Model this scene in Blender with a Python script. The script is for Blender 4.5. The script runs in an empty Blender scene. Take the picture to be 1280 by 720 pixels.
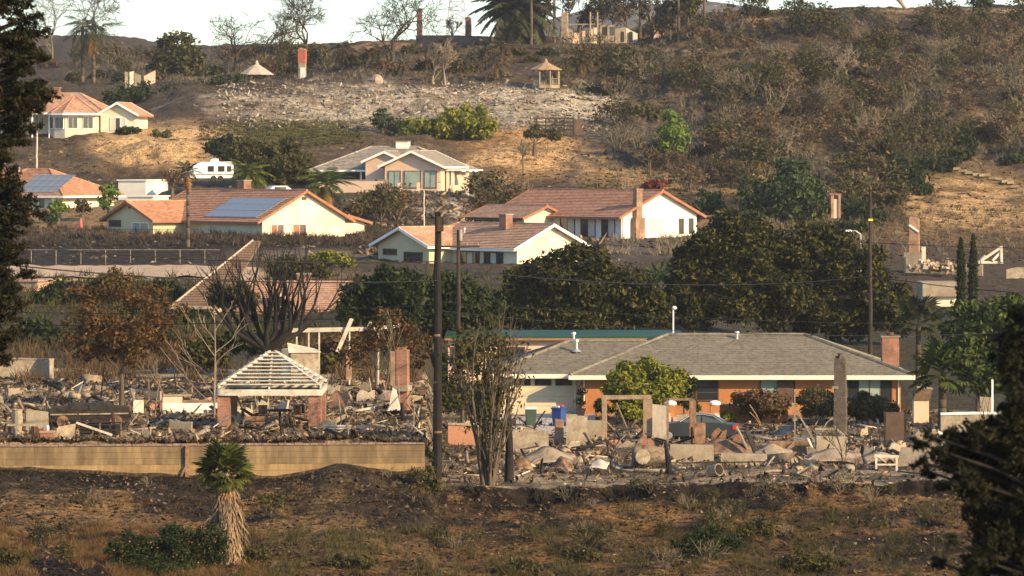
import bpy, math, random
import numpy as np
from mathutils import Matrix, Vector, Euler

# ------------------------------------------------------------------ camera, sky, sun, exposure
SC = bpy.context.scene
COL = SC.collection
F, HY = 4800.0, 200.0            # focal length in photo pixels, image row of the horizon
cam_d = bpy.data.cameras.new("camera")
cam = bpy.data.objects.new("camera", cam_d)
COL.objects.link(cam)
cam.location = (0, 0, 0)
cam.rotation_euler = (math.radians(90), 0, 0)
cam_d.sensor_width = 36.0
cam_d.lens = F / 1280 * 36.0
cam_d.shift_y = -(360 - HY) / 1280
cam_d.clip_start = 0.5
cam_d.clip_end = 20000
cam_d.dof.use_dof = True
cam_d.dof.focus_distance = 240
cam_d.dof.aperture_fstop = 2.8
SC.camera = cam

SUN_EL, SUN_AZ = 25.0, 52.0      # elevation, degrees to the right of straight behind the camera
se, sa = math.radians(SUN_EL), math.radians(SUN_AZ)
sun_dir = Vector((math.cos(se) * math.sin(sa), -math.cos(se) * math.cos(sa), math.sin(se)))
world = bpy.data.worlds.new("World")
SC.world = world
world.use_nodes = True
wn = world.node_tree.nodes
sky = wn.new("ShaderNodeTexSky")
sky.sky_type = 'NISHITA'
sky.sun_disc = False
sky.sun_elevation = se
sky.sun_rotation = math.atan2(sun_dir.x, sun_dir.y)
sky.air_density = 1.0
sky.dust_density = 0.6
sky.ozone_density = 1.0
wn["Background"].inputs[1].default_value = 0.125
warm = wn.new("ShaderNodeMixRGB"); warm.blend_type = 'MULTIPLY'; warm.inputs[0].default_value = 1; warm.inputs[2].default_value = (.86, .96, 1.06, 1)   # pale smoky blue
world.node_tree.links.new(sky.outputs[0], warm.inputs[1])
world.node_tree.links.new(warm.outputs[0], wn["Background"].inputs[0])
sun_d = bpy.data.lights.new("sun", 'SUN')
sun_d.energy = 4.5
sun_d.angle = math.radians(0.5)
sun_d.color = (1.0, 0.73, 0.39)
sun = bpy.data.objects.new("sun", sun_d)
COL.objects.link(sun)
sun.rotation_euler = sun_dir.to_track_quat('Z', 'Y').to_euler()
SC.view_settings.view_transform = 'Standard'
SC.view_settings.look = 'None'
SC.view_settings.exposure = 1.0
SC.view_settings.gamma = 1.0
SC.cycles.max_bounces = 5
SC.cycles.diffuse_bounces = 2
SC.cycles.volume_bounces = 1
SC.cycles.transparent_max_bounces = 4
SC.cycles.use_denoising = True

rng = np.random.default_rng(7)
random.seed(7)

# ------------------------------------------------------------------ tags and objects
def tag(o, label=None, cat=None, group=None, kind=None):
    if label: o["label"] = label
    if cat: o["category"] = cat
    if group: o["group"] = group
    if kind: o["kind"] = kind
    return o

def link(name, data, parent=None, loc=None, rot=None, scale=None):
    o = bpy.data.objects.new(name, data)
    COL.objects.link(o)
    if parent is not None: o.parent = parent
    if loc is not None: o.location = loc
    if rot is not None: o.rotation_euler = rot
    if scale is not None: o.scale = (scale,) * 3 if isinstance(scale, (int, float)) else scale
    return o

def empty(name, label, cat, loc, rz=0.0, group=None, scale=None):
    o = link(name, None, None, loc, (0, 0, rz), scale)
    o.empty_display_size = 0.2
    return tag(o, label, cat, group)

def copy_tree(o, parent=None, loc=None, rot=None, scale=None, label=None, group=None):
    c = o.copy()
    COL.objects.link(c)
    c.parent = parent
    if loc is not None: c.location = loc
    if rot is not None: c.rotation_euler = rot
    if scale is not None: c.scale = (scale,) * 3 if isinstance(scale, (int, float)) else scale
    if label: c["label"] = label
    if group: c["group"] = group
    for ch in list(o.children):
        copy_tree(ch, c)
    return c

def np_mesh(name, V, Fc, mat=None, smooth=False):
    """V (n,3), Fc list of (m,k) index arrays."""
    if not isinstance(Fc, (list, tuple)): Fc = [Fc]
    me = bpy.data.meshes.new(name)
    V = np.asarray(V, np.float32)
    me.vertices.add(len(V)); me.vertices.foreach_set("co", V.ravel())
    loops = np.concatenate([np.asarray(f, np.int32).ravel() for f in Fc])
    counts = np.concatenate([np.full(len(f), f.shape[1], np.int32) for f in Fc])
    starts = np.concatenate([[0], np.cumsum(counts)[:-1]]).astype(np.int32)
    me.loops.add(len(loops)); me.loops.foreach_set("vertex_index", loops)
    me.polygons.add(len(counts)); me.polygons.foreach_set("loop_start", starts)
    if smooth: me.polygons.foreach_set("use_smooth", np.ones(len(counts), bool))
    me.update(calc_edges=True)
    if mat: me.materials.append(mat)
    return me

class MB:
    """collects boxes, bars, tubes and polygons into one mesh"""
    def __init__(s, M=None): s.v, s.f, s.M = [], [], M
    def add(s, vs, fs):
        b = len(s.v); s.v += [tuple(p) for p in vs]; s.f += [tuple(i + b for i in f) for f in fs]; return s
    def box(s, x0, x1, y0, y1, z0, z1):
        return s.add([(x0,y0,z0),(x1,y0,z0),(x1,y1,z0),(x0,y1,z0),(x0,y0,z1),(x1,y0,z1),(x1,y1,z1),(x0,y1,z1)],
              [(0,3,2,1),(4,5,6,7),(0,1,5,4),(1,2,6,5),(2,3,7,6),(3,0,4,7)])
    def tbox(s, c, size, taper=1.0, rot=None):
        x, y, z = size[0]/2, size[1]/2, size[2]
        vs = [Vector(p) for p in [(-x,-y,0),(x,-y,0),(x,y,0),(-x,y,0),(-x*taper,-y*taper,z),(x*taper,-y*taper,z),(x*taper,y*taper,z),(-x*taper,y*taper,z)]]
        if rot is not None: vs = [rot @ p for p in vs]
        return s.add([p + Vector(c) for p in vs], [(0,3,2,1),(4,5,6,7),(0,1,5,4),(1,2,6,5),(2,3,7,6),(3,0,4,7)])
    def bar(s, p0, p1, w, h=None, up=(0,0,1)):
        h = h or w; p0, p1 = Vector(p0), Vector(p1); d = (p1-p0).normalized(); u = Vector(up)
        if abs(d.dot(u)) > .98: u = Vector((1,0,0))
        a = d.cross(u).normalized(); b = a.cross(d).normalized(); a *= w/2; b *= h/2
        vs = [p0-a-b,p0+a-b,p0+a+b,p0-a+b,p1-a-b,p1+a-b,p1+a+b,p1-a+b]
        return s.add(vs, [(0,1,2,3),(7,6,5,4),(0,4,5,1),(1,5,6,2),(2,6,7,3),(3,7,4,0)])
    def tube(s, p0, p1, r0, r1=None, n=8):
        r1 = r0 if r1 is None else r1; p0, p1 = Vector(p0), Vector(p1); d = (p1-p0).normalized()
        u = Vector((0,0,1)) if abs(d.z) < .95 else Vector((1,0,0)); a = d.cross(u).normalized(); b = a.cross(d)
        vs = []
        for p, r in ((p0,r0),(p1,r1)):
            for k in range(n):
                t = 2*math.pi*k/n; vs.append(p + a*(math.cos(t)*r) + b*(math.sin(t)*r))
        fs = [(k,(k+1)%n,n+(k+1)%n,n+k) for k in range(n)] + [tuple(range(n))[::-1], tuple(range(n,2*n))]
        return s.add(vs, fs)
    def lathe(s, prof, c=(0,0,0), n=12):
        vs, fs = [], []
        for r, z in prof:
            for k in range(n):
                t = 2*math.pi*k/n; vs.append((c[0]+r*math.cos(t), c[1]+r*math.sin(t), c[2]+z))
        for i in range(len(prof)-1):
            for k in range(n): fs.append((i*n+k, i*n+(k+1)%n, (i+1)*n+(k+1)%n, (i+1)*n+k))
        fs += [tuple(range(n))[::-1], tuple(range((len(prof)-1)*n, len(prof)*n))]
        return s.add(vs, fs)
    def prism(s, poly, ext):
        """poly: list of 3-D points, ext: extrusion vector"""
        n = len(poly); e = Vector(ext); p = [Vector(q) for q in poly]
        return s.add(p + [q+e for q in p], [tuple(range(n))[::-1], tuple(range(n,2*n))] + [(k,(k+1)%n,n+(k+1)%n,n+k) for k in range(n)])
    def mesh(s, name, mat, smooth=False):
        me = bpy.data.meshes.new(name)
        vs = s.v if s.M is None else [tuple(s.M @ Vector(p)) for p in s.v]
        me.from_pydata(vs, [], s.f); me.update()
        import bmesh
        bm = bmesh.new(); bm.from_mesh(me); bmesh.ops.recalc_face_normals(bm, faces=bm.faces); bm.to_mesh(me); bm.free()
        if smooth: me.polygons.foreach_set("use_smooth", np.ones(len(me.polygons), bool))
        me.materials.append(mat)
        return me
    def build(s, name, mat, parent=None, loc=None, rot=None, smooth=False):
        return link(name, s.mesh(name, mat, smooth), parent, loc, rot)

# ------------------------------------------------------------------ materials
def rgb(c): return (c[0], c[1], c[2], 1.0)
MATS = {}
def mat(name, c1, c2=None, scale=1.5, rough=0.85, bump=0.0, bscale=12.0, island=False, metal=0.0, fine=0.35, c3=None,
        stretch=(1,1,1), trans=0.0, spec=0.3, emit=None, tiles=None):
    """blend of up to three base colours by noise, or per loose piece; fine = strength of the fine grain"""
    if name in MATS: return MATS[name]
    m = bpy.data.materials.new(name); MATS[name] = m
    m.use_nodes = True
    nt = m.node_tree; N = nt.nodes; L = nt.links
    bs = N["Principled BSDF"]
    bs.inputs["Roughness"].default_value = rough
    bs.inputs["Metallic"].default_value = metal
    bs.inputs["Specular IOR Level"].default_value = spec
    tc = N.new("ShaderNodeTexCoord"); mp = N.new("ShaderNodeMapping")
    mp.inputs["Scale"].default_value = stretch
    L.new(tc.outputs["Object"], mp.inputs["Vector"])
    def noise(sc, det=4, rgh=.6):
        n = N.new("ShaderNodeTexNoise"); n.inputs["Scale"].default_value = sc; n.inputs["Detail"].default_value = det
        n.inputs["Roughness"].default_value = rgh; L.new(mp.outputs[0], n.inputs["Vector"]); return n.outputs[0]
    def ramp(src, cols, lo=.35, hi=.65):
        r = N.new("ShaderNodeValToRGB"); el = r.color_ramp.elements
        el[0].position, el[-1].position = lo, hi; el[0].color, el[-1].color = rgb(cols[0]), rgb(cols[-1])
        if len(cols) == 3: e = el.new((lo+hi)/2); e.color = rgb(cols[1])
        L.new(src, r.inputs[0]); return r.outputs[0]
    cols = [c1, c2 or c1] + ([c3] if c3 else [])
    if island:
        g = N.new("ShaderNodeNewGeometry"); mx = N.new("ShaderNodeMath"); mx.operation = 'MULTIPLY_ADD'
        mx.inputs[1].default_value = .6; L.new(g.outputs["Random Per Island"], mx.inputs[0])
        ml = N.new("ShaderNodeMath"); ml.operation = 'MULTIPLY'; ml.inputs[1].default_value = .4
        L.new(noise(scale), ml.inputs[0]); L.new(ml.outputs[0], mx.inputs[2])
        col = ramp(mx.outputs[0], cols, .15, .85)
    elif tiles:
        v = N.new("ShaderNodeTexVoronoi"); v.inputs["Scale"].default_value = tiles; L.new(mp.outputs[0], v.inputs["Vector"])
        sx = N.new("ShaderNodeSeparateColor"); L.new(v.outputs["Color"], sx.inputs[0])
        ad = N.new("ShaderNodeMath"); ad.operation = 'MULTIPLY_ADD'; ad.inputs[1].default_value = .45; L.new(sx.outputs[0], ad.inputs[0])
        ml = N.new("ShaderNodeMath"); ml.operation = 'MULTIPLY'; ml.inputs[1].default_value = .55; L.new(noise(scale), ml.inputs[0])
        L.new(ml.outputs[0], ad.inputs[2]); col = ramp(ad.outputs[0], cols, .25, .75)
    else:
        col = ramp(noise(scale), cols)
    if fine:
        r2 = ramp(noise(bscale, 5, .7), [(1-fine,)*3, (1+fine*.5,)*3], .3, .7)
        mm = N.new("ShaderNodeMixRGB"); mm.blend_type = 'MULTIPLY'; mm.inputs[0].default_value = 1
        L.new(col, mm.inputs[1]); L.new(r2, mm.inputs[2]); col = mm.outputs[0]
    L.new(col, bs.inputs["Base Color"])
    if bump:
        b = N.new("ShaderNodeBump"); b.inputs["Strength"].default_value = bump; b.inputs["Distance"].default_value = .1
        L.new(noise(bscale, 5, .7), b.inputs["Height"]); L.new(b.outputs[0], bs.inputs["Normal"])
    if trans:
        out = N["Material Output"]; t = N.new("ShaderNodeBsdfTranslucent"); L.new(col, t.inputs[0])
        ms = N.new("ShaderNodeMixShader"); ms.inputs[0].default_value = trans
        L.new(bs.outputs[0], ms.inputs[1]); L.new(t.outputs[0], ms.inputs[2]); L.new(ms.outputs[0], out.inputs[0])
    return m

def brick_mat(name, c1, c2, mortar, bw=.22, bh=.075, soot=0.0):
    if name in MATS: return MATS[name]
    m = bpy.data.materials.new(name); MATS[name] = m
    m.use_nodes = True
    nt = m.node_tree; N = nt.nodes; L = nt.links; bs = N["Principled BSDF"]
    bs.inputs["Roughness"].default_value = .9
    tc = N.new("ShaderNodeTexCoord"); sp = N.new("ShaderNodeSeparateXYZ"); L.new(tc.outputs["Object"], sp.inputs[0])
    ad = N.new("ShaderNodeMath"); L.new(sp.outputs[0], ad.inputs[0]); L.new(sp.outputs[1], ad.inputs[1])
    cb = N.new("ShaderNodeCombineXYZ"); L.new(ad.outputs[0], cb.inputs[0]); L.new(sp.outputs[2], cb.inputs[1])
    br = N.new("ShaderNodeTexBrick"); br.inputs["Scale"].default_value = 1
    br.inputs["Brick Width"].default_value = bw; br.inputs["Row Height"].default_value = bh; br.inputs["Mortar Size"].default_value = .012
    br.inputs["Color1"].default_value = rgb(c1); br.inputs["Color2"].default_value = rgb(c2); br.inputs["Mortar"].default_value = rgb(mortar)
    L.new(cb.outputs[0], br.inputs["Vector"])
    n = N.new("ShaderNodeTexNoise"); n.inputs["Scale"].default_value = 1.3; n.inputs["Detail"].default_value = 6
    L.new(tc.outputs["Object"], n.inputs["Vector"])
    r = N.new("ShaderNodeValToRGB"); r.color_ramp.elements[0].position = .35; r.color_ramp.elements[1].position = .7
    k = 1 - soot; r.color_ramp.elements[0].color = (.45*k+.05, .42*k+.05, .4*k+.05, 1); r.color_ramp.elements[1].color = (1.15, 1.12, 1.1, 1)
    L.new(n.outputs[0], r.inputs[0])
    mm = N.new("ShaderNodeMixRGB"); mm.blend_type = 'MULTIPLY'; mm.inputs[0].default_value = 1
    L.new(br.outputs[0], mm.inputs[1]); L.new(r.outputs[0], mm.inputs[2]); L.new(mm.outputs[0], bs.inputs["Base Color"])
    b = N.new("ShaderNodeBump"); b.inputs["Strength"].default_value = .5; b.inputs["Distance"].default_value = .03
    L.new(br.outputs[1], b.inputs["Height"]); b.invert = True; L.new(b.outputs[0], bs.inputs["Normal"])
    return m

def glass(name, c=(.02,.025,.03), rough=.08):
    m = mat(name, c, c, fine=0, rough=rough, spec=.8)
    return m

# ------------------------------------------------------------------ terrain
PROF = {
 0:   [(150,735),(158,690),(165,655),(171,620),(177.4,584),(178.3,553),(232,472),(265,432),(300,385),(335,346),(352,333),(373,300),(400,285),(425,264),(450,255),(470,230),(498,168),(530,160),(580,108),(700,85),(900,50),(1100,47)],
 120: [(150,735),(158,690),(165,660),(171,628),(177.4,592),(178.3,553),(232,473),(265,432),(300,385),(335,346),(352,333),(375,296),(400,283),(425,262),(450,252),(475,205),(500,166),(530,150),(580,104),(700,78),(900,46),(1100,45)],
 250: [(150,738),(158,695),(165,660),(171,625),(177.4,596),(178.3,553),(232,473),(265,432),(300,386),(335,346),(352,333),(376,293),(395,290),(420,262),(450,236),(468,218),(482,192),(505,162),(535,110),(580,100),(750,75),(900,60),(1100,60)],
 330: [(150,738),(158,700),(165,662),(171,628),(177.4,597),(178.3,553),(232,474),(265,432),(300,400),(335,355),(352,335),(376,294),(400,285),(430,245),(455,230),(480,185),(505,158),(535,108),(580,96),(700,62),(900,58),(1100,58)],
 450: [(150,740),(158,700),(165,662),(171,625),(177.4,592),(178.3,553),(232,474),(270,420),(300,385),(340,345),(362,322),(400,278),(425,245),(440,238),(470,205),(490,175),(510,155),(540,107),(570,85),(620,58),(700,57),(1100,58)],
 528: [(150,740),(158,705),(165,672),(171,630),(177.4,590),(178.3,553),(232,474),(270,425),(310,370),(345,332),(365,322),(400,280),(425,243),(440,238),(470,205),(492,170),(510,152),(540,107),(570,85),(620,54),(700,54),(1100,55)],
 552: [(150,742),(158,712),(165,685),(171,655),(177.4,618),(178.3,607),(235,521),(262,480),(300,410),(335,345),(350,330),(370,322),(400,282),(430,243),(450,235),(470,205),(492,170),(510,152),(540,107),(570,80),(605,52),(660,50),(1100,55)],
 640: [(150,745),(158,712),(165,686),(171,658),(177.4,632),(178.3,609),(235,521),(262,480),(300,410),(345,332),(365,325),(385,302),(415,297),(432,262),(460,225),(485,185),(505,155),(540,108),(600,50),(650,48),(1100,55)],
 760: [(150,745),(158,712),(165,682),(171,652),(177.4,626),(178.3,608),(235,521),(262,480),(300,410),(330,345),(362,322),(390,300),(415,297),(432,275),(450,245),(480,200),(505,168),(540,120),(575,80),(610,48),(680,46),(1100,52)],
 850: [(150,745),(158,712),(165,682),(171,652),(177.4,624),(178.3,605),(235,521),(262,480),(300,410),(340,330),(370,318),(400,298),(428,284),(450,250),(490,195),(530,130),(570,70),(605,35),(640,22),(700,21),(1100,35)],
 950: [(150,745),(158,712),(165,682),(171,652),(177.4,622),(178.3,604),(235,521),(262,480),(300,420),(360,340),(400,300),(430,270),(460,230),(500,170),(540,100),(575,50),(600,21),(640,14),(700,16),(1100,30)],
 1100:[(150,745),(158,712),(165,682),(171,650),(177.4,622),(178.3,604),(235,521),(262,480),(300,420),(370,342),(420,300),(450,262),(490,205),(530,140),(565,70),(595,25),(615,12),(700,14),(1100,30)],
 1280:[(150,745),(158,712),(165,682),(171,650),(177.4,620),(178.3,602),(235,521),(262,480),(300,420),(360,352),(420,318),(445,280),(490,215),(530,150),(570,80),(600,30),(620,10),(700,12),(1100,30)],
}
PK = sorted(PROF)
NEARP = [(-5, -1.8), (8, -1.9), (25, -5.2), (50, -9.2), (80, -12.8), (110, -16.0), (132, -17.4)]
DD = np.concatenate([np.arange(-5, 140, 5.), np.arange(140, 176, .5), np.arange(176, 180, .15), np.arange(180, 246, .7), np.arange(246, 640, 1.7), np.arange(640, 1120, 10.)])
def _prof(k):
    p = PROF[k]; d = np.array([a for a, _ in NEARP] + [a for a, _ in p], float)
    z = np.array([b for _, b in NEARP] + [-(y-HY)/F*a for a, y in p], float)
    zz = np.interp(DD, d, z)
    # soften the kinks except round the retaining wall and the scarp
    zs = zz.copy()
    g = np.interp(DD[:, None] + np.linspace(-5, 5, 11)[None], d, z).mean(1)
    w = np.clip((DD - 240) / 20, 0, 1); zs = zz*(1-w) + g*w
    return zs
ZT = np.stack([_prof(k) for k in PK])          # (cols, nd)

_lat = np.random.default_rng(3).random((256, 256))
def vnoise(x, y):
    xi = np.floor(x).astype(int); yi = np.floor(y).astype(int); fx = x-xi; fy = y-yi
    fx = fx*fx*(3-2*fx); fy = fy*fy*(3-2*fy)
    a = _lat[xi % 256, yi % 256]; b = _lat[(xi+1) % 256, yi % 256]; c = _lat[xi % 256, (yi+1) % 256]; d = _lat[(xi+1) % 256, (yi+1) % 256]
    return (a*(1-fx)+b*fx)*(1-fy) + (c*(1-fx)+d*fx)*fy - .5
def fbm(x, y, s, o=4):
    r = 0; a = 1.
    for k in range(o):
        r = r + a*vnoise(x*s+17.3*k, y*s+5.1*k); s *= 2.07; a *= .55
    return r
def sstep(a, b, x):
    t = np.clip((x-a)/(b-a), 0, 1); return t*t*(3-2*t)

def warp(px, d):
    """the scorched, shade-painted edge of the right lot wanders towards and away from the camera"""
    return 3.4*fbm(px/46., px*0+3.3, 1., 4)*np.exp(-((d-178)/5.)**2)*sstep(556, 620, px)
def gz(px, d):
    """ground height at image column px and distance d (arrays broadcast)"""
    px, d = np.broadcast_arrays(np.asarray(px, float), np.asarray(d, float))
    d0 = d; d = d + warp(px, d)
    pc = np.clip(px, PK[0], PK[-1])
    j = np.clip(np.searchsorted(PK, pc, 'right')-1, 0, len(PK)-2)
    pk = np.array(PK, float); t = (pc-pk[j])/(pk[j+1]-pk[j]); t = t*t*(3-2*t)
    i = np.clip(np.searchsorted(DD, d)-1, 0, len(DD)-2); s = np.clip((d-DD[i])/(DD[i+1]-DD[i]), 0, 1)
    z0 = ZT[j, i]*(1-s)+ZT[j, i+1]*s; z1 = ZT[j+1, i]*(1-s)+ZT[j+1, i+1]*s
    z = z0*(1-t)+z1*t
    d = d0; X = (px-640)/F*d
    # relief: rough burnt slopes, quiet around the houses
    a = .15 + 1.1*sstep(-8, 2, z)*sstep(430, 470, d)
    a = np.where(d < 177, .40, a)*np.where(px < 545, sstep(.2, 5, np.abs(d-177.4)), 1)
    a = np.where((d >= 177) & (d < 300), .10, a)
    z = z + a*fbm(X, d, 1/7.0, 4) + np.where(d < 300, .10, .18)*fbm(X+31, d, 1/1.3, 3)*np.where((d > 177) & (d < 240), 1.6, np.where(d <= 177, 2.6*np.where(px < 545, sstep(.3, 5, np.abs(d-177.4)), 1), 1.3))
    z = z + np.where(d < 176, .5*np.minimum(0, fbm(X+80, d*.8, 1/3.4, 3))*sstep(.5, 5, 177-d), 0)
    # eroded dirt bank below the bay house
    z = z + 2.2*fbm(X+7, d*1.4, 1/9., 4)*np.exp(-(((px-175)/95)**2+((d-484)/22)**2)) - .8*np.exp(-(((px-165)/60)**2+((d-470)/9)**2))
    # mound of ash at the wall's foot, right of the palm
    z = z + 1.0*np.exp(-(((px-425)/48)**2 + ((d-174.5)/2.6)**2))
    # low bench with a scorched, shade-painted edge
    return z
HPX = np.arange(-320, 1601, 4.); HDS = np.concatenate([np.arange(140, 250, .4), np.arange(250, 700, 1.4), np.arange(700, 1101, 10)])
HPY = HY - F*gz(HPX[:, None], HDS[None])/HDS[None]
def hit(px, py, dmin=140., dmax=700.):
    """distance of the nearest visible ground at a pixel"""
    px = np.atleast_1d(np.asarray(px, float)); py = np.atleast_1d(np.asarray(py, float))
    m = (HDS >= dmin) & (HDS <= dmax); ds = HDS[m]; c = np.clip(((px-HPX[0])/4+.5).astype(int), 0, len(HPX)-1)
    ok = HPY[c][:, m] <= py[:, None]
    k = ok.argmax(1); k[~ok.any(1)] = len(ds)-1
    return ds[k]
def at(px, py, d): return Vector(((px-640)/F*d, d, -(py-HY)/F*d))
def on(px, d, dz=0.0): return Vector(((px-640)/F*d, d, float(gz(px, d))+dz))
def onp(px, py, dz=0.0, dmin=140., dmax=700.): return on(px, float(hit(px, py, dmin, dmax)[0]), dz)

def blob(px, py, cx, cy, rx, ry, soft=.35, nz=None):
    r = np.sqrt(((px-cx)/rx)**2 + ((py-cy)/ry)**2)
    if nz is not None: r = r + nz
    return 1 - sstep(1-soft, 1+soft, r)

def build_ground():
    pxs = np.concatenate([np.arange(-900, -150, 25.), np.arange(-150, 1431, 4.0), np.arange(1440, 2200, 25.)])
    PX, D = np.meshgrid(pxs, DD)
    Z = gz(PX, D); X = (PX-640)/F*D
    PY = HY - F*Z/np.maximum(D, 1)
    V = np.stack([X, D, Z], -1).reshape(-1, 3)
    nr, nc = PX.shape; i = np.arange(nr-1)[:, None]*nc + np.arange(nc-1)[None]
    Fc = np.stack([i, i+1, i+nc+1, i+nc], -1).reshape(-1, 4)
    n1 = fbm(X, D, 1/9., 4); n2 = fbm(X+50, D+20, 1/2.5, 4); n3 = fbm(X+9, D, 1/25., 3)
    nz = n1*.9
    C = np.empty(PX.shape+(3,)); C[:] = (0.077, 0.057, 0.038)
    def put(mask, col, s=1.):
        m = np.clip(mask*s, 0, 1)[..., None]; C[:] = C*(1-m) + np.array(col)*m
    # burnt hillside: grey brown with charred and bare patches
    hill = sstep(420, 460, D)
    put(hill*sstep(-.1, .25, n1), (0.124, 0.090, 0.053), .7)
    put(hill*sstep(.05, .3, -n1), (0.034, 0.029, 0.025), .8)
    put(hill*sstep(.1, .35, n2), (0.155, 0.108, 0.062), .5)
    rh = hill*sstep(700, 790, PX + (PY-100)*.25)
    put(rh, (.048, .040, .031), .85); put(rh*sstep(.05, .3, n1+n2*.4), (.150, .108, .064), .8); put(rh*sstep(.1, .35, -n3), (.026, .024, .022), .8)
    put(hill*(1-sstep(700, 790, PX))*(D > 500), (.062, .050, .038), .7)
    # ash terrace under the gazebo
    ash = blob(PX, PY, 520, 134, 245, 27, .3, nz)*(D > 480)
    put(ash, (0.343, 0.292, 0.226)); put(ash*sstep(0, .25, n2), (0.167, 0.133, 0.102), .8); put(ash*sstep(.05, .3, -n2), (0.468, 0.421, 0.351), .7)
    put(blob(PX, PY, 730, 128, 48, 26, .4, nz)*(D > 470), (0.429, 0.382, 0.312))
    put(blob(PX, PY, 770, 165, 80, 14, .5, nz)*(D > 440), (0.124, 0.108, 0.087), .8)
    # green grass below it, bare dirt banks
    put(blob(PX, PY, 345, 168, 105, 16, .4, nz)*(D > 440), (0.084, 0.090, 0.028))
    put(blob(PX, PY, 215, 185, 90, 34, .35, nz*.6)*(D > 430), (0.390, 0.269, 0.148)); put(blob(PX, PY, 170, 212, 60, 16, .4, nz)*(D > 430), (0.062, 0.046, 0.031), .8)
    put(blob(PX, PY, 655, 192, 85, 26, .35, nz)*(D > 430), (0.367, 0.226, 0.101))
    put(blob(PX, PY, 745, 205, 40, 28, .5, nz)*(D > 430), (0.071, 0.062, 0.053), .9)
    put(blob(PX, PY, 865, 220, 95, 20, .5, nz)*(D > 430), (0.312, 0.203, 0.101), .9)
    put(blob(PX, PY, 1225, 255, 125, 48, .35, nz)*(D > 400), (0.167, 0.112, 0.053), .9)
    put(blob(PX, PY, 1260, 150, 45, 9, .5, nz)*(D > 470), (0.281, 0.195, 0.101))
    put(blob(PX, PY, 860, 65, 60, 4, .6, nz)*(D > 500), (0.312, 0.226, 0.133)); put(blob(PX, PY, 945, 24, 22, 5, .6, nz)*(D > 500), (0.390, 0.281, 0.156)); put(blob(PX, PY, 1190, 14, 80, 3, .6, nz)*(D > 500), (0.351, 0.250, 0.133))
    put(blob(PX, PY, 1060, 235, 40, 10, .6, nz)*(D > 400), (0.328, 0.226, 0.117), .8)
    # slopes below the upper row of houses
    put(blob(PX, PY, 600, 270, 170, 34, .3, nz)*(D > 365)*(D < 445), (0.062, 0.053, 0.043))
    put(blob(PX, PY, 590, 262, 55, 20, .5, nz)*(D > 380)*(D < 440)*sstep(-.15, .1, n2), (0.390, 0.359, 0.320))
    put(blob(PX, PY, 730, 312, 130, 16, .3, nz)*(D < 400)*(D > 325), (0.093, 0.081, 0.071)); put(blob(PX, PY, 560, 345, 120, 13, .4, nz)*(D < 380)*(D > 310), (0.062, 0.056, 0.050))
    put(blob(PX, PY, 90, 275, 110, 24, .4, nz)*(D > 376)*(D < 450), (0.234, 0.156, 0.078)); put(blob(PX, PY, 300, 308, 300, 15, .3, nz*.5)*(D > 350)*(D < 378), (0.022, 0.019, 0.016))
    put(blob(PX, PY, 100, 318, 240, 14, .3, nz*.5)*(D > 352)*(D < 378), (0.028, 0.025, 0.022))
    put(blob(PX, PY, 400, 318, 120, 8, .5, nz*.5)*(D > 345)*(D < 378), (0.155, 0.124, 0.093), .8)
    put(blob(PX, PY, 150, 344, 260, 9, .4)*(D > 325)*(D < 352), (0.374, 0.273, 0.172))
    put((D > 238)*(D < 330)*1., (0.056, 0.053, 0.031), .8)
    # left lot: ash, plaster dust and charcoal
    lot = (D > 178)*(D < 240)*1.; left = lot*(PX < 541)
    put(left, (0.234, 0.179, 0.121)); put(left*sstep(.02, .22, n2), (0.043, 0.034, 0.028), .9); put(left*sstep(.05, .3, -n2), (0.367, 0.312, 0.234), .8)
    right = lot*(PX >= 541)
    put(right, (0.152, 0.127, 0.096)); put(right*sstep(.02, .25, n2), (0.053, 0.045, 0.036), .9); put(right*sstep(.05, .3, -n2), (0.289, 0.250, 0.199), .8)
    put(right*blob(PX, PY, 690, 560, 150, 22, .5, nz)*sstep(-.1, .1, n1), (0.265, 0.211, 0.148), .6); put((D > 215)*(D < 238)*(PX > 600)*(PX < 740), (0.281, 0.257, 0.226))
    # slope in front
    fg = (D < 177.2)*1.; lft = fg*(1-sstep(500, 600, PX)); rgt = fg*sstep(500, 600, PX)
    put(lft, (0.038, 0.029, 0.021)); put(lft*sstep(.12, .3, n1+n2*.5), (0.234, 0.148, 0.070), .85); put(lft*sstep(660, 700, PY), (0.099, 0.062, 0.028), .8)
    put(fg*blob(PX, PY, 425, 615, 55, 30, .5, nz*.5), (0.096, 0.071, 0.043))
    put(rgt, (0.093, 0.061, 0.031)); put(rgt*sstep(.05, .25, -n2), (0.028, 0.022, 0.017), .9); put(rgt*sstep(.02, .22, n1), (0.234, 0.136, 0.055), .7)
    put(fg*blob(PX, PY, 780, 650, 60, 28, .5, nz), (0.281, 0.156, 0.051), .8)
    DW = D + warp(PX, D); put((DW > 176.6)*(DW < 178.35)*(PX > 575)*1., (0.014, 0.011, 0.009), .95); put(fg*(PX > 570)*(PX < 690)*blob(PX, PY, 640, 640, 60, 14, .5, nz), (0.012, 0.011, 0.009), .9)  # ledge face: charred, with undercut shade painted into its near-black
    put(fg*(PX < 560)*sstep(.0, .25, -n1+n2*.3), (.014, .012, .010), .85); put(fg*(PX >= 560)*sstep(.05, .25, -n1+n2*.3), (.018, .015, .012), .8); put(fg*(PX >= 560)*sstep(.12, .3, n2), (.23, .135, .06), .8)
    put(right*(DW > 178.4)*(D < 187), (.27, .215, .15), .85); put(right*(DW > 178.4)*(D < 187)*sstep(.1, .3, n2), (.07, .058, .044), .8)
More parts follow.
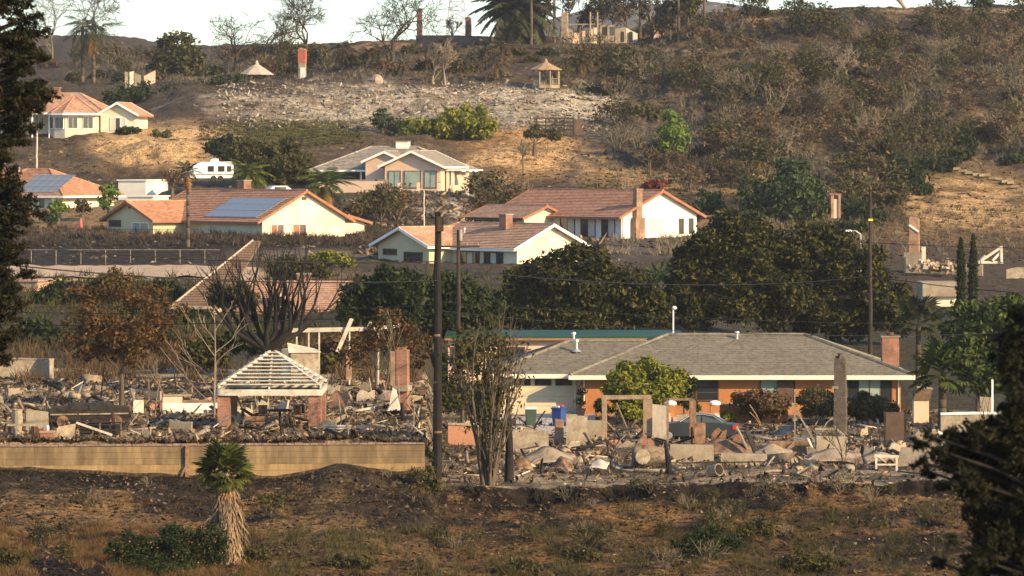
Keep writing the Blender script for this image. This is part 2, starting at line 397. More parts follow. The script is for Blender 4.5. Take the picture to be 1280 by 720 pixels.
    put(blob(PX, PY, 1225, 250, 110, 40, .35, nz)*(D > 400)*sstep(-.2, .15, n1), (.235, .155, .07), .9); put(blob(PX, PY, 900, 222, 60, 20, .4, nz)*(D > 415), (.36, .225, .105), .8)
    gul = 1 - sstep(.015, .07, np.abs(fbm(PX, D*1.3, 1/70., 3)))     # dark gully streaks down the right hillside
    put(hill*gul*sstep(740, 800, PX)*(PY < 200), (.020, .018, .016), .85)
    bank = blob(PX, PY, 205, 188, 75, 22, .3, nz*.6)*(D > 430) + blob(PX, PY, 660, 194, 75, 18, .3, nz)*(D > 430) + blob(PX, PY, 1215, 258, 90, 30, .3, nz)*(D > 400)*.8
    put(np.clip(bank, 0, 1)*sstep(-.35, .0, n2), (.52, .345, .175), .85); put(np.clip(bank, 0, 1)*sstep(.15, .35, n1), (.13, .09, .055), .8)
    C *= np.where(D < 177, .86, 1.)[..., None]     # scorched bank: charcoal-stained soil
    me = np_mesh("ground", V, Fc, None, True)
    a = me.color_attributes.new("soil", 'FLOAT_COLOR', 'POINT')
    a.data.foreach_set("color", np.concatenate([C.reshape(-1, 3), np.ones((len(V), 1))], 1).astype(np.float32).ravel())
    m = bpy.data.materials.new("burnt_soil"); m.use_nodes = True
    nt = m.node_tree; N = nt.nodes; L = nt.links; bs = N["Principled BSDF"]; bs.inputs["Roughness"].default_value = .95; bs.inputs["Specular IOR Level"].default_value = .1
    at_ = N.new("ShaderNodeAttribute"); at_.attribute_name = "soil"
    tc = N.new("ShaderNodeTexCoord")
    col = at_.outputs["Color"]; hs = []
    for sc, lo, hi, p0, p1 in ((1.1, .55, 1.4, .35, .65), (4.5, .5, 1.5, .35, .65), (14., .6, 1.35, .3, .7)):
        n = N.new("ShaderNodeTexNoise"); n.inputs["Scale"].default_value = sc; n.inputs["Detail"].default_value = 5; n.inputs["Roughness"].default_value = .65
        L.new(tc.outputs["Object"], n.inputs["Vector"]); hs.append(n.outputs[0])
        r = N.new("ShaderNodeValToRGB"); r.color_ramp.elements[0].position = p0; r.color_ramp.elements[1].position = p1
        r.color_ramp.elements[0].color = (lo, lo, lo, 1); r.color_ramp.elements[1].color = (hi, hi*.98, hi*.94, 1); L.new(n.outputs[0], r.inputs[0])
        mm = N.new("ShaderNodeMixRGB"); mm.blend_type = 'MULTIPLY'; mm.inputs[0].default_value = 1; L.new(col, mm.inputs[1]); L.new(r.outputs[0], mm.inputs[2]); col = mm.outputs[0]
    L.new(col, bs.inputs["Base Color"])
    b = N.new("ShaderNodeBump"); b.inputs["Strength"].default_value = .9; b.inputs["Distance"].default_value = .35; L.new(hs[1], b.inputs["Height"]); L.new(b.outputs[0], bs.inputs["Normal"])
    me.materials.append(m)
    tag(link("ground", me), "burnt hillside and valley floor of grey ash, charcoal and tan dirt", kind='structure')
build_ground()
# the land beyond the ridge, and far hills
def sheet(name, y0, y1, fn, label, m, w0=-900, w1=900, n=160, k=40):
    xs = np.linspace(w0, w1, n); ys = np.linspace(y0, y1, k); X, Y = np.meshgrid(xs, ys); Z = fn(X, Y)
    i = np.arange(k-1)[:, None]*n + np.arange(n-1)[None]
    me = np_mesh(name, np.stack([X, Y, Z], -1).reshape(-1, 3), np.stack([i, i+1, i+n+1, i+n], -1).reshape(-1, 4), m, True)
    return tag(link(name, me), label, kind='structure')
hill_m = mat("far_scrub", (.06, .055, .04), (.15, .12, .08), scale=.03, bscale=.25, fine=.5)
sheet("plain", 1080, 9000, lambda X, Y: 12 - .012*(Y-1080) + 0*X, "flat land beyond the ridge", hill_m, -4000, 4000, 30, 20)
sheet("hills", 1500, 2600, lambda X, Y: -10 + 88*np.exp(-((X-75)/190)**2)*np.exp(-((Y-2000)/300)**2) + 12*fbm(X, Y, 1/120., 4), "blue hazy hill far beyond the ridge", hill_m, -700, 900)
# ------------------------------------------------------------------ building materials
M_tile  = mat("terracotta_tile", (.33,.155,.085), (.43,.215,.12), c3=(.50,.28,.17), tiles=3.2, scale=.35, bscale=5, bump=.25, fine=.3)
M_tile2 = mat("faded_terracotta_tile", (.36,.20,.125), (.45,.265,.165), c3=(.52,.34,.23), tiles=3.2, scale=.35, bscale=5, bump=.25, fine=.3)
M_grey  = mat("grey_brown_tile", (.21,.18,.145), (.29,.25,.20), c3=(.35,.31,.25), tiles=3.2, scale=.4, bscale=5, bump=.25, fine=.3)
M_shing = mat("grey_shingle", (.135,.118,.088), (.175,.155,.118), c3=(.215,.19,.145), tiles=4.5, scale=.6, bscale=9, bump=.3, fine=.35)
M_brown = mat("brown_wood_shingle", (.13,.085,.055), (.19,.125,.08), tiles=4, scale=.5, bump=.3, bscale=6, fine=.4)
M_cream = mat("cream_stucco", (.62,.53,.38), (.78,.70,.54), scale=.45, bscale=7, bump=.08, fine=.22)
M_beige = mat('beige_stucco', (.58,.45,.33), (.66,.53,.40), scale=.5, bscale=9, fine=.12)
M_white = mat("white_stucco", (.70,.65,.55), (.82,.78,.69), scale=.4, bscale=7, bump=.08, fine=.18)
M_dimcream = mat("garage_and_shade_cream", (.50,.43,.26), (.58,.50,.32), scale=.5, bscale=9, fine=.12)  # plain on the garage; on cream gable wings it paints their shade
M_pink  = mat("pink_stucco", (.60,.41,.29), (.68,.48,.35), scale=.5, bscale=9, bump=.05, fine=.12)
M_orange= mat("orange_stucco", (.35,.14,.052), (.43,.185,.072), scale=.6, bscale=8, bump=.08, fine=.16)
M_trim  = mat("cream_trim", (.74,.66,.50), (.80,.72,.57), scale=2, fine=.12)
M_wtrim = mat("white_trim", (.78,.75,.68), (.82,.79,.73), scale=2, fine=.1)
M_rtrim = mat("red_brown_trim", (.27,.115,.062), (.34,.155,.085), scale=2, fine=.15)
M_btrim = mat("dark_brown_trim", (.08,.05,.035), (.12,.075,.05), scale=2, fine=.2)
M_glass = glass("dark_glass")
M_gglass= mat("green_grey_glass", (.20,.27,.23), (.30,.36,.31), scale=.8, rough=.12, spec=.7, fine=.1)
M_curt  = mat("pale_curtain", (.50,.47,.40), (.62,.58,.50), scale=3, fine=.2, stretch=(6,6,.3))
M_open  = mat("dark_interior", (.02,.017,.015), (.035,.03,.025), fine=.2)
M_brick = brick_mat("red_brick", (.25,.085,.048), (.34,.13,.075), (.33,.26,.19))
M_brick_soot = brick_mat("sooty_brick", (.20,.10,.07), (.28,.14,.10), (.25,.2,.16), soot=.6)
M_brick_tan = brick_mat("tan_orange_brick", (.32,.165,.09), (.42,.24,.14), (.40,.31,.22))
M_conc  = mat("ashy_concrete", (.23,.185,.13), (.35,.29,.21), scale=1.2, bump=.2, fine=.3)
M_solar = mat("solar_cell", (.13,.15,.165), (.19,.21,.225), scale=.5, rough=.3, spec=.5, fine=.1)
M_alu   = mat("grey_aluminium", (.42,.43,.44), (.5,.5,.5), rough=.45, metal=.6, fine=.1)
M_ash_trim = mat('ashen_trim', (.34,.28,.22), (.46,.39,.31), fine=.25)
M_gdoor = mat("cream_door_paint", (.52,.45,.29), (.58,.51,.34), scale=1, fine=.08, rough=.6)
M_green = mat("green_fascia_paint", (.012,.052,.030), (.018,.066,.038), scale=1, fine=.15, rough=.6)

# ------------------------------------------------------------------ roofs, walls and openings
def lerp(a, b, t): return Vector(a)*(1-t)+Vector(b)*t
def slope(mb, el, er, rr, rl, thick=.16, step=.36, lift=.06):
    """a roof slope laid in courses from the eave (el, er) to the ridge (rl, rr)"""
    el, er, rl, rr = map(Vector, (el, er, rl, rr))
    nrm = (er-el).cross(((rl+rr)/2)-(el+er)/2).normalized()
    if nrm.z < 0: nrm = -nrm
    if (rl-rr).length < 1e-4:
        mb.prism([el, er, rl], (0,0,-thick))
    else:
        mb.prism([el, er, rr, rl], (0,0,-thick))
    n = max(2, int(((rl+rr)/2-(el+er)/2).length/step))
    for i in range(n):
        t0, t1 = i/n, (i+1)/n
        a, b, c, d = lerp(el, rl, t0), lerp(er, rr, t0), lerp(er, rr, t1), lerp(el, rl, t1)
        u = nrm*lift; s = nrm*.004
        mb.add([a+u, b+u, c+s, d+s, a, b], [(0,1,2,3),(4,5,1,0)])
def ridge(mb, p0, p1, r=.13): mb.tube(Vector(p0)+Vector((0,0,.03)), Vector(p1)+Vector((0,0,.03)), r, r, 6)

FACE = {'front': (0, -1), 'back': (0, 1), 'right': (1, 0), 'left': (-1, 0)}
class Block:
    """one rectangular volume of a house: cx, cy, yaw in the house frame, ridge along its own x"""
    def __init__(s, root, cx, cy, yaw, L, W, wh, rise, oh=.7, end_oh=.5, ends=('gable','gable'), base=-2.0, zoff=0.0):
        s.root, s.L, s.W, s.wh, s.rise, s.oh, s.eo, s.ends, s.base = root, L, W, wh, rise, oh, end_oh, ends, base
        s.M = Matrix.Translation((cx, cy, zoff)) @ Matrix.Rotation(math.radians(yaw), 4, 'Z')
    def walls(s, m, name='wall'):
        L, W, h, b = s.L/2, s.W/2, s.wh, s.base; mb = MB(s.M)
        mb.box(-L, L, -W, W, b, h)
        for e, sx in zip(s.ends, (-1, 1)):
            if e == 'gable':
                x = sx*L; mb.prism([(x,-W,h),(x,W,h),(x,0,h+s.rise-.05)], (-sx*.25,0,0))
        return mb.build(name, m, s.root)
    def spouts(s, m):
        for x in (-s.L/2+.15, s.L/2-.15):
            mb = MB(s.M); mb.tube((x, -s.W/2-.06, s.base), (x, -s.W/2-.06, s.wh-.12), .045, .045, 6); mb.build('downspout', m, s.root)
    def roof(s, m, fascia=None, fh=.22, barge=None, step=.36, lift=.06):
        L, W, h, r, oh, eo = s.L/2, s.W/2, s.wh, s.rise, s.oh, s.eo; p = r/W
        ez = h - oh*p + .1; ye = W+oh; rz = h+r+.1; mb = MB(s.M)
        gl, gr = [e == 'gable' for e in s.ends]
        xl, xr = -L-(eo if gl else oh), L+(eo if gr else oh)
        hl = xl if gl else -L+W; hr = xr if gr else L-W      # ridge ends
        if hl > hr: hl = hr = (hl+hr)/2
        slope(mb, (xl,-ye,ez),(xr,-ye,ez),(hr,0,rz),(hl,0,rz), step=step, lift=lift)
        slope(mb, (xr,ye,ez),(xl,ye,ez),(hl,0,rz),(hr,0,rz), step=step, lift=lift)
        if not gl: slope(mb, (xl,ye,ez),(xl,-ye,ez),(hl,0,rz),(hl,0,rz), step=step, lift=lift)
        if not gr: slope(mb, (xr,-ye,ez),(xr,ye,ez),(hr,0,rz),(hr,0,rz), step=step, lift=lift)
        ro = mb.build('roof', m, s.root)
        cap = MB(s.M)
        if hr-hl > .1: ridge(cap, (hl,0,rz),(hr,0,rz))
        for g, x, hx in ((gl,xl,hl),(gr,xr,hr)):
            if not g:
                for sy in (-1, 1): ridge(cap, (x,sy*ye,ez),(hx,0,rz))
        cap.build('ridge_cap', m, ro)
        if fascia:
            fb = MB(s.M)
            for sy in (-1, 1): fb.bar((xl, sy*(ye+.03), ez-.10),(xr, sy*(ye+.03), ez-.10), .06, fh)
            if not gl: fb.bar((xl-.03,-ye-.06,ez-.10),(xl-.03,ye+.06,ez-.10), .06, fh)
            if not gr: fb.bar((xr+.03,-ye-.06,ez-.10),(xr+.03,ye+.06,ez-.10), .06, fh)
            fb.build('fascia', fascia, s.root)
            bb = barge or fascia
            for g, x, sx in ((gl,xl,-1),(gr,xr,1)):
                if g:
                    b2 = MB(s.M)
                    for sy in (-1, 1): b2.bar((x+sx*.03, sy*(ye+.02), ez-.06),(x+sx*.03, 0, rz-.06), .06, .26)
                    b2.build('barge_board', bb, s.root)
        s.ez, s.rz, s.ye = ez, rz, ye
        return ro
    def fmat(s, face, x, z):
        nx, ny = FACE[face]; off = s.W/2 if ny else s.L/2
        ang = math.atan2(ny, nx) + math.pi/2
        pos = Vector((nx*off, ny*off, z)) + (Vector((x,0,0)) if ny else Vector((0,x,0)))
        return s.M @ Matrix.Translation(pos) @ Matrix.Rotation(ang, 4, 'Z')   # local -y points out of the wall
    def window(s, face, x, z, w, h, frame=None, pane=None, bars=1, name='window', t=.07, hbars=0):
        """frame proud of the wall with panes set in it; z is the sill"""
        A = s.fmat(face, x, z); fr = MB(A); a = w/2; o = -.09
        fr.box(-a-t, a+t, o, .0, -t, 0); fr.box(-a-t, a+t, o, .0, h, h+t); fr.box(-a-t, -a, o, .0, 0, h); fr.box(a, a+t, o, .0, 0, h)
        xs = [-a + w*i/(bars+1) for i in range(bars+2)]
        for q in xs[1:-1]: fr.box(q-t*.35, q+t*.35, o+.01, .0, 0, h)
        for k in range(hbars): fr.box(-a, a, o+.015, 0, h*(k+1)/(hbars+1)-t*.3, h*(k+1)/(hbars+1)+t*.3)
        f = fr.build(name, frame or M_btrim, s.root)
        me = None
        for i in range(bars+1):
            pm = pane[i % len(pane)] if isinstance(pane, list) else (pane or M_glass)
            pb = MB(A); pb.box(xs[i]+t*.3, xs[i+1]-t*.3, -.05, -.02, .01, h-.01); pb.build('pane', pm, f)
        return f
    def panel(s, face, x, z, w, h, m, name, d=.06):
        b = MB(s.fmat(face, x, z)); b.box(-w/2, w/2, -d, -.004, 0, h); return b.build(name, m, s.root)

def chimney(root, x, y, z0, z1, w, d, m, cap=True):
    b = MB(); b.box(x-w/2, x+w/2, y-d/2, y+d/2, z0, z1); c = b.build('chimney', m, root)
    if cap:
        k = MB(); k.box(x-w/2-.07, x+w/2+.07, y-d/2-.07, y+d/2+.07, z1, z1+.12); k.build('chimney_cap', M_conc, c)
    return c
def vent(root, x, y, z, h=.6):
    b = MB(); b.tube((x,y,z-.2),(x,y,z+h),.09,.09,8); b.tube((x,y,z+h),(x,y,z+h+.12),.17,.14,8); b.lathe([(.3,-.1),(.12,.08)],(x,y,z)); return b.build('roof_vent', M_alu, root)
def solar(root, M, rows, cols, pw, ph, name='solar_array'):
    """panels in the roof plane; M maps (u right, v up the slope, n) to the house"""
    fr = MB(M)
    for r in range(rows+1): fr.box(0, cols*pw, r*ph-.03, r*ph+.03, .05, .12)
    f = fr.build(name, M_alu, root)
    pb = MB(M); pb.box(.02, pw-.02, .02, ph-.02, .10, .15); me = pb.mesh('solar_panel', M_solar)
    Ax = (M.to_3x3() @ Vector((1,0,0))); Ay = (M.to_3x3() @ Vector((0,1,0)))
    for r in range(rows):
        for c in range(cols): link('solar_panel', me, f, Ax*(c*pw) + Ay*(r*ph + (.02 if r else 0)))
    return f
def slope_frame(B, x, t, side=-1):
    """frame in the roof plane of block B: at x along the eave, fraction t up the front slope"""
    e = Vector((x, side*B.ye, B.ez)); r = Vector((x, 0, B.rz)); p = lerp(e, r, t); v = (r-e).normalized(); u = Vector((1,0,0)); n = u.cross(v)
    if n.z < 0: n = -n
    M = Matrix((u, v, n)).transposed().to_4x4(); M.translation = p
    return B.M @ M
def house(name, label, px, d, yaw, zpy, group='houses still standing on the hillside'):
    """Empty at the foot of the house; zpy = image row of its floor"""
    p = at(px, zpy, d); return empty(name, label, 'house', p, math.radians(yaw), group)

# ---- ranch house
def ranch():
    d = 236.0; s = F/d
    r = house('ranch_house', 'long low orange ranch house with a grey hipped roof and a cream garage door', 927, d, 0, 521)
    X = lambda px: (px-927)/s
    L = X(1126)-X(727); W = 11.0
    B = Block(r, X((727+1126)/2), W/2, 0, L, W, 2.72, 1.95, oh=.75, ends=('hip','hip'))
    B.walls(M_orange); B.roof(M_shing, M_trim, .26, step=.3, lift=.03); B.spouts(M_trim)
    # lower garage wing on the left, set back
    gl, gr = X(622), X(812); Wg = 9.0
    G = Block(r, (gl+gr)/2, 1.3+Wg/2, 0, gr-gl, Wg, 2.7, 1.55, oh=.7, end_oh=0, ends=('hip','gable'))
    G.walls(M_dimcream); G.roof(M_shing, M_trim, .26, step=.3, lift=.03)
    gx = lambda px: X(px)-(gl+gr)/2
    # garage door: four sections, three lights
    door = MB(G.fmat('front', (gx(640)+gx(718))/2, -.02)); w = (gx(718)-gx(640))
    door.box(-w/2-.12, w/2+.12, -.05, 0, 0, 2.45); dr = door.build('garage_door', M_trim, r)
    A = G.fmat('front', (gx(640)+gx(718))/2, -.02)
    for k in range(4):
        b = MB(A); b.box(-w/2, w/2, -.09, -.052, .03+k*.59, .03+k*.59+.57); b.build('door_section', M_gdoor, dr)
    for k in range(3):
        b = MB(A); x = -w/2 + w*(k+.5)/3; b.box(x-w*.135, x+w*.135, -.115, -.092, 1.87, 2.26); b.build('door_light', M_glass, dr)
    bx = lambda px: X(px) - X((727+1126)/2)
    B.window('front', (bx(871)+bx(897))/2, 1.05, bx(897)-bx(871), 1.35, M_btrim, M_glass, 0, hbars=2)
    # recessed porch, door and window
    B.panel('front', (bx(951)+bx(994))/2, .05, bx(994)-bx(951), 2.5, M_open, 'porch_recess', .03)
    B.window('front', bx(961), .95, 1.0, 1.4, M_btrim, M_gglass, 0)
    B.panel('front', bx(982), .07, .95, 2.1, M_btrim, 'front_door', .08)
    B.window('front', (bx(1060)+bx(1114))/2, .95, bx(1114)-bx(1060), 1.55, M_btrim, [M_glass, M_gglass, M_gglass, M_glass], 3)
    b = MB(B.M); b.box(-B.L/2+.02, B.L/2-.02, -B.W/2-.10, -B.W/2-.004, -.5, .80); b.build('wainscot', M_orange, r)
    chimney(r, X(1119), 3.2, 1.5, 4.75, 1.05, .9, M_brick); b = MB(); b.tube((X(1119),3.2,4.87),(X(1119),3.2,5.05),.22,.26,8); b.build('chimney_pot', M_btrim, r)
    vent(r, X(722), 4.0, 3.9, .55); vent(r, X(719), 6.2, 4.2, .6); vent(r, X(927), 4.9, 4.45, .45)
    b = MB(); b.box(X(915)-.1, X(915)+.35, 5.4, 5.8, 4.5, 4.85); b.build('roof_vent', M_alu, r)
ranch()

# ---- flat roofed building with the green edge behind the ranch
def green_building():
    d = 262.; s = F/d; r = empty('flat_roofed_building', 'flat roofed tan building with a green roof edge just behind the ranch house', 'building', at(735, 480, d))
    X = lambda px: (px-735)/s
    w = MB(); w.box(X(560), X(850), 0, 8, -2, 3.1); w.build('wall', M_pink, r)
    f = MB(); f.box(X(556), X(855.5), -.5, 8.5, 3.1, 3.32); f.build('roof', M_green, r)
    g = MB(); g.box(X(556), X(855.5), -.52, -.504, 3.0, 3.14); g.build('roof_edge', M_rtrim, r)
    for px in (640, 580):
        f = MB(); f.box(X(px)-.9, X(px)+.9, -.07, -.004, 1.3, 2.55); fo = f.build('window', M_btrim, r)
        p = MB(); p.box(X(px)-.8, X(px)+.8, -.085, -.072, 1.4, 2.45); p.build('pane', M_glass, fo)
    return r
green_building()

YAW = -50
def frame_house(px, d, zpy, yaw, dx):
    """centre of a house whose right gable stands at px: dx half length along its ridge"""
    e = at(px, zpy, d); v = Vector((math.cos(math.radians(yaw)), math.sin(math.radians(yaw)), 0))
    return e - v*dx
def house_at(name, label, px, d, zpy, yaw, L):
    c = frame_house(px, d, zpy, yaw, L/2)
    return empty(name, label, 'house', c, math.radians(yaw), 'houses still standing on the hillside')

# ---- H6 white gable on the right, tall red chimney
def h6():
    L, W = 20.5, 10.4
    r = house_at('tile_roofed_house', 'terracotta roofed house with a bright white gable and a tall red chimney beside it', 825, 402, 298, YAW, L)
    B = Block(r, 0, 0, 0, L, W, 2.55, 2.35, oh=.9, end_oh=.5); B.walls(M_white); B.roof(M_tile, M_rtrim, .2); B.spouts(M_wtrim)
    # front wing with its own small gable
    Wg = Block(r, -5.4, -W/2-1.2, 0, 9.0, 5.6, 2.2, 1.05, oh=.6, end_oh=.5); Wg.walls(M_cream); Wg.roof(M_tile2, M_btrim, .2, M_rtrim)
    for k in range(4): Wg.window('front', -3.2+k*1.9, .7, 1.3, 1.0, M_btrim, M_glass, 1)
    for x, w in ((1.5, 2.2), (4.8, 2.2), (8.0, 2.0)): B.window('front', x, .2, w, 2.1, M_btrim, [M_glass, M_curt], 1)
    for y in (-3.4, -.6): B.window('right', y, .75, 1.1 if y < -2 else 1.9, 1.35, M_wtrim, M_curt, 1)
    for y in (3.0, 4.4): B.window('right', y, .5, .5, 1.5, M_btrim, M_glass, 0)
    b = MB(); b.box(L/2+.004, L/2+.75, -4.05, -2.75, -1, 2.2); b.box(L/2+.004, L/2+.6, -3.8, -3.0, 2.2, 5.1); c = b.build('chimney', M_brick_tan, r)
    b = MB(); b.box(L/2-.04, L/2+.66, -3.87, -2.93, 5.1, 5.22); b.build('chimney_cap', M_brick_tan, c)
    p = MB(); p.box(L/2-.5, L/2+.2, W/2+.2, W/2+3.2, 2.2, 2.35); p.tube((L/2,W/2+3,-1),(L/2,W/2+3,2.2),.08,.08,6); p.box(L/2-.5, L/2-.4, W/2+.1, W/2+3.2, -1, 2.2); p.build('side_porch', M_btrim, r)
    return r
h6()
# ---- H5 middle house
def h5():
    L, W = 17.0, 8.0
    r = house_at('tile_roofed_house', 'tile roofed cream house behind the tall charred utility pole, red chimney on its roof', 688, 352, 331, YAW, L)
    B = Block(r, 0, 0, 0, L, W, 1.75, 1.85, oh=.8, end_oh=.55, ends=('hip','gable')); B.walls(M_cream); B.roof(M_tile2, M_wtrim, .2, M_wtrim)
    Wg = Block(r, -4.6, -W/2+.2, -90, 6.0, 7.6, 1.75, 1.45, oh=.6, end_oh=.6); Wg.walls(M_dimcream); Wg.roof(M_tile2, M_wtrim, .2, M_wtrim)  # cream wing in the dimmer tone, its shade painted in
    Wg.window('right', -2.0, .8, 1.9, .45, M_btrim, M_glass, 1); Wg.window('right', 1.5, -.9, 2.6, 1.9, M_btrim, M_glass, 1)
    for x in (1.8, 5.2): B.window('front', x, -.5, 2.6, 1.6, M_btrim, [M_glass, M_curt, M_glass], 2)
    B.window('right', 2.0, .2, 1.4, 1.1, M_wtrim, [M_glass, M_curt], 1)
    chimney(r, 3.2, -.9, 2.3, 4.5, 1.0, .8, M_brick); vent(r, -1.5, -2.0, 2.75, .4)
h5()
# ---- H3 left terracotta house with the long solar array
def h3():
    L, W = 19.5, 10.2
    r = house_at('tile_roofed_house', 'cream gabled house with a terracotta roof carrying one wide grey solar array', 380, 380, 294, YAW, L)
    B = Block(r, 0, 0, 0, L, W, 1.7, 2.6, oh=.9, end_oh=.5); B.walls(M_cream); B.roof(M_tile, M_rtrim, .2)
    Wg = Block(r, -7.4, -W/2+.3, -90, 8.5, 8.2, 1.5, 1.65, oh=.6, end_oh=.5); Wg.walls(M_dimcream); Wg.roof(M_tile, M_rtrim, .2)  # this gable wing's shade is painted into its cream
    Wg.window('right', -2.6, .75, 1.9, .55, M_btrim, M_glass, 0); Wg.window('right', 1.9, -.6, 2.8, 1.7, M_wtrim, M_gglass, 1)
    v = MB(Wg.fmat('right', 0, 2.55)); v.box(-.25, .25, -.05, -.004, 0, .35); v.build('gable_vent', M_btrim, r)
    for y, w in ((-3.3, 1.5), (-.6, 1.6)): B.window('right', y, -.3, w, 1.35, M_wtrim, [M_rtrim, M_brown], 1)
    v = MB(B.fmat('right', 0, 3.5)); v.box(-.3, .3, -.05, -.004, 0, .3); v.build('gable_vent', M_btrim, r)
    R = Block(r, L/2-3.6, W/2+1.2, 0, 4.5, 4.6, 1.2, .6, oh=.6, end_oh=.5); R.walls(M_cream); R.roof(M_tile, M_rtrim, .2)
    chimney(r, -1.0, .5, 3.0, 5.3, 1.15, .9, M_brick)
    solar(r, slope_frame(B, .2, .12), 3, 8, 1.12, 1.35)
    return r
h3()
# ---- H2 upper left house with a solar array
def h2():
    L, W = 13.5, 10.5
    r = house_at('tile_roofed_house', 'terracotta roofed house at far left with a tilted solar array near its right end', 110, 432, 263, -28, L)
    B = Block(r, 0, 0, 0, L, W, 2.0, 2.5, oh=.9, end_oh=.5, ends=('hip','hip')); B.walls(M_cream); B.roof(M_tile, M_wtrim, .22)
    solar(r, slope_frame(B, .9, .10), 3, 5, 1.05, 1.5)
    for x in (-4, -1.2, 1.6, 4.6): B.window('front', x, .3, 1.6, 1.3, M_wtrim, [M_glass, M_curt], 1)
    for x in (-2.6, .2, 3.2, 6.0): B.panel('front', x, -.5, .35, 2.4, M_wtrim, 'porch_post', .5)
    chimney(r, -5.6, .6, 3.2, 5.2, .7, .6, M_brick); vent(r, -2.5, -.3, 4.3, .4)
    s = MB(); s.box(-4.2,-4.1,-2.7,-1.5,3.5,3.9); s.build('roof_flashing', M_wtrim, r)
h2()
# ---- H1 top left house with a bay
def h1():
    d = 500.; s = F/d
    r = empty('tile_roofed_house', 'cream house with a hexagonal bay and hipped tile roof atop the dirt bank', 'house', at(89, 167, d), math.radians(-8), 'houses still standing on the hillside')
    X = lambda px: (px-105)/s
    B = Block(r, X(75), 5, 0, 14.5, 8.5, 2.8, 2.4, oh=.6, ends=('hip','hip')); B.walls(M_pink); B.roof(M_tile2, M_wtrim, .22)
    # bay
    pts = [(X(80),1.2),(X(80),-1.0),(X(90),-2.6),(X(105),-3.2),(X(140),-1.5),(X(143),1.2)]
    w = MB(); w.prism([(x,y,-1.5) for x,y in pts], (0,0,4.2)); w.build('wall', M_beige, r)
    apex = (X(105), 1.6, 4.9); e = [(x*1.0+(x-X(110))*.12, y*1.15-.3, 2.62) for x,y in pts]
    rf = MB()
    for a, b in zip(e[:-1], e[1:]): slope(rf, a, b, apex, apex)
    ro = rf.build('roof', M_tile2, r)
    cp = MB()
    for a in e[1:-1]: ridge(cp, a, apex, .12)
    cp.build('ridge_cap', M_tile, ro)
    fs = MB()
    for a, b in zip(e[:-1], e[1:]): fs.bar((a[0],a[1]-.05,2.5),(b[0],b[1]-.05,2.5), .08, .26)
    fs.build('fascia', M_wtrim, r)
    def bay_window(p, q, t0, t1, z, h):
        p, q = Vector((*p,0)), Vector((*q,0)); n = Vector((-(q-p).y, (q-p).x, 0)).normalized(); n = n if n.y < 0 else -n
        a, b = lerp(p,q,t0)+n*.05, lerp(p,q,t1)+n*.05; f = MB(); f.bar((*a.xy,z+h/2),(*b.xy,z+h/2), .1, h+.2); fo = f.build('window', M_wtrim, r)
        a += n*.07; b += n*.07; m = lerp(a,b,.5); dd=(b-a).normalized()*.07
        for u, v in ((a+dd, m-dd*.5), (m+dd*.5, b-dd)):
            g = MB(); g.bar((*u.xy,z+h/2),(*v.xy,z+h/2), .05, h); g.build('pane', M_glass, fo)
    bay_window(pts[1], pts[2], .1, .9, .7, 1.4); bay_window(pts[2], pts[3], .1, .9, .7, 1.4)
    bay_window(pts[3], pts[4], .1, .42, .7, 1.4); bay_window(pts[3], pts[4], .58, .92, .7, 1.4)
    G = Block(r, X(166), 3.0, -90, 7.0, 4.6, 2.6, 1.3, oh=.6, end_oh=.6); G.walls(M_cream); G.roof(M_tile2, M_rtrim, .2, M_wtrim)
    G.window('right', 0, .5, 1.9, 1.5, M_wtrim, [M_curt, M_glass], 2)
    B.window('front', -3.6, .7, 1.2, 1.4, M_wtrim, M_glass, 1); B.window('front', -1.4, .7, 1.2, 1.4, M_wtrim, M_glass, 1)
    p = MB(); p.box(X(52), X(84), -2.2, .7, 2.5, 2.7); p.tube((X(60),-2,-1),(X(60),-2,2.5),.12,.12,8); p.tube((X(82),-2.1,-1),(X(82),-2.1,2.5),.1,.1,8); p.build('porch', M_wtrim, r)
    chimney(r, X(75), 5, 3.5, 6.0, .7, .7, M_brick)
h1()
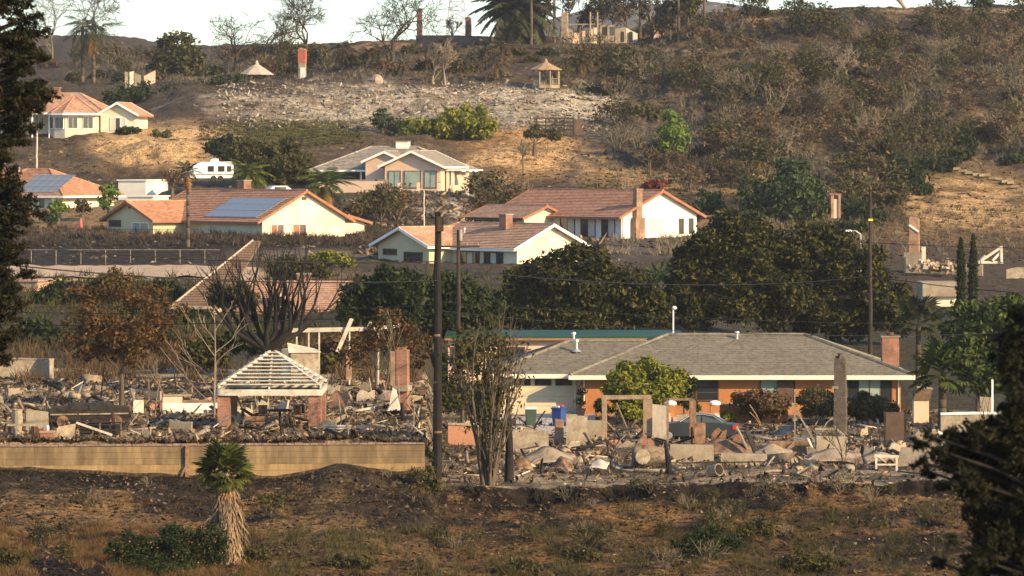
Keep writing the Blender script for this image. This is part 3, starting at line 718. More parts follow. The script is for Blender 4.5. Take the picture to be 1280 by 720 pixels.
# ---- H4 grey roofed house
def h4():
    d = 440.; s = F/d
    r = empty('grey_roofed_house', 'grey roofed house with a pink front gable of three tall green windows', 'house', at(515, 238, d), math.radians(-14), 'houses still standing on the hillside')
    X = lambda px: (px-515)/s
    B = Block(r, X(470), 7.0, 0, 15.5, 10, 2.6, 2.3, oh=.8, ends=('hip','hip')); B.walls(M_pink); B.roof(M_grey, M_wtrim, .22)
    G = Block(r, X(520), 3.4, -90, 9.5, 6.6, 2.9, 1.5, oh=.6, end_oh=.7); G.walls(M_pink); G.roof(M_grey, M_wtrim, .22, M_wtrim)
    for x, w, b in ((-2.15, 1.35, 1), (0, 1.9, 0), (2.1, 1.35, 1)): G.window('right', x, .35, w, 1.85, M_btrim, M_gglass, b)
    T = Block(r, X(478), 3.5, -90, 6, 4.6, 3.35, 1.0, oh=.4, end_oh=.4); T.walls(M_pink); T.roof(M_grey, M_wtrim, .2, M_wtrim)
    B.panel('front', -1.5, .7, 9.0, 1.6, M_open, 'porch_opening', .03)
    for x in (-2.5, 2.2): B.panel('front', x, .5, .2, 2.0, M_wtrim, 'porch_post', .2)
    chimney(r, X(482), 7, 3.5, 5.6, 1.5, .9, M_white)
    p = MB(); p.box(X(552), X(592), .2, 5.2, 2.25, 2.42); p.build('patio_cover', M_wtrim, r)
    for px in (560, 566, 585):
        b = MB(); b.box(X(px)-.16, X(px)+.16, .4, .72, -1, 2.25); b.build('patio_post', M_cream, r)
    vent(r, X(425), 5.5, 4.0, .4)
    # garden wall in front of the porch
    w = empty('garden_wall', 'low tan garden wall left of the three tall green windows', 'wall', on(452, 434, -.2), math.radians(-14))
    b = MB(); b.box(-3.6, 3.0, -.12, .12, -1, 1.55); b.build('wall', M_pink, w); b = MB(); b.box(-3.7, 3.1, -.17, .17, 1.55, 1.66); b.build('wall_cap', M_conc, w)
h4()
# ---- H7 house behind the bare black tree
def h7():
    d = 300.; s = F/d
    r = empty('tile_roofed_house', 'pink house with a salmon tile roof half hidden by the bare black tree', 'house', at(360, 424, d), math.radians(0), 'houses still standing on the hillside')
    X = lambda px: (px-360)/s
    B = Block(r, X(352), 5, -16, 11.0, 8, 2.3, 1.9, oh=.6, ends=('gable','gable')); B.walls(M_pink); B.roof(M_tile2, M_rtrim, .2)
    B.window('front', 1.5, .6, 1.3, 1.4, M_btrim, M_glass, 1); B.window('right', 0, .5, 1.6, 1.4, M_wtrim, M_glass, 1); B.window('front', -2.6, .6, 1.5, 1.3, M_wtrim, M_curt, 1)
    chimney(r, X(376), 5.0, 2.5, 4.9, 1.1, .8, M_brick)
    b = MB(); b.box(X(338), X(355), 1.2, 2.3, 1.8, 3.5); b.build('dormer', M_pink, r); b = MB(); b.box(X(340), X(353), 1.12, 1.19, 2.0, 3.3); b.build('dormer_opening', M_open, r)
    r2 = empty('shingle_roofed_house', 'brown shingle roofed house with a steep pale rake edge left of the bare black tree', 'house', at(262, 405, 296), 0, 'houses still standing on the hillside')
    s2 = F/296.; Y = lambda px: (px-262)/s2
    # steep roof climbing back to the right
    sl = MB(); slope(sl, (Y(215),-1.0,1.35), (Y(276),-1.0,1.35), (Y(321),5.5,6.3), (Y(311),5.5,6.3), .18, .34)
    sl.build('roof', M_brown, r2)
    e = MB(); e.bar((Y(214.5),-1.06,1.38), (Y(310.5),5.5,6.35), .08, .16); e.build('barge_board', M_ash_trim, r2)
    g = MB(); g.bar((Y(213),-1.1,1.3),(Y(276),-1.1,1.3), .1, .22); g.build('fascia', M_conc, r2)
    w = MB(); w.box(Y(222), Y(272), -.2, 4.0, -2, 1.25); w.build('wall', M_pink, r2)
    for px in (231, 255):
        f = MB(); f.box(Y(px)-.5, Y(px)+.5, -.28, -.204, -.6, .6); fo = f.build('window', M_btrim, r2); p = MB(); p.box(Y(px)-.42, Y(px)+.42, -.30, -.282, -.5, .5); p.build('pane', M_glass, fo)
h7()
# ---- small plain white buildings left of the trailer, pink wall at far left
M_rpink = mat('dull_pink_stucco', (.36,.22,.15), (.45,.29,.20), fine=.2)
def sheds():
    def shed(px0, px1, d, ytop, ybot, dep, m, label, name='outbuilding', door=None, yaw=-20):
        s = F/d; w = (px1-px0)/s; h = (ybot-ytop)/s
        r = empty(name, label, 'building', at((px0+px1)/2, ybot, d), math.radians(yaw))
        b = MB(); b.box(-w/2, w/2, 0, dep, -1.5, h); b.build('wall', m, r); b = MB(); b.box(-w/2-.15, w/2+.15, -.15, dep+.15, h, h+.14); b.build('roof', m, r)
        if door:
            f = MB(); f.box(door[0]*w-.45, door[0]*w+.45, -.07, -.004, h*.35, h*.7); fo = f.build('window', M_btrim, r)
            f = MB(); f.box(door[0]*w-.38, door[0]*w+.38, -.085, -.072, h*.38, h*.67); f.build('pane', M_glass, fo)
        return r
    shed(146, 184, 446, 226, 250, 6, M_white, 'low white flat topped building against the dirt bank, left of the trailer')
    shed(158, 193, 425, 246, 265, 4, M_white, 'small white outbuilding with one dark window above the terracotta roof', door=(.3,))
    shed(24, 48, 318, 352, 388, 4, M_rpink, 'plain pink building showing behind the foliage at the far left')
sheds()
# ------------------------------------------------------------------ plants
def leafmat(n, a, b, c=None, trans=.25): return mat(n, a, b, c3=c, scale=.5, island=True, rough=.75, fine=0, trans=trans, spec=.15)
M_dark  = leafmat("dark_evergreen_leaf", (.006,.009,.0025), (.023,.026,.006), (.115,.10,.023))
M_dkgrn = leafmat("dark_green_leaf", (.008,.014,.004), (.022,.034,.009), (.055,.070,.018))
M_blue  = leafmat("blue_green_leaf", (.014,.027,.012), (.038,.060,.022), (.095,.12,.042))
M_bright= leafmat("bright_green_leaf", (.04,.085,.012), (.11,.17,.028), (.20,.25,.05))
M_yel   = leafmat("yellow_green_leaf", (.05,.065,.008), (.15,.16,.02), (.29,.27,.045))
M_olive_l = leafmat("olive_leaf", (.020,.021,.006), (.055,.052,.015), (.115,.10,.03))
M_rust  = leafmat("rust_brown_leaf", (.030,.020,.008), (.085,.045,.016), (.16,.092,.032))
M_dry   = leafmat("dry_brown_leaf", (.045,.028,.014), (.10,.062,.03), (.18,.12,.06))
M_rose  = leafmat("orange_pink_petal", (.38,.10,.06), (.55,.20,.11))
M_near  = leafmat("shade_black_needle", (.006,.007,.003), (.013,.013,.005), (.026,.025,.009), trans=.1)  # the conifer's shade is put into this near-black leaf colour
M_near2 = leafmat("dark_olive_needle", (.006,.006,.002), (.014,.013,.004), (.042,.034,.010), trans=.15)
M_straw = leafmat("dry_straw", (.085,.047,.019), (.155,.09,.036), (.25,.16,.072))
M_weed  = leafmat("green_weed", (.04,.04,.014), (.075,.068,.024), (.13,.10,.04))
M_palmg = leafmat("palm_leaf", (.022,.040,.009), (.055,.080,.018), (.115,.135,.036))
M_palmd = leafmat("dull_palm_leaf", (.022,.030,.014), (.05,.056,.025), (.09,.085,.04))
M_palmo = leafmat("orange_dead_palm_leaf", (.20,.09,.025), (.36,.17,.05), (.45,.26,.1))
M_bark  = mat("brown_bark", (.07,.05,.035), (.13,.095,.065), scale=2, stretch=(1,1,.25), bump=.3, fine=.4)
M_barkp = mat("pale_bark", (.20,.15,.11), (.32,.25,.18), scale=2, stretch=(1,1,.3), bump=.3, fine=.3)
M_char  = mat("charred_bark", (.007,.006,.005), (.020,.016,.013), scale=3, stretch=(1,1,.3), bump=.4, fine=.4)
M_twig  = leafmat("grey_brown_twig", (.075,.062,.040), (.15,.122,.078), (.26,.21,.135), trans=0)
M_twigd = leafmat("charred_twig", (.02,.017,.014), (.05,.04,.03), (.10,.075,.05), trans=0)

def unit(v): return v/np.maximum(np.linalg.norm(v, axis=-1, keepdims=True), 1e-9)
def leaves(r, lobes, per, size, asp=.45, shell=.5, up=.3, bumpy=.35):
    """many small rhombic leaves through the outer part of each ellipsoid (c, radii); per = leaves per square metre of lobe face"""
    Vs = []
    for c, R in lobes:
        R = np.asarray(R, float); n = int(per*4*(R[0]*R[1]+R[1]*R[2]+R[0]*R[2])/3*2)
        u = unit(r.normal(size=(n, 3)))
        lump = 1 + bumpy*(np.sin(u[:,0]*5+c[0]*3)*np.sin(u[:,1]*6+c[1])*np.sin(u[:,2]*5+c[2]*2)) + .10*r.normal(size=n)
        rad = (1-(1-shell)*r.random(n)**1.3)*lump
        p = np.asarray(c) + u*R*rad[:, None]
        nrm = unit(u*.8 + r.normal(size=(n,3))*.7 + np.array([0,0,up])); t = unit(np.cross(nrm, r.normal(size=(n,3)))); b = np.cross(nrm, t)
        s = size*(.55+.9*r.random(n))[:, None]
        Vs.append(np.stack([p-t*s, p+b*s*asp, p+t*s, p-b*s*asp], 1))
    V = np.concatenate(Vs).reshape(-1, 3); return V, np.arange(len(V)).reshape(-1, 4)
def tubes(segs, k=5):
    """tapered limbs from (p0, p1, r0, r1) rows"""
    S = np.array([(*a, *b, c, d) for a, b, c, d in segs], float); p0, p1 = S[:, :3], S[:, 3:6]
    d = unit(p1-p0); u = np.where(np.abs(d[:, 2:3]) < .9, np.array([[0,0,1.]]), np.array([[1.,0,0]])); a = unit(np.cross(d, u)); b = np.cross(a, d)
    t = 2*np.pi*np.arange(k)/k; ring = a[:,None]*np.cos(t)[None,:,None] + b[:,None]*np.sin(t)[None,:,None]
    V = np.stack([p0[:,None]+ring*S[:,6,None,None], p1[:,None]+ring*S[:,7,None,None]], 1).reshape(-1, 3)
    n = len(S); base = (np.arange(n)*2*k)[:, None]; q = np.arange(k)
    Fc = np.stack([base+q, base+(q+1)%k, base+k+(q+1)%k, base+k+q], -1).reshape(-1, 4)
    return V, Fc
RMIN = [.012]
def grow(r, p, d, ln, rad, depth, segs, tips, spread=.55, nb=(2,3), lf=.72, rf=.62, up=.12, wig=.12, sub=3):
    p = np.asarray(p, float); d = unit(np.asarray(d, float))
    for i in range(sub):
        d = unit(d + r.normal(size=3)*wig + np.array([0,0,up*.4])); q = p + d*ln/sub
        r1 = max(rad*rf**(1/sub), RMIN[0]); segs.append((p, q, rad, r1)); p, rad = q, r1
        if depth > 0 and i < sub-1 and r.random() < .45:
            a = unit(np.cross(d, r.normal(size=3))); grow(r, p, d*np.cos(spread*1.3)+a*np.sin(spread*1.3), ln*lf*.8, max(rad*.6, RMIN[0]), depth-1, segs, tips, spread, nb, lf, rf, up, wig, sub)
    if depth <= 0: tips.append(p); return
    for _ in range(r.integers(nb[0], nb[1]+1)):
        a = unit(np.cross(d, r.normal(size=3))); s = spread*(.6+.7*r.random())
        grow(r, p, d*np.cos(s)+a*np.sin(s)+np.array([0,0,up]), ln*lf*(.8+.4*r.random()), max(rad*.78, RMIN[0]), depth-1, segs, tips, spread, nb, lf, rf, up, wig, sub)

def plant(name, label, cat, base, group=None, rz=0): return empty(name, label, cat, base, rz, group)
def px_tree(name, label, d, tpx, lobes, lm, size=.22, per=9, bm=None, cat='tree', group=None, seed=0, shell=.45, depth=.8, tr=.28, bottom=None, asp=.45, sub=6, dens=1.0, grow_k=1.04):
    """tree whose crown lobes are given as image ellipses at distance d; each lobe gets its own depth and is broken into clumps"""
    r = np.random.default_rng(seed+int(tpx)); s = F/d
    base = on(tpx, d, -.1); root = plant(name, label, cat, base, group); B = np.array(base)
    L3, segs = [], []
    for (x, y, rx, ry) in lobes:
        c = np.array(at(x, y, d)) - B; c[1] += r.uniform(-.5, .5)*rx/s*depth; R = np.array([rx/s, rx/s*depth, ry/s])*grow_k
        L3.append((c, R*.80))
        n = sub + int(rx*ry/220)
        for _ in range(n):
            u = unit(r.normal(size=3)); q = c + u*R*.80; k = r.uniform(.20, .40); L3.append((q, np.array([k,k,k*.8])*max(R[0]*.8, R[2]*.8)))
    fork = np.array([0, 0, max(.4, min(c[2]-R[2]*.3 for c, R in L3[:1])*.55)])
    segs.append(((0,0,-.3), fork*.5, tr*1.25, tr)); segs.append((fork*.5, fork, tr, tr*.85))
    for c, R in L3:
        m = fork*.45+c*.55 + r.normal(size=3)*.3; k = min(1, R[0]*.5); segs += [(fork, m, tr*.4*k, tr*.22*k), (m, c, tr*.22*k, tr*.06*k)]
    V, Fc = tubes(segs); link('trunk', np_mesh('trunk', V, Fc, bm or M_bark, True), root)
    V, Fc = leaves(r, L3, per if per > 20 else per*.24/size**2*dens, size, asp, shell); link('crown', np_mesh('crown', V, Fc, lm), root)
    return root

def bare_tree(name, label, base, h, bm, seed, spread=.5, depth=4, r0=.22, lean=(0,0), nb=(2,3), lf=.74, cat='tree', group=None, lm=None, per=3, size=.12, trunk=.35, up=.12, sub=3):
    r = np.random.default_rng(seed); root = plant(name, label, cat, base, group); segs, tips = [], []; RMIN[0] = .026 if base[1] > 400 else .012
    grow(r, (0,0,-.2), (lean[0], lean[1], 1), h*trunk, r0, depth, segs, tips, spread, nb, lf, .62, up, .10, sub)
    zt = max(max(q[2] for _, q, _, _ in segs), .1); segs = [(a*h/zt, b*h/zt, c, d) for a, b, c, d in segs]; V, Fc = tubes(segs, 5)
    link('trunk', np_mesh('trunk', V, Fc, bm), root); RMIN[0] = .012
    if lm:
        T = np.array(tips)*h/zt; n = len(T)*per; p = T[r.integers(0, len(T), n)] + r.normal(size=(n,3))*h*.035
        t = unit(r.normal(size=(n,3))); b = unit(np.cross(t, r.normal(size=(n,3)))); s = size*(.6+.8*r.random(n))[:,None]
        V = np.stack([p-t*s, p+b*s*.5, p+t*s, p-b*s*.5], 1).reshape(-1,3); link('crown', np_mesh('crown', V, np.arange(len(V)).reshape(-1,4), lm), root)
    return root

# ---- palms
def feather(L, droop, n=16, w=.06, lm=None, lean=.35, hang=.5, seed=0):
    r = np.random.default_rng(seed); V, Q = [], []
    def P(t): return np.array([L*(t-.12*droop*t*t), 0, L*(lean*t - droop*t*t*.9)])
    for i in range(10):
        a, b = P(i/10), P((i+1)/10); k = len(V); wd = .03*(1-i/11); V += [a+[0,-wd,0], a+[0,wd,0], b+[0,wd,0], b+[0,-wd,0]]; Q.append((k,k+1,k+2,k+3))
    for i in range(n):
        t = .15+.83*i/n; a = P(t); d = unit(P(min(1,t+.05))-P(max(0,t-.05)))
        for sd in (-1, 1):
            ll = L*.30*np.sin(np.pi*(.25+.7*t))*(.8+.4*r.random()); o = unit(d*.55 + np.array([0,sd,0])*.9 + np.array([0,0,-hang*(.5+r.random())])); q = a+o*ll
            k = len(V); V += [a-d*w*.6, a+d*w*.6, (a+q)/2+d*w+[0,0,.02], q]; Q.append((k,k+1,k+2,k+3))
    return np_mesh('frond', np.array(V), np.array(Q), lm)
def fan(L, n=15, lm=None, R=.62, fold=.25):
    V, Q = [], []; c = np.array([L, 0, 0]); V += [(0,-.02,0),(0,.02,0),(L,.015,0),(L,-.015,0)]; Q.append((0,1,2,3))
    for i in range(n):
        a = -2.2+4.4*i/(n-1); d = np.array([np.cos(a), np.sin(a), -.12-.15*abs(np.sin(a))]); e = np.array([-np.sin(a), np.cos(a), fold]); ll = R*(1-.25*abs(a)/2.2)
        k = len(V); V += [c, c+d*ll*.55+e*.055*R/.62, c+d*ll+[0,0,-.12*ll], c+d*ll*.55-e*np.array([1,1,-1])*.055*R/.62]; Q.append((k,k+1,k+2,k+3))
    return np_mesh('frond', np.array(V), np.array(Q), lm)
def palm(name, label, base, h, mesh, n, trunk_r, bm, el=(-.5, 1.1), dead=None, nd=0, seed=0, lean=(0,0), cat='palm tree', group=None, sc=1.0, bend=0):
    r = np.random.default_rng(seed); root = plant(name, label, cat, base, group); top = Vector((lean[0], lean[1], h))
    mb = MB(); k = 7; pts = [Vector((lean[0]*(i/k)**1.6, lean[1]*(i/k)**1.6, -.3+(h+.3)*i/k)) for i in range(k+1)]
    for i in range(k): mb.tube(pts[i], pts[i+1], trunk_r*(1.25-.35*i/k), trunk_r*(1.25-.35*(i+1)/k), 9)
    mb.build('trunk', bm, root, smooth=True)
    for i in range(n):
        e = el[0]+(el[1]-el[0])*((i+.5)/n)**.8; me = mesh[i % len(mesh)] if isinstance(mesh, list) else mesh
        link('frond', me, root, top+Vector((0,0,.1*e)), (r.normal()*.15, -e, i*2.4+r.random()*.5), sc*(.85+.3*r.random()))
    for i in range(nd):
        link('dead_frond', dead, root, top-Vector((0,0,.15+.5*r.random())), (r.normal()*.2, .75+.65*r.random(), i*2.4+r.random()), sc*(.8+.3*r.random()))
    return root

GB = 'bare trees along the ridge'
def vegetation():
    # broad dark trees behind the ranch house
    px_tree('broad_tree', 'broad dark evergreen behind the garage end of the ranch roof, smaller than its neighbour', 287, 725,
      [(722,345,62,38),(668,362,44,38),(775,358,46,36),(700,390,60,34),(640,388,32,30),(755,395,60,30),(808,382,36,36),(828,392,20,28)], M_dark, .185, 10, seed=1, tr=.3, grow_k=1.02)
    px_tree('broad_tree', 'biggest dark round evergreen crown, crossed at its right side by a wooden utility pole', 292, 985,
      [(930,302,70,44),(882,330,48,52),(1000,316,68,46),(1058,336,60,50),(1102,375,48,44),(950,370,80,44),(1040,392,70,34),(872,385,46,34),(858,362,32,44),(1120,396,32,26)], M_dark, .185, 10, seed=2, tr=.4, grow_k=.90)
    px_tree('evergreen_tree', 'dark green dense tree left of the tall charred utility pole', 266, 470, [(470,372,46,34),(505,358,40,30),(440,386,22,24),(490,395,50,28)], M_dkgrn, .2, 10, seed=3)
    px_tree('evergreen_tree', 'dark green dense tree just right of the tall charred utility pole', 270, 575, [(570,375,40,40),(598,388,34,34),(560,400,40,26)], M_dkgrn, .2, 10, seed=4)
    px_tree('leafy_tree', 'blue green leafy tree at the foot of the right hillside above the biggest dark crown', 425, 985, [(985,236,48,38),(940,242,26,24),(1012,256,32,26),(958,262,36,22)], M_blue, .3, 6, seed=5, tr=.3)
    px_tree('leafy_tree', 'small blue green tree right of the bright white gable', 428, 885, [(885,252,20,16),(898,262,18,12)], M_blue, .28, 6, seed=6)
    px_tree('leafy_bush', 'single bright green egg shaped bush on the brown slope', 476, 842, [(842,166,24,28),(838,186,22,18)], M_bright, .26, 8, cat='bush', seed=7)
    px_tree('leafy_bush', 'big rounded yellow green bush under the ash terrace', 492, 580, [(582,150,38,19),(600,160,24,16),(555,160,26,16)], M_yel, .26, 8, cat='bush', seed=8)
    px_tree('leafy_bush', 'low yellow green bush left of the biggest yellow green one', 494, 525, [(528,160,26,17),(515,170,26,12)], M_yel, .26, 8, cat='bush', seed=9)
    px_tree('leafy_bush', 'small dark green bush at the left end of the yellow green bushes', 497, 478, [(477,150,16,15),(497,160,14,14)], M_blue, .24, 8, cat='bush', seed=10)
    px_tree('leafy_bush', 'green bush below the small dark timber deck', 478, 668, [(668,166,14,10),(692,168,14,8)], M_weed, .22, 8, cat='bush', seed=45)
    px_tree('shade_tree', 'dark olive shade tree behind the white trailer', 452, 350, [(358,203,40,30),(318,190,36,20),(384,216,20,22),(332,218,32,18)], M_olive_l, .26, 8, seed=11)
    px_tree('shade_tree', 'dark green hedge like tree above the white trailer', 462, 278, [(282,186,28,16),(268,182,16,12)], M_dkgrn, .26, 8, seed=12)
    px_tree('round_tree', 'round olive brown tree standing on the far left ridge', 588, 222, [(224,66,34,28),(210,78,28,22),(238,82,26,22)], M_olive_l, .34, 6, seed=13)
    for i, (x, y, rx, ry, m, lab) in enumerate([(165,120,34,18,M_dkgrn,'dark green bush directly behind the hexagonal bay house'),(210,124,36,22,M_dkgrn,'dark conifer like bush between the bay house and the stone terrace'),
            (255,122,36,24,M_olive_l,'dark olive bush behind the green grass patch at upper left'),(288,108,26,18,M_dkgrn,'dark bush left of the pale roofed garden pavilion')]):
        px_tree('dark_bush', lab, 545, x, [(x,y,rx,ry),(x+14,y+6,rx*.6,ry*.8)], m, .3, 6, cat='bush', seed=20+i)
    px_tree('small_tree', 'small bright green tree in front of the low white flat topped building', 408, 137, [(137,240,14,11),(132,252,11,9)], M_bright, .2, 9, seed=14)
    px_tree('garden_bush', 'green garden bush right below the porch of the far left solar house', 405, 72, [(72,258,15,9)], M_bright, .2, 9, cat='bush', seed=15)
    px_tree('garden_bush', 'green garden bush on the bank nearest the dark tall conifer', 398, 62, [(62,272,14,9)], M_blue, .2, 9, cat='bush', seed=16)
    px_tree('garden_bush', 'thin olive bush at the right end of the far left solar house', 408, 103, [(103,258,12,9)], M_olive_l, .2, 8, cat='bush', seed=17)
    px_tree('garden_bush', 'low green bush on the top of the dirt bank right of the bay house', 497, 202, [(200,170,16,6),(212,174,10,5)], M_weed, .22, 9, cat='bush', seed=46)
    px_tree('garden_bush', 'clipped dark bush under the end gable of the bay house', 497, 160, [(158,163,14,5),(170,163,8,4)], M_dkgrn, .2, 9, cat='bush', seed=47)
    px_tree('garden_bush', 'green bush at the foot of the drooping palm beside the cream gable', 390, 425, [(428,268,18,12),(445,262,12,10)], M_weed, .2, 9, cat='bush', seed=48)
    px_tree('garden_bush', 'yellow green bush in front of the middle tile roofed house', 335, 410, [(412,322,26,10),(432,328,16,8)], M_yel, .18, 9, cat='bush', seed=49)
    px_tree('red_bush', 'dark red flowering bush behind the roof of the house with the tall red chimney', 424, 820, [(820,230,14,7),(808,233,10,5)], leafmat('red_leaf', (.06,.012,.012), (.14,.03,.028), (.22,.06,.05)), .2, 9, cat='bush', seed=145)
    px_tree('purple_tree', 'small purple brown leafless looking tree left of the white trailer', 440, 215, [(214,222,13,13)], M_dry, .16, 5, seed=18)
    for i, (x, y, rx, ry, m, lab) in enumerate([(75,372,40,26,M_dkgrn,'dark green tree behind the rust brown tree, beside the pink building'),(205,362,24,14,M_dkgrn,'green clump at the lower left end of the brown shingled roof'),
            (130,358,40,16,M_olive_l,'olive bush above the crown of the rust brown tree'),(45,425,34,26,M_dkgrn,'dark green tree behind the broken pale garden wall at far left'),(205,425,30,22,M_dkgrn,'dark green tree behind the right edge of the rust brown crown')]):
        px_tree('green_tree', lab, 262 if y > 400 else 305, x, [(x,y,rx,ry),(x+18,y+8,rx*.7,ry*.8)], m, .2, 8, seed=30+i)
    # rust tree in the burnt lot
    px_tree('rust_leaved_tree', 'scorched tree with rust brown leaves standing in the burnt lot', 204, 152,
      [(152,362,48,28),(112,388,44,36),(190,392,46,38),(150,412,62,34),(205,425,26,24),(100,430,40,22),(160,440,52,18)], M_rust, .12, 8, bm=M_bark, dens=.23, seed=40, shell=.15, tr=.13)
    px_tree('scorched_bush', 'rust leaved scorched bush beside the tall brick chimney in the left lot', 214, 470, [(470,428,34,30),(490,405,26,26),(445,445,24,22),(515,430,26,34)], M_rust, .10, 7, cat='bush', dens=.35, seed=41, shell=.2, tr=.08)
    px_tree('scorched_tree', 'scorched green brown tree right behind the tall charred utility pole', 212, 578, [(572,470,28,36),(585,435,24,30),(566,500,26,22)], M_olive_l, .13, 9, dens=.5, seed=42, shell=.25, tr=.12)
    px_tree('citrus_tree', 'yellow green citrus tree in front of the orange wall', 229.5, 812, [(806,470,38,23),(782,482,28,22),(836,482,28,22),(808,490,50,20)], M_yel, .13, 16, cat='tree', seed=43, tr=.12)
    px_tree('clipped_shrub', 'dark green clipped shrub touching the right side of the citrus tree', 231, 855, [(856,484,15,20),(853,495,15,14)], M_dkgrn, .11, 16, cat='bush', seed=44, tr=.06)
    for i, (x, y, rx, ry, m, lab) in enumerate([(952,502,40,18,M_dry,'brown scorched hedge bush in front of the dark porch'),(1020,501,28,20,M_weed,'green rounded bush left of the dark chimney stack'),
            (1085,508,38,18,M_olive_l,'olive scorched bush right of the dark chimney stack'),(905,521,14,6,M_yel,'low yellow flowered plant beside the right garden pier'),(750,508,12,8,M_dkgrn,'low dark shrub at the corner of the orange wall'),
            (785,514,20,12,M_yel,'yellow green spiky plant at the left of the garden piers'),(862,505,10,8,M_blue,'small agave like plant between the garden piers')]):
        px_tree('garden_shrub', lab, 227, x, [(x,y,rx,ry),(x+8,y+4,rx*.7,ry*.8)], m, .12, 12, cat='bush', seed=50+i, tr=.04)
    # right edge
    px_tree('feathery_tree', 'feathery green tree on the right behind the near black foliage', 222, 1222, [(1222,408,44,36),(1252,390,34,28),(1205,440,36,30),(1250,440,36,36),(1228,470,36,26)], M_palmg, .17, 11, seed=60, shell=.2, tr=.12)
    px_tree('leafy_tree', 'dark green tree at the far right edge above the feathery tree', 300, 1262, [(1265,395,26,20),(1250,410,24,18)], M_bright, .2, 8, seed=61)
    for i, (x, lab) in enumerate([(1201, 'slim dark cypress, the left and lower of the pair'), (1216.5, 'slim dark cypress, the right and taller of the pair')]):
        top = 296-4*i; px_tree('cypress_tree', lab, 318, x, [(x, yy, max(2.4, min(8.0, 2.4+(yy-top)*.16)), 9) for yy in range(top+7, 386, 8)], M_dkgrn, .11, 16, seed=62+i, tr=.1, depth=1, sub=2, dens=1.6, grow_k=.9)
    # green bushes on the right slope
    for i, (x, y, rx, ry, m, lab) in enumerate([(395,455,34,20,M_olive_l,'olive bush under the white beam of the burnt patio'),(425,430,22,22,M_dry,'brown scorched bush at the left post of the white beam'),(255,440,30,20,M_olive_l,'olive brown bush behind the slim pale young tree'),(310,425,30,16,M_dkgrn,'dark green bush under the brown shingled roof'),(240,398,22,16,M_dkgrn,'dark green bush at the foot of the steep pale rake edge'),(420,375,26,22,M_dkgrn,'dark green bush hiding the right end of the salmon tile roof'),(290,368,36,13,M_olive_l,'dark green clump behind the limbs of the black leafless tree'),(370,335,40,9,M_olive_l,'olive hedge above the salmon tile roof')]):
        px_tree('scorched_bush', lab, 236 if y > 410 else (286 if x < 310 else 312), x, [(x,y,rx,ry),(x+14,y+6,rx*.7,ry*.8),(x-16,y+5,rx*.6,ry*.7)], m, .18, 8, cat='bush', seed=640+i, tr=.08)
    for i, (x, y, rx, ry) in enumerate([(1150,185,40,16),(1195,178,30,14),(1130,215,32,18),(1105,245,34,18),(1080,270,28,16),(1270,200,22,12),(1275,120,20,12),(1065,285,24,10),(1195,192,24,12),(1245,165,22,8),(905,178,26,12),(878,190,20,10),(990,135,24,12),(1165,205,34,14),(1110,190,26,12),(1215,165,26,10),(1060,260,26,12),(760,110,26,12),(800,140,28,12),(745,70,26,10),(790,85,22,9),(985,100,24,10),(1140,235,26,12)]):
        d = float(hit(x, y+ry*.6)[0]); px_tree('slope_bush', 'green bush growing among dead scrub on the right hillside', d, x, [(x,y,rx,ry),(x+rx*.45,y+ry*.2,rx*.6,ry*.7),(x-rx*.5,y+ry*.25,rx*.6,ry*.6)], M_dkgrn if i % 3 else M_weed, .3, 5, cat='bush', group='green bushes on the right hillside', seed=70+i, tr=.08)

    # bare trees on the ridge
    def onr(px, py, dz=-.2): d = float(hit(px, py)[0]); return on(px, d, dz), F/d
    for px, py, top, seed, dep, sp, m, r0, lab in [
        (385,80,-8,1,5,.50,M_twig,.32,'wide grey leafless tree behind the red and white chimney'),
        (490,84,-14,2,5,.62,M_twigd,.36,'dark leafless tree in front of the brown garden wall on the ridge'),
        (292,90,24,3,4,.55,M_twigd,.22,'small dark leafless tree left of the pale roofed pavilion'),
        (330,86,18,4,4,.5,M_twig,.2,'faint grey leafless tree between the pavilion and the wide grey tree'),
        (120,84,-12,5,5,.55,M_twig,.3,'leafless tree directly behind the drooping tall palms'),
        (540,106,50,6,4,.42,M_twig,.16,'brown twiggy bare tree at the edge of the ash terrace'),
        (556,106,44,7,4,.5,M_barkp,.2,'pale barked bare tree at the edge of the ash terrace'),
        (605,106,60,8,4,.5,M_twigd,.14,'dark bare shrub tree under the big ridge palm'),
        (64,70,-10,9,4,.5,M_twig,.25,'thin leafless tree showing beside the near conifer'),
        (565,56,16,10,4,.5,M_twig,.16,'faint leafless tree under the lattice power tower'),
        (655,222,170,11,4,.55,M_twig,.16,'small leafless tree on the tan dirt bank'),
        (1010,150,104,13,4,.7,M_twig,.12,'wide low grey bare tree left of the one with the pale forked trunk'),(1130,150,112,14,4,.7,M_twig,.12,'wide low grey bare tree near the middle of the right hillside'),(905,128,92,15,4,.7,M_twig,.12,'grey bare tree on the hillside above the egg shaped bush'),(1090,190,148,16,4,.7,M_twig,.12,'grey bare tree high above the yellow tagged pole'),(1175,85,48,17,4,.7,M_twig,.12,'grey bare tree near the top right of the hillside'),(985,195,160,18,4,.7,M_twig,.12,'grey bare tree just above the blue green leafy tree'),(870,110,78,19,4,.7,M_twig,.12,'grey bare tree beside the path below the burnt trees'),(1240,135,100,20,4,.7,M_twigd,.12,'dark bare tree at the right end of the hillside'),(1060,105,66,12,4,.75,M_barkp,.16,'wide low bare tree with a pale forked trunk on the right hillside')]:
        b, s = onr(px, py); wide = seed in (1,2,3,4,5,9,12) or seed >= 13; bare_tree('bare_tree', lab, b, (py-top)/s*(1.25 if wide else 1), M_twigd if seed in (1, 2, 3, 5) else m, 100+seed, sp*(1.35 if wide else 1.1), (5 if seed in (1, 2, 5) else dep), r0*1.25, nb=(3,4) if wide else (2,4), lf=.80 if wide else .74, trunk=.22 if wide else .33, up=.02 if wide else .1, cat='tree', sub=2 if seed in (1, 2, 5) else 3)
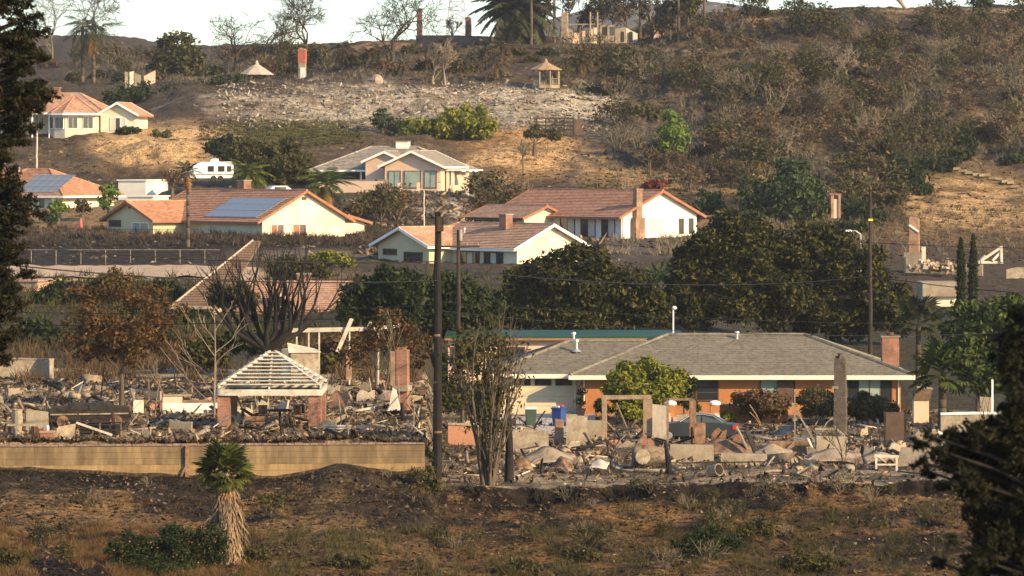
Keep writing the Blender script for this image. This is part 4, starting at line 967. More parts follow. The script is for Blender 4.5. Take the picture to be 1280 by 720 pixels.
    for px, py, top, seed, lab in [(722,50,-12,6,'slender burnt tree in front of the pale ruined chimney'),(752,48,-6,7,'scraggly burnt tree before the broken window of the ruined house'),(784,50,-14,8,'burnt tree in front of the right end of the ruined white walls'),(815,52,-8,9,'thin burnt tree beside the small square outbuilding'),(868,46,-12,10,'burnt tree with brown crown left of the street lamp'),(680,54,-10,11,'burnt tree right of the big ridge palm'),(735,46,-14,1,'burnt brown tree standing over the ruined white walls'),(700,48,-20,2,'burnt tree with a brown trunk left of the ruined white walls'),
                                   (838,48,-16,3,'burnt dark leaved tree right of the ruined white walls'),(858,46,-6,4,'scorched tree beside the street lamp on the ridge'),(768,46,-10,5,'burnt tree with clinging brown leaves behind the ruined white walls')]:
        b, s = onr(px, py); bare_tree('burnt_tree', lab, b, (py-top)/s, M_bark, 200+seed, .55, 4, .34, nb=(2,3), lm=[M_dry, M_olive_l, M_twigd][seed % 3], per=9, size=.22, cat='tree')
    for px, py, lab in [(664,56,'slim bare trunk right of the big ridge palm'),(693,54,'tall bare trunk left of the ruined white walls'),(800,52,'tallest bare trunk right of the ruined white walls'),(848,52,'bare brown trunk in front of the burnt dark leaved tree'),(880,44,'bare trunk between the scorched tree and the street lamp')]:
        b, s = onr(px, py); root = plant('bare_tree', lab, 'tree', b); mb = MB(); h = (py+14)/s
        mb.tube((0,0,-.3),(.05,0,h*.5),.26,.22,7); mb.tube((.05,0,h*.5),(-.05,0,h),.22,.17,7); mb.build('trunk', M_bark, root)
    # the burnt multi stemmed tree, the black tree and the young bare tree
    r = np.random.default_rng(5); b = on(610, 179.3, -.1); root = plant('burnt_tree', 'tall burnt tree of many thin upright stems right of the charred utility pole', 'tree', b); segs, tips = [], []
    for i in range(15):
        x = r.uniform(-.34, .34); grow(r, (x*.6, r.uniform(-.3,.3), -.2), (x*.38+r.normal()*.03, r.normal()*.07, 1), 4.4+r.random()*1.2, .075+.05*r.random(), 2, segs, tips, .2, (2,3), .48, .55, .14, .035, 5)
    V, Fc = tubes(segs); V[:, 2] *= 8.6/V[:, 2].max(); link('trunk', np_mesh('trunk', V, Fc, M_bark), root)
    T = np.array(tips); T[:, 2] *= 8.6/T[:, 2].max(); p = np.concatenate([T[r.integers(0, len(T), 900)] + r.normal(size=(900,3))*[.2,.2,.5], np.stack([r.normal(size=1300)*.58, r.normal(size=1300)*.5, r.uniform(2.6, 7.2, 1300)], 1)])
    n = len(p); t = unit(r.normal(size=(n,3))+[0,0,.8]); bb = unit(np.cross(t, r.normal(size=(n,3)))); s = (.05+.06*r.random(n))[:,None]
    V = np.stack([p-t*s*1.4, p+bb*s*.6, p+t*s*1.4, p-bb*s*.6], 1).reshape(-1,3); link('crown', np_mesh('crown', V, np.arange(len(V)).reshape(-1,4), M_olive_l), root)
    b = on(636, 181.5, -.1); root = plant('charred_stump', 'short black charred trunk right beside the many stemmed burnt tree', 'tree trunk', b); mb = MB(); mb.tube((0,0,-.2),(.03,0,1.6),.24,.19,9); mb.tube((.03,0,1.6),(-.02,0,3.3),.19,.15,9); mb.build('trunk', M_char, root)
    r = np.random.default_rng(11); d = 214; s_ = F/d; b = on(333, d, -.1); root = plant('charred_tree', 'black leafless tree with many upward fanning limbs in the left burnt lot', 'tree', b); segs, tips = [], []
    top = np.array([0, 0, (float(-(430-HY)/s_) - b.z)]); segs += [((0,0,-.2), top*.6, .36, .3), (top*.6, top, .3, .28)]
    for i in range(9):
        a = -1.0+2.0*i/8; q = top + np.array([a*1.8, r.uniform(-.6,.6), 1.0+.25*r.random()]); segs.append((top, q, .24, .15))
        for k in range(4):
            dv = np.array([a*.55+r.normal()*.24, r.normal()*.22, 1.0]); grow(r, q, dv, 1.85+r.random()*.5, .11, 2, segs, tips, .34, (1,2), .8, .62, .12, .07, 3)
    V, Fc = tubes(segs); z0 = V[:,2].max(); k = (float(-(293-HY)/s_)-b.z)/z0; V[:,2] *= k; link('trunk', np_mesh('trunk', V, Fc, M_char), root)
    r = np.random.default_rng(15); d = 196.; b = on(268, d, -.1); root = plant('young_tree', 'slim pale leafless young tree beside the left brick pier of the pergola', 'tree', b); segs, tips = [], []
    zt = lambda y: float(-(y-HY)/F*d)-b.z
    segs += [((0,0,-.2),(0,0,zt(480)),.065,.05),((0,0,zt(480)),(.05,0,zt(440)),.05,.035),((.05,0,zt(440)),(0,0,zt(385)),.035,.015)]
    for y, a, ln in [(505,-.9,2.0),(495,-.75,1.5),(478,-.7,1.9),(455,.7,1.0),(445,-.5,1.4),(442,.8,1.3),(425,-.6,1.0),(415,.5,.9),(400,-.5,.7)]:
        grow(r, (0,0,zt(y)), (a, r.normal()*.3, .75), ln, .026, 2, segs, tips, .4, (1,2), .62, .6, .1, .08, 3)
    V, Fc = tubes(segs); link('trunk', np_mesh('trunk', V, Fc, M_barkp), root)
    for i, (px, d, h, m, dep, lab) in enumerate([(765,186,2.3,M_twigd,3,'small burnt bare bush beside the white scrap in the right lot'),(1052,186,2.6,M_twigd,3,'charred sapling leaning in front of the dark chimney stack'),(835,184,1.3,M_char,2,'stubby charred bush in front of the dented tan tank'),(625,216,3.0,M_twig,3,'bare bush beside the bins'),(500,216,4.2,M_twig,3,'thin bare sapling behind the tall brick chimney of the left lot'),(478,212,5.0,M_twig,3,'tall thin bare sapling left of the tall brick chimney'),(1232,190,3.6,M_twigd,3,'bare bush under the feathery green tree'),(205,210,2.4,M_twig,3,'bare bush beside the cream wall of the left lot'),(730,182.5,.8,M_char,2,'pair of charred knee high sticks on the right lot')]):
        bare_tree('burnt_sapling', lab, on(px, d, -.1), h, m, 300+i, .35, dep, .05, nb=(2,3), trunk=.3, cat='sapling')

    # palms
    f1 = feather(3.2, .75, 18, .07, M_palmd); f2 = feather(3.0, .95, 18, .07, M_palmg); fy = feather(2.8, .9, 18, .07, M_yel); fo = feather(2.6, 1.0, 16, .08, M_palmo); fs = feather(1.6, .7, 12, .06, M_palmd)
    def onr2(px, py): d = float(hit(px, py)[0]); return on(px, d), F/d
    for px, py, ty, n, m, dd, lab in [(117,104,40,16,f1,M_palmo,'tall feather palm with drooping grey green fronds beside the near conifer'),(103,104,34,13,f1,None,'tall drooping palm just left of the brown skirted one')]:
        b, s = onr2(px, py); palm('feather_palm', lab, b, (py-ty)/s, m, n, .26, M_bark, (-1.1,.7), fo, 5 if dd else 0, seed=int(px), sc=1.5)
    b, s = onr2(645, 52); palm('date_palm', 'big spreading date palm on the ridge', b, 36/s, feather(3.2, .8, 24, .12, M_palmd), 60, .55, M_bark, (-.95,1.25), seed=4, sc=2.4)
    palm('feather_palm', 'green palm with orange dead fronds right of the cream gable', on(408, 396), 4.2, f2, 26, .2, M_bark, (-.6,1.2), fo, 14, seed=5, sc=1.15)
    palm('feather_palm', 'yellow green palm in front of the white trailer', on(311, 412), 4.3, [f2, fy], 26, .2, M_bark, (-.7,1.1), fo, 5, seed=6, sc=1.0)
    palm('feather_palm', 'slim palm with a brown trunk standing before the left terracotta roof', on(235, 366), 7.2, fs, 16, .15, M_bark, (-.6,1.1), feather(1.5,1.0,12,.06,M_palmo), 12, seed=7, sc=.95)
    ff = fan(.95, 15, M_palmg, .75); fg_ = fan(1.0, 15, M_palmd, .85)
    palm('fan_palm', 'spiky fan palm right of the ranch house', on(1178, 222), 3.2, ff, 30, .22, M_bark, (-.7,1.3), seed=8, sc=1.25)
    palm('fan_palm', 'spiky fan palm with pale leaves at the right end of the biggest dark crown', on(1148, 255), 4.6, fg_, 22, .18, M_bark, (-.7,1.2), seed=9, sc=1.2)
    palm('banana_plant', 'bright green broad leaved plant between the two dark crowns', on(822, 300), 3.2, fan(1.0,5,M_bright,1.6), 12, .12, M_bark, (.2,1.3), seed=10, sc=.8)
    palm('yucca_plant', 'yucca like plant below the three tall green windows', on(478, 418), 1.6, fan(.3,9,M_weed,.9), 14, .08, M_bark, (-.3,1.2), seed=12, sc=.9)
    palm('agave_plant', 'pale agave on the tan slope below the egg shaped bush', onp(882, 210), .2, fan(.1,9,mat('agave_leaf',(.2,.22,.17),(.3,.32,.25)),1.1), 10, .1, M_bark, (.2,1.3), seed=13, sc=1.0)
    # burnt palms and yuccas along the terrace under the ridge wall
    proto = None; r = np.random.default_rng(8); k = 0
    fb = feather(2.2, .9, 12, .09, M_dry); fd = feather(2.2, .8, 12, .08, M_palmd); labs = 'burnt drooping palm in the scorched garden under the ridge wall'
    for px in list(415+np.cumsum(r.uniform(4, 34, 12))) + [690, 706, 728, 722]:
        py = r.uniform(80, 107) if px < 670 else r.uniform(92, 108); d = float(hit(px, py)[0])
        if proto is None or k % 5 == 0: proto = palm('burnt_palm', labs, on(px, d), 2.6, [fb, fd] if k % 2 else [fd, fb, fb], 16, .16, M_twigd, (-1.0,.9), seed=30+k, sc=1.25, group='burnt palms in the garden under the ridge wall')
        else: copy_tree(proto, None, on(px, d), (0,0,r.random()*6), .5+.75*r.random())
        k += 1

    # dark scorched garden under the ridge wall
    rr = np.random.default_rng(12)
    for i, x in enumerate(list(np.linspace(290, 760, 26)) + [60, 92, 125, 150, 195, 250, 272]):
        y = rr.uniform(66, 98) if x > 280 else rr.uniform(78, 104); w_ = rr.uniform(10, 19); d_ = float(hit(x, y)[0]); m_ = [M_olive_l, M_dkgrn, M_dry, M_olive_l][i % 4]
        lab = ['olive scorched bush in the garden under the ridge wall', 'dark green bush in the garden under the ridge wall', 'brown scorched bush in the garden under the ridge wall', 'olive scorched bush in the garden under the ridge wall'][i % 4]
        px_tree('ridge_bush', lab, d_, x, [(x, y-6, w_*.8, 7), (x+w_*.5, y-3, w_*.5, 5), (x-w_*.5, y-3, w_*.5, 5)], m_, .28, 6, cat='bush', group='scorched bushes under the ridge wall, '+['olive','dark green','brown','olive'][i % 4], seed=700+i, tr=.08, sub=3)
    # the palm in the foreground with its skirt of dead leaves
    d = 157.5; s = F/d; b = on(281, d, -.2); root = plant('skirted_palm', 'foreground fan palm with a green top and a thick skirt of dead leaves', 'palm tree', b)
    H = (float(-(597-HY)/s) - b.z); base_y = 700
    mb = MB(); mb.tube((0,0,-.4),(.08,0,H*.6),.32,.26,12); mb.tube((.08,0,H*.6),(0,0,H+.2),.26,.2,12); mb.build('trunk', M_barkp, root, smooth=True)
    r = np.random.default_rng(3); n = 2600; tt = r.random(n)**.8; ang = r.random(n)*2*np.pi
    prof = np.interp(tt, [0,.15,.45,.8,1], [.84,.84,.64,.36,.24]) + .09*np.sin(ang*5+tt*6)*(1-tt) + .05*r.normal(size=n)*(.4+tt); z = tt*H*1.02
    p = np.stack([np.cos(ang)*prof+.03*H*np.sin(np.pi*tt), np.sin(ang)*prof, z], 1); dn = np.stack([np.cos(ang)*.22, np.sin(ang)*.22, -np.ones(n)], 1) + r.normal(size=(n,3))*.26
    w = np.stack([-np.sin(ang), np.cos(ang), r.normal(size=n)*.4], 1); L_ = (.28+.42*r.random(n))[:,None]; wd = (.014+.022*r.random(n))[:,None]
    q = p+unit(dn)*L_; q[:,2] = np.maximum(q[:,2], -.35); V = np.stack([p-w*wd, p+w*wd, q+w*wd*.6, q-w*wd*.6], 1).reshape(-1,3)
    sk = mat('dead_palm_skirt', (.075,.048,.026), (.18,.12,.068), c3=(.31,.22,.135), scale=1.5, island=True, fine=0, rough=.9)
    tag(link('skirt', np_mesh('skirt', V, np.arange(len(V)).reshape(-1,4), sk), root), 'shaggy skirt of hanging dead leaves', kind='stuff')
    fgm = fan(.62, 17, leafmat('fan_palm_leaf', (.028,.042,.008), (.075,.092,.018), (.16,.16,.045)), .55); fdm = fan(.5, 13, M_palmo, .45)
    for i in range(58):
        e = -.55+1.95*((i+.5)/58)**.85; link('frond', fgm, root, (0,0,H+.15+.12*e), (r.normal()*.25, -e, i*2.4+r.normal()*.2), 1.0+.3*r.random())
    for i in range(36): link('dead_frond', fdm, root, (0,0,H-.02-.75*r.random()), (r.normal()*.4, .6+.85*r.random(), i*2.4), .8+.4*r.random())

    # near trees, out of focus
    def near_tree(name, label, d, tpx, base_dz, outline, m, seed, size, per):
        r = np.random.default_rng(seed); s = F/d; zb = float(gz(tpx, d)); root = plant(name, label, 'tree', ((tpx-640)/s, d, zb-.2)); L3, segs = [], []
        zmax = max(-(y-HY)/s for _, y, _, _ in outline) - zb + .5
        n = 10; pts = [np.array([r.normal()*.06, r.normal()*.06, zmax*i/n]) for i in range(n+1)]
        for i in range(n): segs.append((pts[i], pts[i+1], .30*(1-i/n*.85), .30*(1-(i+1)/n*.85)))
        for (x, y, rx, ry) in outline:
            c = np.array([(x-tpx)/s, r.uniform(-.5,.5)*1.0, -(y-HY)/s-zb]); R = np.array([rx/s, rx/s*.9, ry/s]); st = np.array([0,0,max(.5, c[2]-.3*abs(c[0])-.3)]); mid = (st+c)/2+[0,0,.1]; segs += [(st, mid, .06, .04), (mid, c, .04, .015)]
            L3.append((c, R*.7))
            for _ in range(7): u = unit(r.normal(size=3)); q = c+u*R*.75; k = r.uniform(.22,.42); L3.append((q, R*k)); segs.append((c, q, .02, .008))
        V, Fc = tubes(segs); link('trunk', np_mesh('trunk', V, Fc, M_char), root)
        V, Fc = leaves(r, L3, per, size, .3, .2, .2); link('crown', np_mesh('crown', V, Fc, m), root)
    r = np.random.default_rng(2); o = []
    for y, xe in [(-60,45),(-30,54),(-5,48),(12,58),(30,66),(46,50),(62,66),(80,46),(96,58),(110,74),(122,64),(136,42),(150,52),(168,40),(186,20),(205,26),(222,36),(240,44),(256,56),(266,46),(282,34),(300,42),(318,34),(334,44),(352,30),(370,38),(388,26),(405,32),(424,14),(440,20)]:
        o.append((xe-12, y, 15, 9)); o.append((xe-30, y+r.uniform(-6,6), 22, 14))
        for k in range(4): o.append((xe-48-24*k+r.uniform(-6,6), y+r.uniform(-10,10), 26, 16))
    near_tree('tall_conifer', 'tall dark conifer out of focus at the left edge', 100., -45, 0, o, M_near2, 1, .07, 300)
    o = []
    for y, xe in [(385,1262),(410,1245),(435,1236),(460,1242),(480,1252),(505,1240),(525,1205),(540,1178),(560,1165),(580,1185),(600,1190),(625,1205),(650,1210),(680,1205),(705,1195),(735,1200)]:
        o.append((xe+16, y, 24, 19))
        x = xe+36
        while x < 1400: o.append((x, y+r.uniform(-10,10), 32, 24)); x += r.uniform(20, 32)
    for x, y in [(1148,538),(1162,575),(1178,590),(1185,525),(1200,560),(1155,525),(1172,545),(1150,560),(1190,660),(1176,690)]: o.append((x, y, 13, 11))
    near_tree('dark_conifer', 'nearly black bushy conifer out of focus at the lower right corner', 60., 1330, 0, o, M_near, 2, .055, 560)

vegetation()

# ------------------------------------------------------------------ dead scrub on the slopes: one kind of shrub copied, then a mass
def scrub():
    r = np.random.default_rng(21); protos = []
    kinds = [(M_twig, M_dry, 90), (M_twig, None, 0), (M_twigd, M_olive_l, 420), (M_twigd, None, 0), (M_twig, M_olive_l, 520), (M_twig, M_dry, 420)]
    for i, (tm, lm, nl) in enumerate(kinds):
        segs, tips = [], []
        for k in range(9):
            a = r.random()*6.28; t = .25+.75*r.random(); grow(r, (0,0,-.1), (math.cos(a)*t, math.sin(a)*t, 1), .62, .028, 2, segs, tips, .5, (2,3), .72, .62, .05, .16, 2)
        V, Fc = tubes(segs, 3); k = 1.6/V[:,2].max(); V *= k; me = np_mesh('twigs', V, Fc, tm); lme = None
        if lm:
            T = np.array(tips)*k; p = T[r.integers(0,len(T),nl)] + r.normal(size=(nl,3))*.14; t = unit(r.normal(size=(nl,3))); b = unit(np.cross(t, r.normal(size=(nl,3)))); s = (.07+.07*r.random(nl))[:,None]
            V = np.stack([p-t*s, p+b*s*.5, p+t*s, p-b*s*.5], 1).reshape(-1,3); lme = np_mesh('leaves', V, np.arange(len(V)).reshape(-1,4), lm)
        protos.append((me, lme))
    # where: mostly the right hillside
    def region(n, poly_fn, lo, hi):
        out = []
        while len(out) < n:
            x, y = r.uniform(lo[0], hi[0]), r.uniform(lo[1], hi[1])
            if poly_fn(x, y): out.append((x, y))
        return out
    def right(x, y): return not (x > 1165 and 195 < y < 262) and not (900 < x < 1050 and y > 190) and not (y > 210 and x > 1090 and r.random() < .72) and not (x < 760 and y > 120) and not (800 < x < 890 and 130 < y < 205) and y > 18+max(0,(950-x))*.2 and y < 262-(0 if x > 900 else (900-x)*.5) 
    pts = region(205, right, (690, 20), (1285, 300)) + region(20, lambda x, y: True, (880, 195), (960, 240)) + region(25, lambda x, y: True, (80, 50), (270, 100)) + region(16, lambda x, y: True, (280, 66), (420, 100)) + region(20, lambda x, y: x > 600 or x < 500, (470, 255), (660, 285))
    ds = hit([p[0] for p in pts], [p[1] for p in pts]); names = {}
    for (x, y), d in zip(pts, ds):
        k = [0, 1, 2, 2, 3, 4, 4, 5, 5][r.integers(0, 9)]; me, lme = protos[k]; b = on(x, float(d)); sc = r.uniform(1.2, 2.5)
        lab = ['dead grey shrub with a few brown leaves on the burnt slope', 'leafless grey shrub on the burnt slope', 'charred shrub with olive leaves on the burnt slope', 'leafless charred shrub on the burnt slope', 'grey shrub with olive leaves on the burnt slope', 'grey shrub thick with brown leaves on the burnt slope'][k]
        g = 'dead shrubs on the burnt slopes, ' + ['few brown leaves', 'leafless grey', 'charred with olive leaves', 'leafless charred', 'grey with olive leaves', 'thick brown leaves'][k]
        o = plant('dead_shrub', lab, 'shrub', b, g, r.random()*6.28); o.scale = (sc*1.15, sc*1.15, sc)
        link('twigs', me, o)
        if lme: link('leaves', lme, o)
    # the mass between: twig tufts and dry leaves, too many to count
    def tufts(name, label, px, py, h, n_bl, m, lean=.5, w=.012, dmin=140., lo=.4):
        d = hit(px, py, dmin); Z = gz(px, d); X = (px-640)/F*d; n = len(px)
        C = np.repeat(np.stack([X, d, Z-.03], 1), n_bl, 0); N_ = n*n_bl; hh = np.repeat(h*(lo+(1.2-lo)*r.random(n)), n_bl)
        C[:, :2] += r.normal(size=(N_,2))*hh[:,None]*.22; dr = np.stack([r.normal(size=N_)*lean, r.normal(size=N_)*lean, np.ones(N_)], 1); tip = C + unit(dr)*(hh*(.6+.6*r.random(N_)))[:,None]
        sd = unit(np.cross(dr, r.normal(size=(N_,3))))*(w*(.6+.8*r.random(N_)))[:,None]
        V = np.stack([C-sd, C+sd, tip], 1).reshape(-1,3); return tag(link(name, np_mesh(name, V, np.arange(len(V)).reshape(-1,3), m)), label, kind='stuff')
    def pix(n, lo, hi, fn=None):
        x = r.uniform(lo[0], hi[0], n*3); y = r.uniform(lo[1], hi[1], n*3)
        if fn is not None: k = fn(x, y); x, y = x[k], y[k]
        return x[:n], y[:n]
    x, y = pix(5200, (690, 14), (1290, 320), lambda x, y: ((x > 760) | (y < 110)) & (y > 14+np.maximum(0, 950-x)*.17) & (fbm(x, y, 1/40., 3) > -.12) & ~((y > 200) & (x > 1165) & (y < 262)) & ~((y > 205) & (x > 1100) & (r.random(len(x)) < .75)))
    tufts('dead_scrub', 'dense dead grey brown scrub covering the right hillside', x, y, 1.0, 9, M_twig, .55, .03)
    x, y = pix(2600, (700, 14), (1290, 300), lambda x, y: (y > 14+np.maximum(0, 950-x)*.17) & (fbm(x+90, y, 1/35., 3) > .02) & ~((x > 1165) & (y > 195) & (y < 262)))
    tufts('low_scrub', 'low olive brown scrub in patches on the right hillside', x, y, .8, 9, M_olive_l, .7, .05)
    x, y = pix(1500, (80, 48), (640, 105)); tufts('ridge_scrub', 'burnt brown scrub along the left ridge', x, y, 1.0, 8, M_twig, .55, .03)
    x, y = pix(1300, (250, 155), (455, 185)); tufts('green_grass', 'green and yellow grass below the ash terrace', x, y, .55, 8, M_weed, .6, .04)
    x, y = pix(700, (560, 160), (880, 240)); tufts('slope_grass', 'dry grass on the tan banks in the middle of the hill', x, y, .4, 8, M_straw, .6, .03)
    x, y = pix(600, (1060, 205), (1285, 320), lambda x, y: ~((x > 1180) & (y > 205) & (y < 256))); tufts('hill_grass', 'dry tan grass on the lower right slope', x, y, .5, 8, M_straw, .6, .03)
    x, y = pix(1800, (0, 285), (560, 312), lambda x, y: y < 309); tufts('charred_hedge', 'charred black hedge row below the left tile roofed houses', x, y, .75, 9, M_twigd, .6, .035, dmin=352)
    x, y = pix(1300, (440, 254), (760, 322)); tufts('charred_scrub', 'charred scrub on the grey banks between the houses', x, y, .45, 8, M_twigd, .6, .03, dmin=330)
    # the slope in front
    x, y = pix(2400, (-10, 640), (330, 726), lambda x, y: (y > 662 + x*.03 + 12*np.sin(x*.03)) & (fbm(x, y*1.5, 1/40., 3) > -.16)); tufts('dry_grass', 'dry straw coloured grass at the lower left corner', x, y, .42, 14, M_straw, .55, .008)
    x, y = pix(750, (300, 655), (760, 726), lambda x, y: (y > 664) & (fbm(x, y*1.5, 1/28., 3) > .06)); tufts('green_weeds', 'olive green weeds along the bottom of the slope', x, y, .5, 14, M_weed, .5, .011)
    x, y = pix(620, (700, 630), (1210, 726), lambda x, y: fbm(x+40, y, 1/25., 3) > .0); tufts('brush', 'olive brown brush on the lower right slope', x, y, .6, 14, M_olive_l, .6, .010)
    x, y = pix(1200, (540, 622), (1200, 726), lambda x, y: fbm(x+11, y*1.6, 1/38., 3) > .03); tufts('dry_weeds', 'dry brown weeds over the slope below the right lot', x, y, .34, 10, M_dry, .7, .009)
    x, y = pix(1500, (-10, 590), (560, 690)); tufts('burnt_stubble', 'charred stubble on the dark slope under the wall', x, y, .2, 8, M_twigd, .8, .010)
    x, y = pix(420, (170, 600), (545, 660)); tufts('stubble_grass', 'sparse tan stubble on the dark slope under the wall', x, y, .25, 9, M_straw, .8, .008)
    for i, (x, y, rx, ry, m, lab) in enumerate([(885,672,48,26,M_dkgrn,'dark green bush on the slope at the lower right'),(945,660,30,20,M_olive_l,'olive bush right of the dark green slope bush'),(725,690,30,14,M_weed,'weedy green bush at the bottom middle'),
            (538,600,14,26,M_olive_l,'vine like shrub climbing the foot of the tall charred utility pole'),(535,565,8,14,M_dkgrn,'leafy shrub at the right end of the long retaining wall'),(318,690,26,18,M_weed,'green shrub right of the foreground palm skirt'),(8,695,22,18,M_olive_l,'dark olive shrub at the bottom left corner'),(1010,700,50,16,M_olive_l,'low olive shrub at the bottom right, left of the near black conifer'),(440,700,36,12,M_weed,'low green shrub at the bottom, right of the foreground palm'),(650,705,30,12,M_weed,'low green shrub below the many stemmed burnt tree')]):
        d = float(hit(x, min(y+ry, 722), 140, 182)[0]); px_tree('slope_shrub', lab, d, x, [(x,y,rx*.7,ry*.75),(x+rx*.5,y+ry*.25,rx*.5,ry*.6),(x-rx*.5,y+ry*.3,rx*.5,ry*.55)], m, .075, 200, cat='bush', seed=400+i, tr=.03, shell=.2)
    fp = [(x, y) for x, y in zip(r.uniform(0, 1200, 90), r.uniform(600, 715, 90)) if not (235 < x < 320)][:62]
    for (x, y), d in zip(fp, hit([q[0] for q in fp], [q[1] for q in fp], 140, 178)):
        k = [3, 1, 2, 5, 4, 0][r.integers(0, 6)]; me, lme = protos[k]; sc = r.uniform(.28, .75); kinds_ = ['few brown leaved','leafless grey','charred olive leaved','leafless charred','grey olive leaved','brown leaved'][k]
        o = plant('twig_bush', 'small '+kinds_+' twig bush on the slope below the burnt lots', 'shrub', on(x, float(d)), 'twig bushes on the slope below the lots, '+kinds_, r.random()*6.28); o.scale = (sc, sc, sc*.85); link('twigs', me, o)
        if lme: link('leaves', lme, o)
    # litter: burnt leaves, bark and clods lying on the slopes
    def litter(name, label, px, py, lo, hi, m, dmin, dmax, tilt=.35):
        d = hit(px, py, dmin, dmax); n = len(px); P = np.stack([(px-640)/F*d, d, gz(px, d)+.03], 1); a = r.random(n)*6.28; t = np.stack([np.cos(a), np.sin(a), r.normal(size=n)*tilt], 1); b = np.stack([-np.sin(a), np.cos(a), r.normal(size=n)*tilt+.25], 1)
        s = (lo+(hi-lo)*r.random(n)**2)[:,None]; w = s*(.25+.5*r.random(n))[:,None]; V = np.stack([P-t*s, P-b*w, P+t*s, P+b*w], 1).reshape(-1,3); tag(link(name, np_mesh(name, V, np.arange(len(V)).reshape(-1,4), m)), label, kind='stuff')
    LM1 = leafmat('burnt_litter', (.010,.008,.006), (.034,.025,.016), (.11,.072,.038), trans=0); LM2 = leafmat('tan_litter', (.085,.05,.025), (.18,.11,.052), (.33,.22,.115), trans=0); LM3 = leafmat('ashy_litter', (.05,.042,.034), (.13,.105,.078), (.27,.22,.165), trans=0)
    x, y = pix(15000, (-20, 590), (1230, 726)); litter('burnt_litter', 'charred bark and leaf litter on the slope below the lots', x, y, .03, .16, LM1, 140, 178)
    x, y = pix(5200, (-20, 592), (1230, 726), lambda x, y: fbm(x, y*2, 1/60., 4) > np.where(x < 560, .10, -.12)); litter('dry_litter', 'tan dry litter in patches on the slope below the lots', x, y, .03, .13, LM2, 140, 178)
    x, y = pix(9000, (690, 10), (1290, 330)); litter('hill_litter', 'burnt litter on the right hillside', x, y, .10, .42, LM1, 380, 650)
    x, y = pix(7000, (690, 10), (1290, 330)); litter('ashy_litter', 'ashy litter and stones on the right hillside', x, y, .10, .36, LM3, 380, 650)
    x, y = pix(9000, (-20, 40), (780, 330), lambda x, y: ~((y > 105) & (y < 165) & (x > 280))); litter('bank_litter', 'burnt litter on the banks between the houses', x, y, .08, .36, LM3, 325, 620)
    x, y = pix(9000, (-20, 474), (1190, 606)); litter('ash_litter', 'charred scraps lying over the burnt lots', x, y, .03, .22, LM1, 178.4, 238, .9)
    x, y = pix(5000, (-20, 474), (1190, 600)); litter('pale_scraps', 'pale scraps of paper, plaster and metal over the burnt lots', x, y, .03, .2, LM2, 178.4, 238, .9)
    # standing charred sticks
    x, y = pix(1500, (0, 478), (1180, 598)); tufts('charred_sticks', 'charred sticks and wires standing in the rubble of the lots', x, y, .8, 3, M_twigd, 1.1, .02, dmin=178.6)
    x, y = pix(900, (0, 425), (540, 478), lambda x, y: fbm(x, y, 1/30., 3) > -.1); tufts('brown_scrub', 'brown and olive scrub behind the left burnt lot', x, y, 1.2, 12, M_dry, .5, .03, dmin=225)
    x, y = pix(900, (0, 345), (640, 440)); tufts('olive_scrub', 'olive scrub below the tan road', x, y, 1.1, 12, M_olive_l, .5, .05, dmin=240)
    # flowering bush by the palm
    d = float(hit(210, 716, 140, 176)[0]); lob = [(165,690,38,26),(215,682,44,26),(255,690,34,26),(200,706,60,20),(265,672,26,20)]
    b = px_tree('flowering_bush', 'low dark green bush dotted with orange pink flowers beside the foreground palm', d, 212, lob, M_dkgrn, .06, 420, cat='bush', seed=500, tr=.04, shell=.2)
    s = F/d; L3 = [(np.array(at(x,y,d))-np.array(b.location), np.array([rx/s, rx/s*.8, ry/s])) for x,y,rx,ry in lob]; V, Fc = leaves(r, L3, 9, .035, .7, .75, .2, .1); tag(link('flowers', np_mesh('flowers', V, Fc, M_rose), b), 'small orange pink flowers', kind='stuff')
scrub()
# ------------------------------------------------------------------ walls, poles, ruins, vehicles
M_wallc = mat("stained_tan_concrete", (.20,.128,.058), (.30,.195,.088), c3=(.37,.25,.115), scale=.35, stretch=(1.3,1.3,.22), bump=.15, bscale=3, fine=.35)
M_wallt = mat('darker_tan_concrete', (.13,.09,.05), (.21,.145,.076), c3=(.28,.195,.098), scale=.6, stretch=(1.2,1.2,.25), bump=.15, bscale=3, fine=.4)  # darker tan for the retaining wall's top courses
M_cap   = mat("brick_cap", (.20,.12,.085), (.33,.22,.16), scale=3, bump=.3, fine=.4)
M_wood  = mat("charred_wood", (.014,.011,.009), (.045,.034,.026), scale=2.5, bump=.4, fine=.5)
M_polew = mat("dark_brown_pole", (.022,.016,.013), (.06,.04,.028), scale=3, stretch=(1,1,.2), bump=.3, fine=.4)
M_gwood = mat("weathered_grey_wood", (.17,.135,.10), (.30,.25,.19), scale=3, fine=.4)
M_pwood = mat("pale_lumber", (.45,.38,.29), (.60,.53,.42), scale=3, fine=.25)
M_wire  = mat("black_cable", (.012,.012,.012), rough=.6, fine=0)
M_steel = mat("rusted_steel", (.10,.055,.032), (.22,.125,.07), c3=(.30,.19,.12), scale=2.5, bump=.2, fine=.4)
M_ashm  = mat("ash_stained_sheet_metal", (.21,.155,.10), (.35,.27,.18), c3=(.12,.085,.055), scale=1.3, rough=.7, fine=.3)
M_white_paint = mat("scorched_white_paint", (.42,.37,.29), (.60,.55,.45), scale=2.2, fine=.25)
M_rv    = mat("white_gelcoat", (.72,.72,.70), (.80,.80,.78), scale=1, rough=.35, fine=.08)
M_rubber= mat("black_rubber", (.015,.015,.015), (.03,.03,.03), fine=.2)
M_plas  = mat("plaster_rubble", (.19,.135,.08), (.34,.255,.16), c3=(.54,.44,.31), scale=2, island=True, fine=.25, bscale=6)
M_mixed = mat("mixed_rubble", (.022,.016,.010), (.125,.083,.047), c3=(.37,.265,.155), scale=2, island=True, fine=.3, bscale=6)
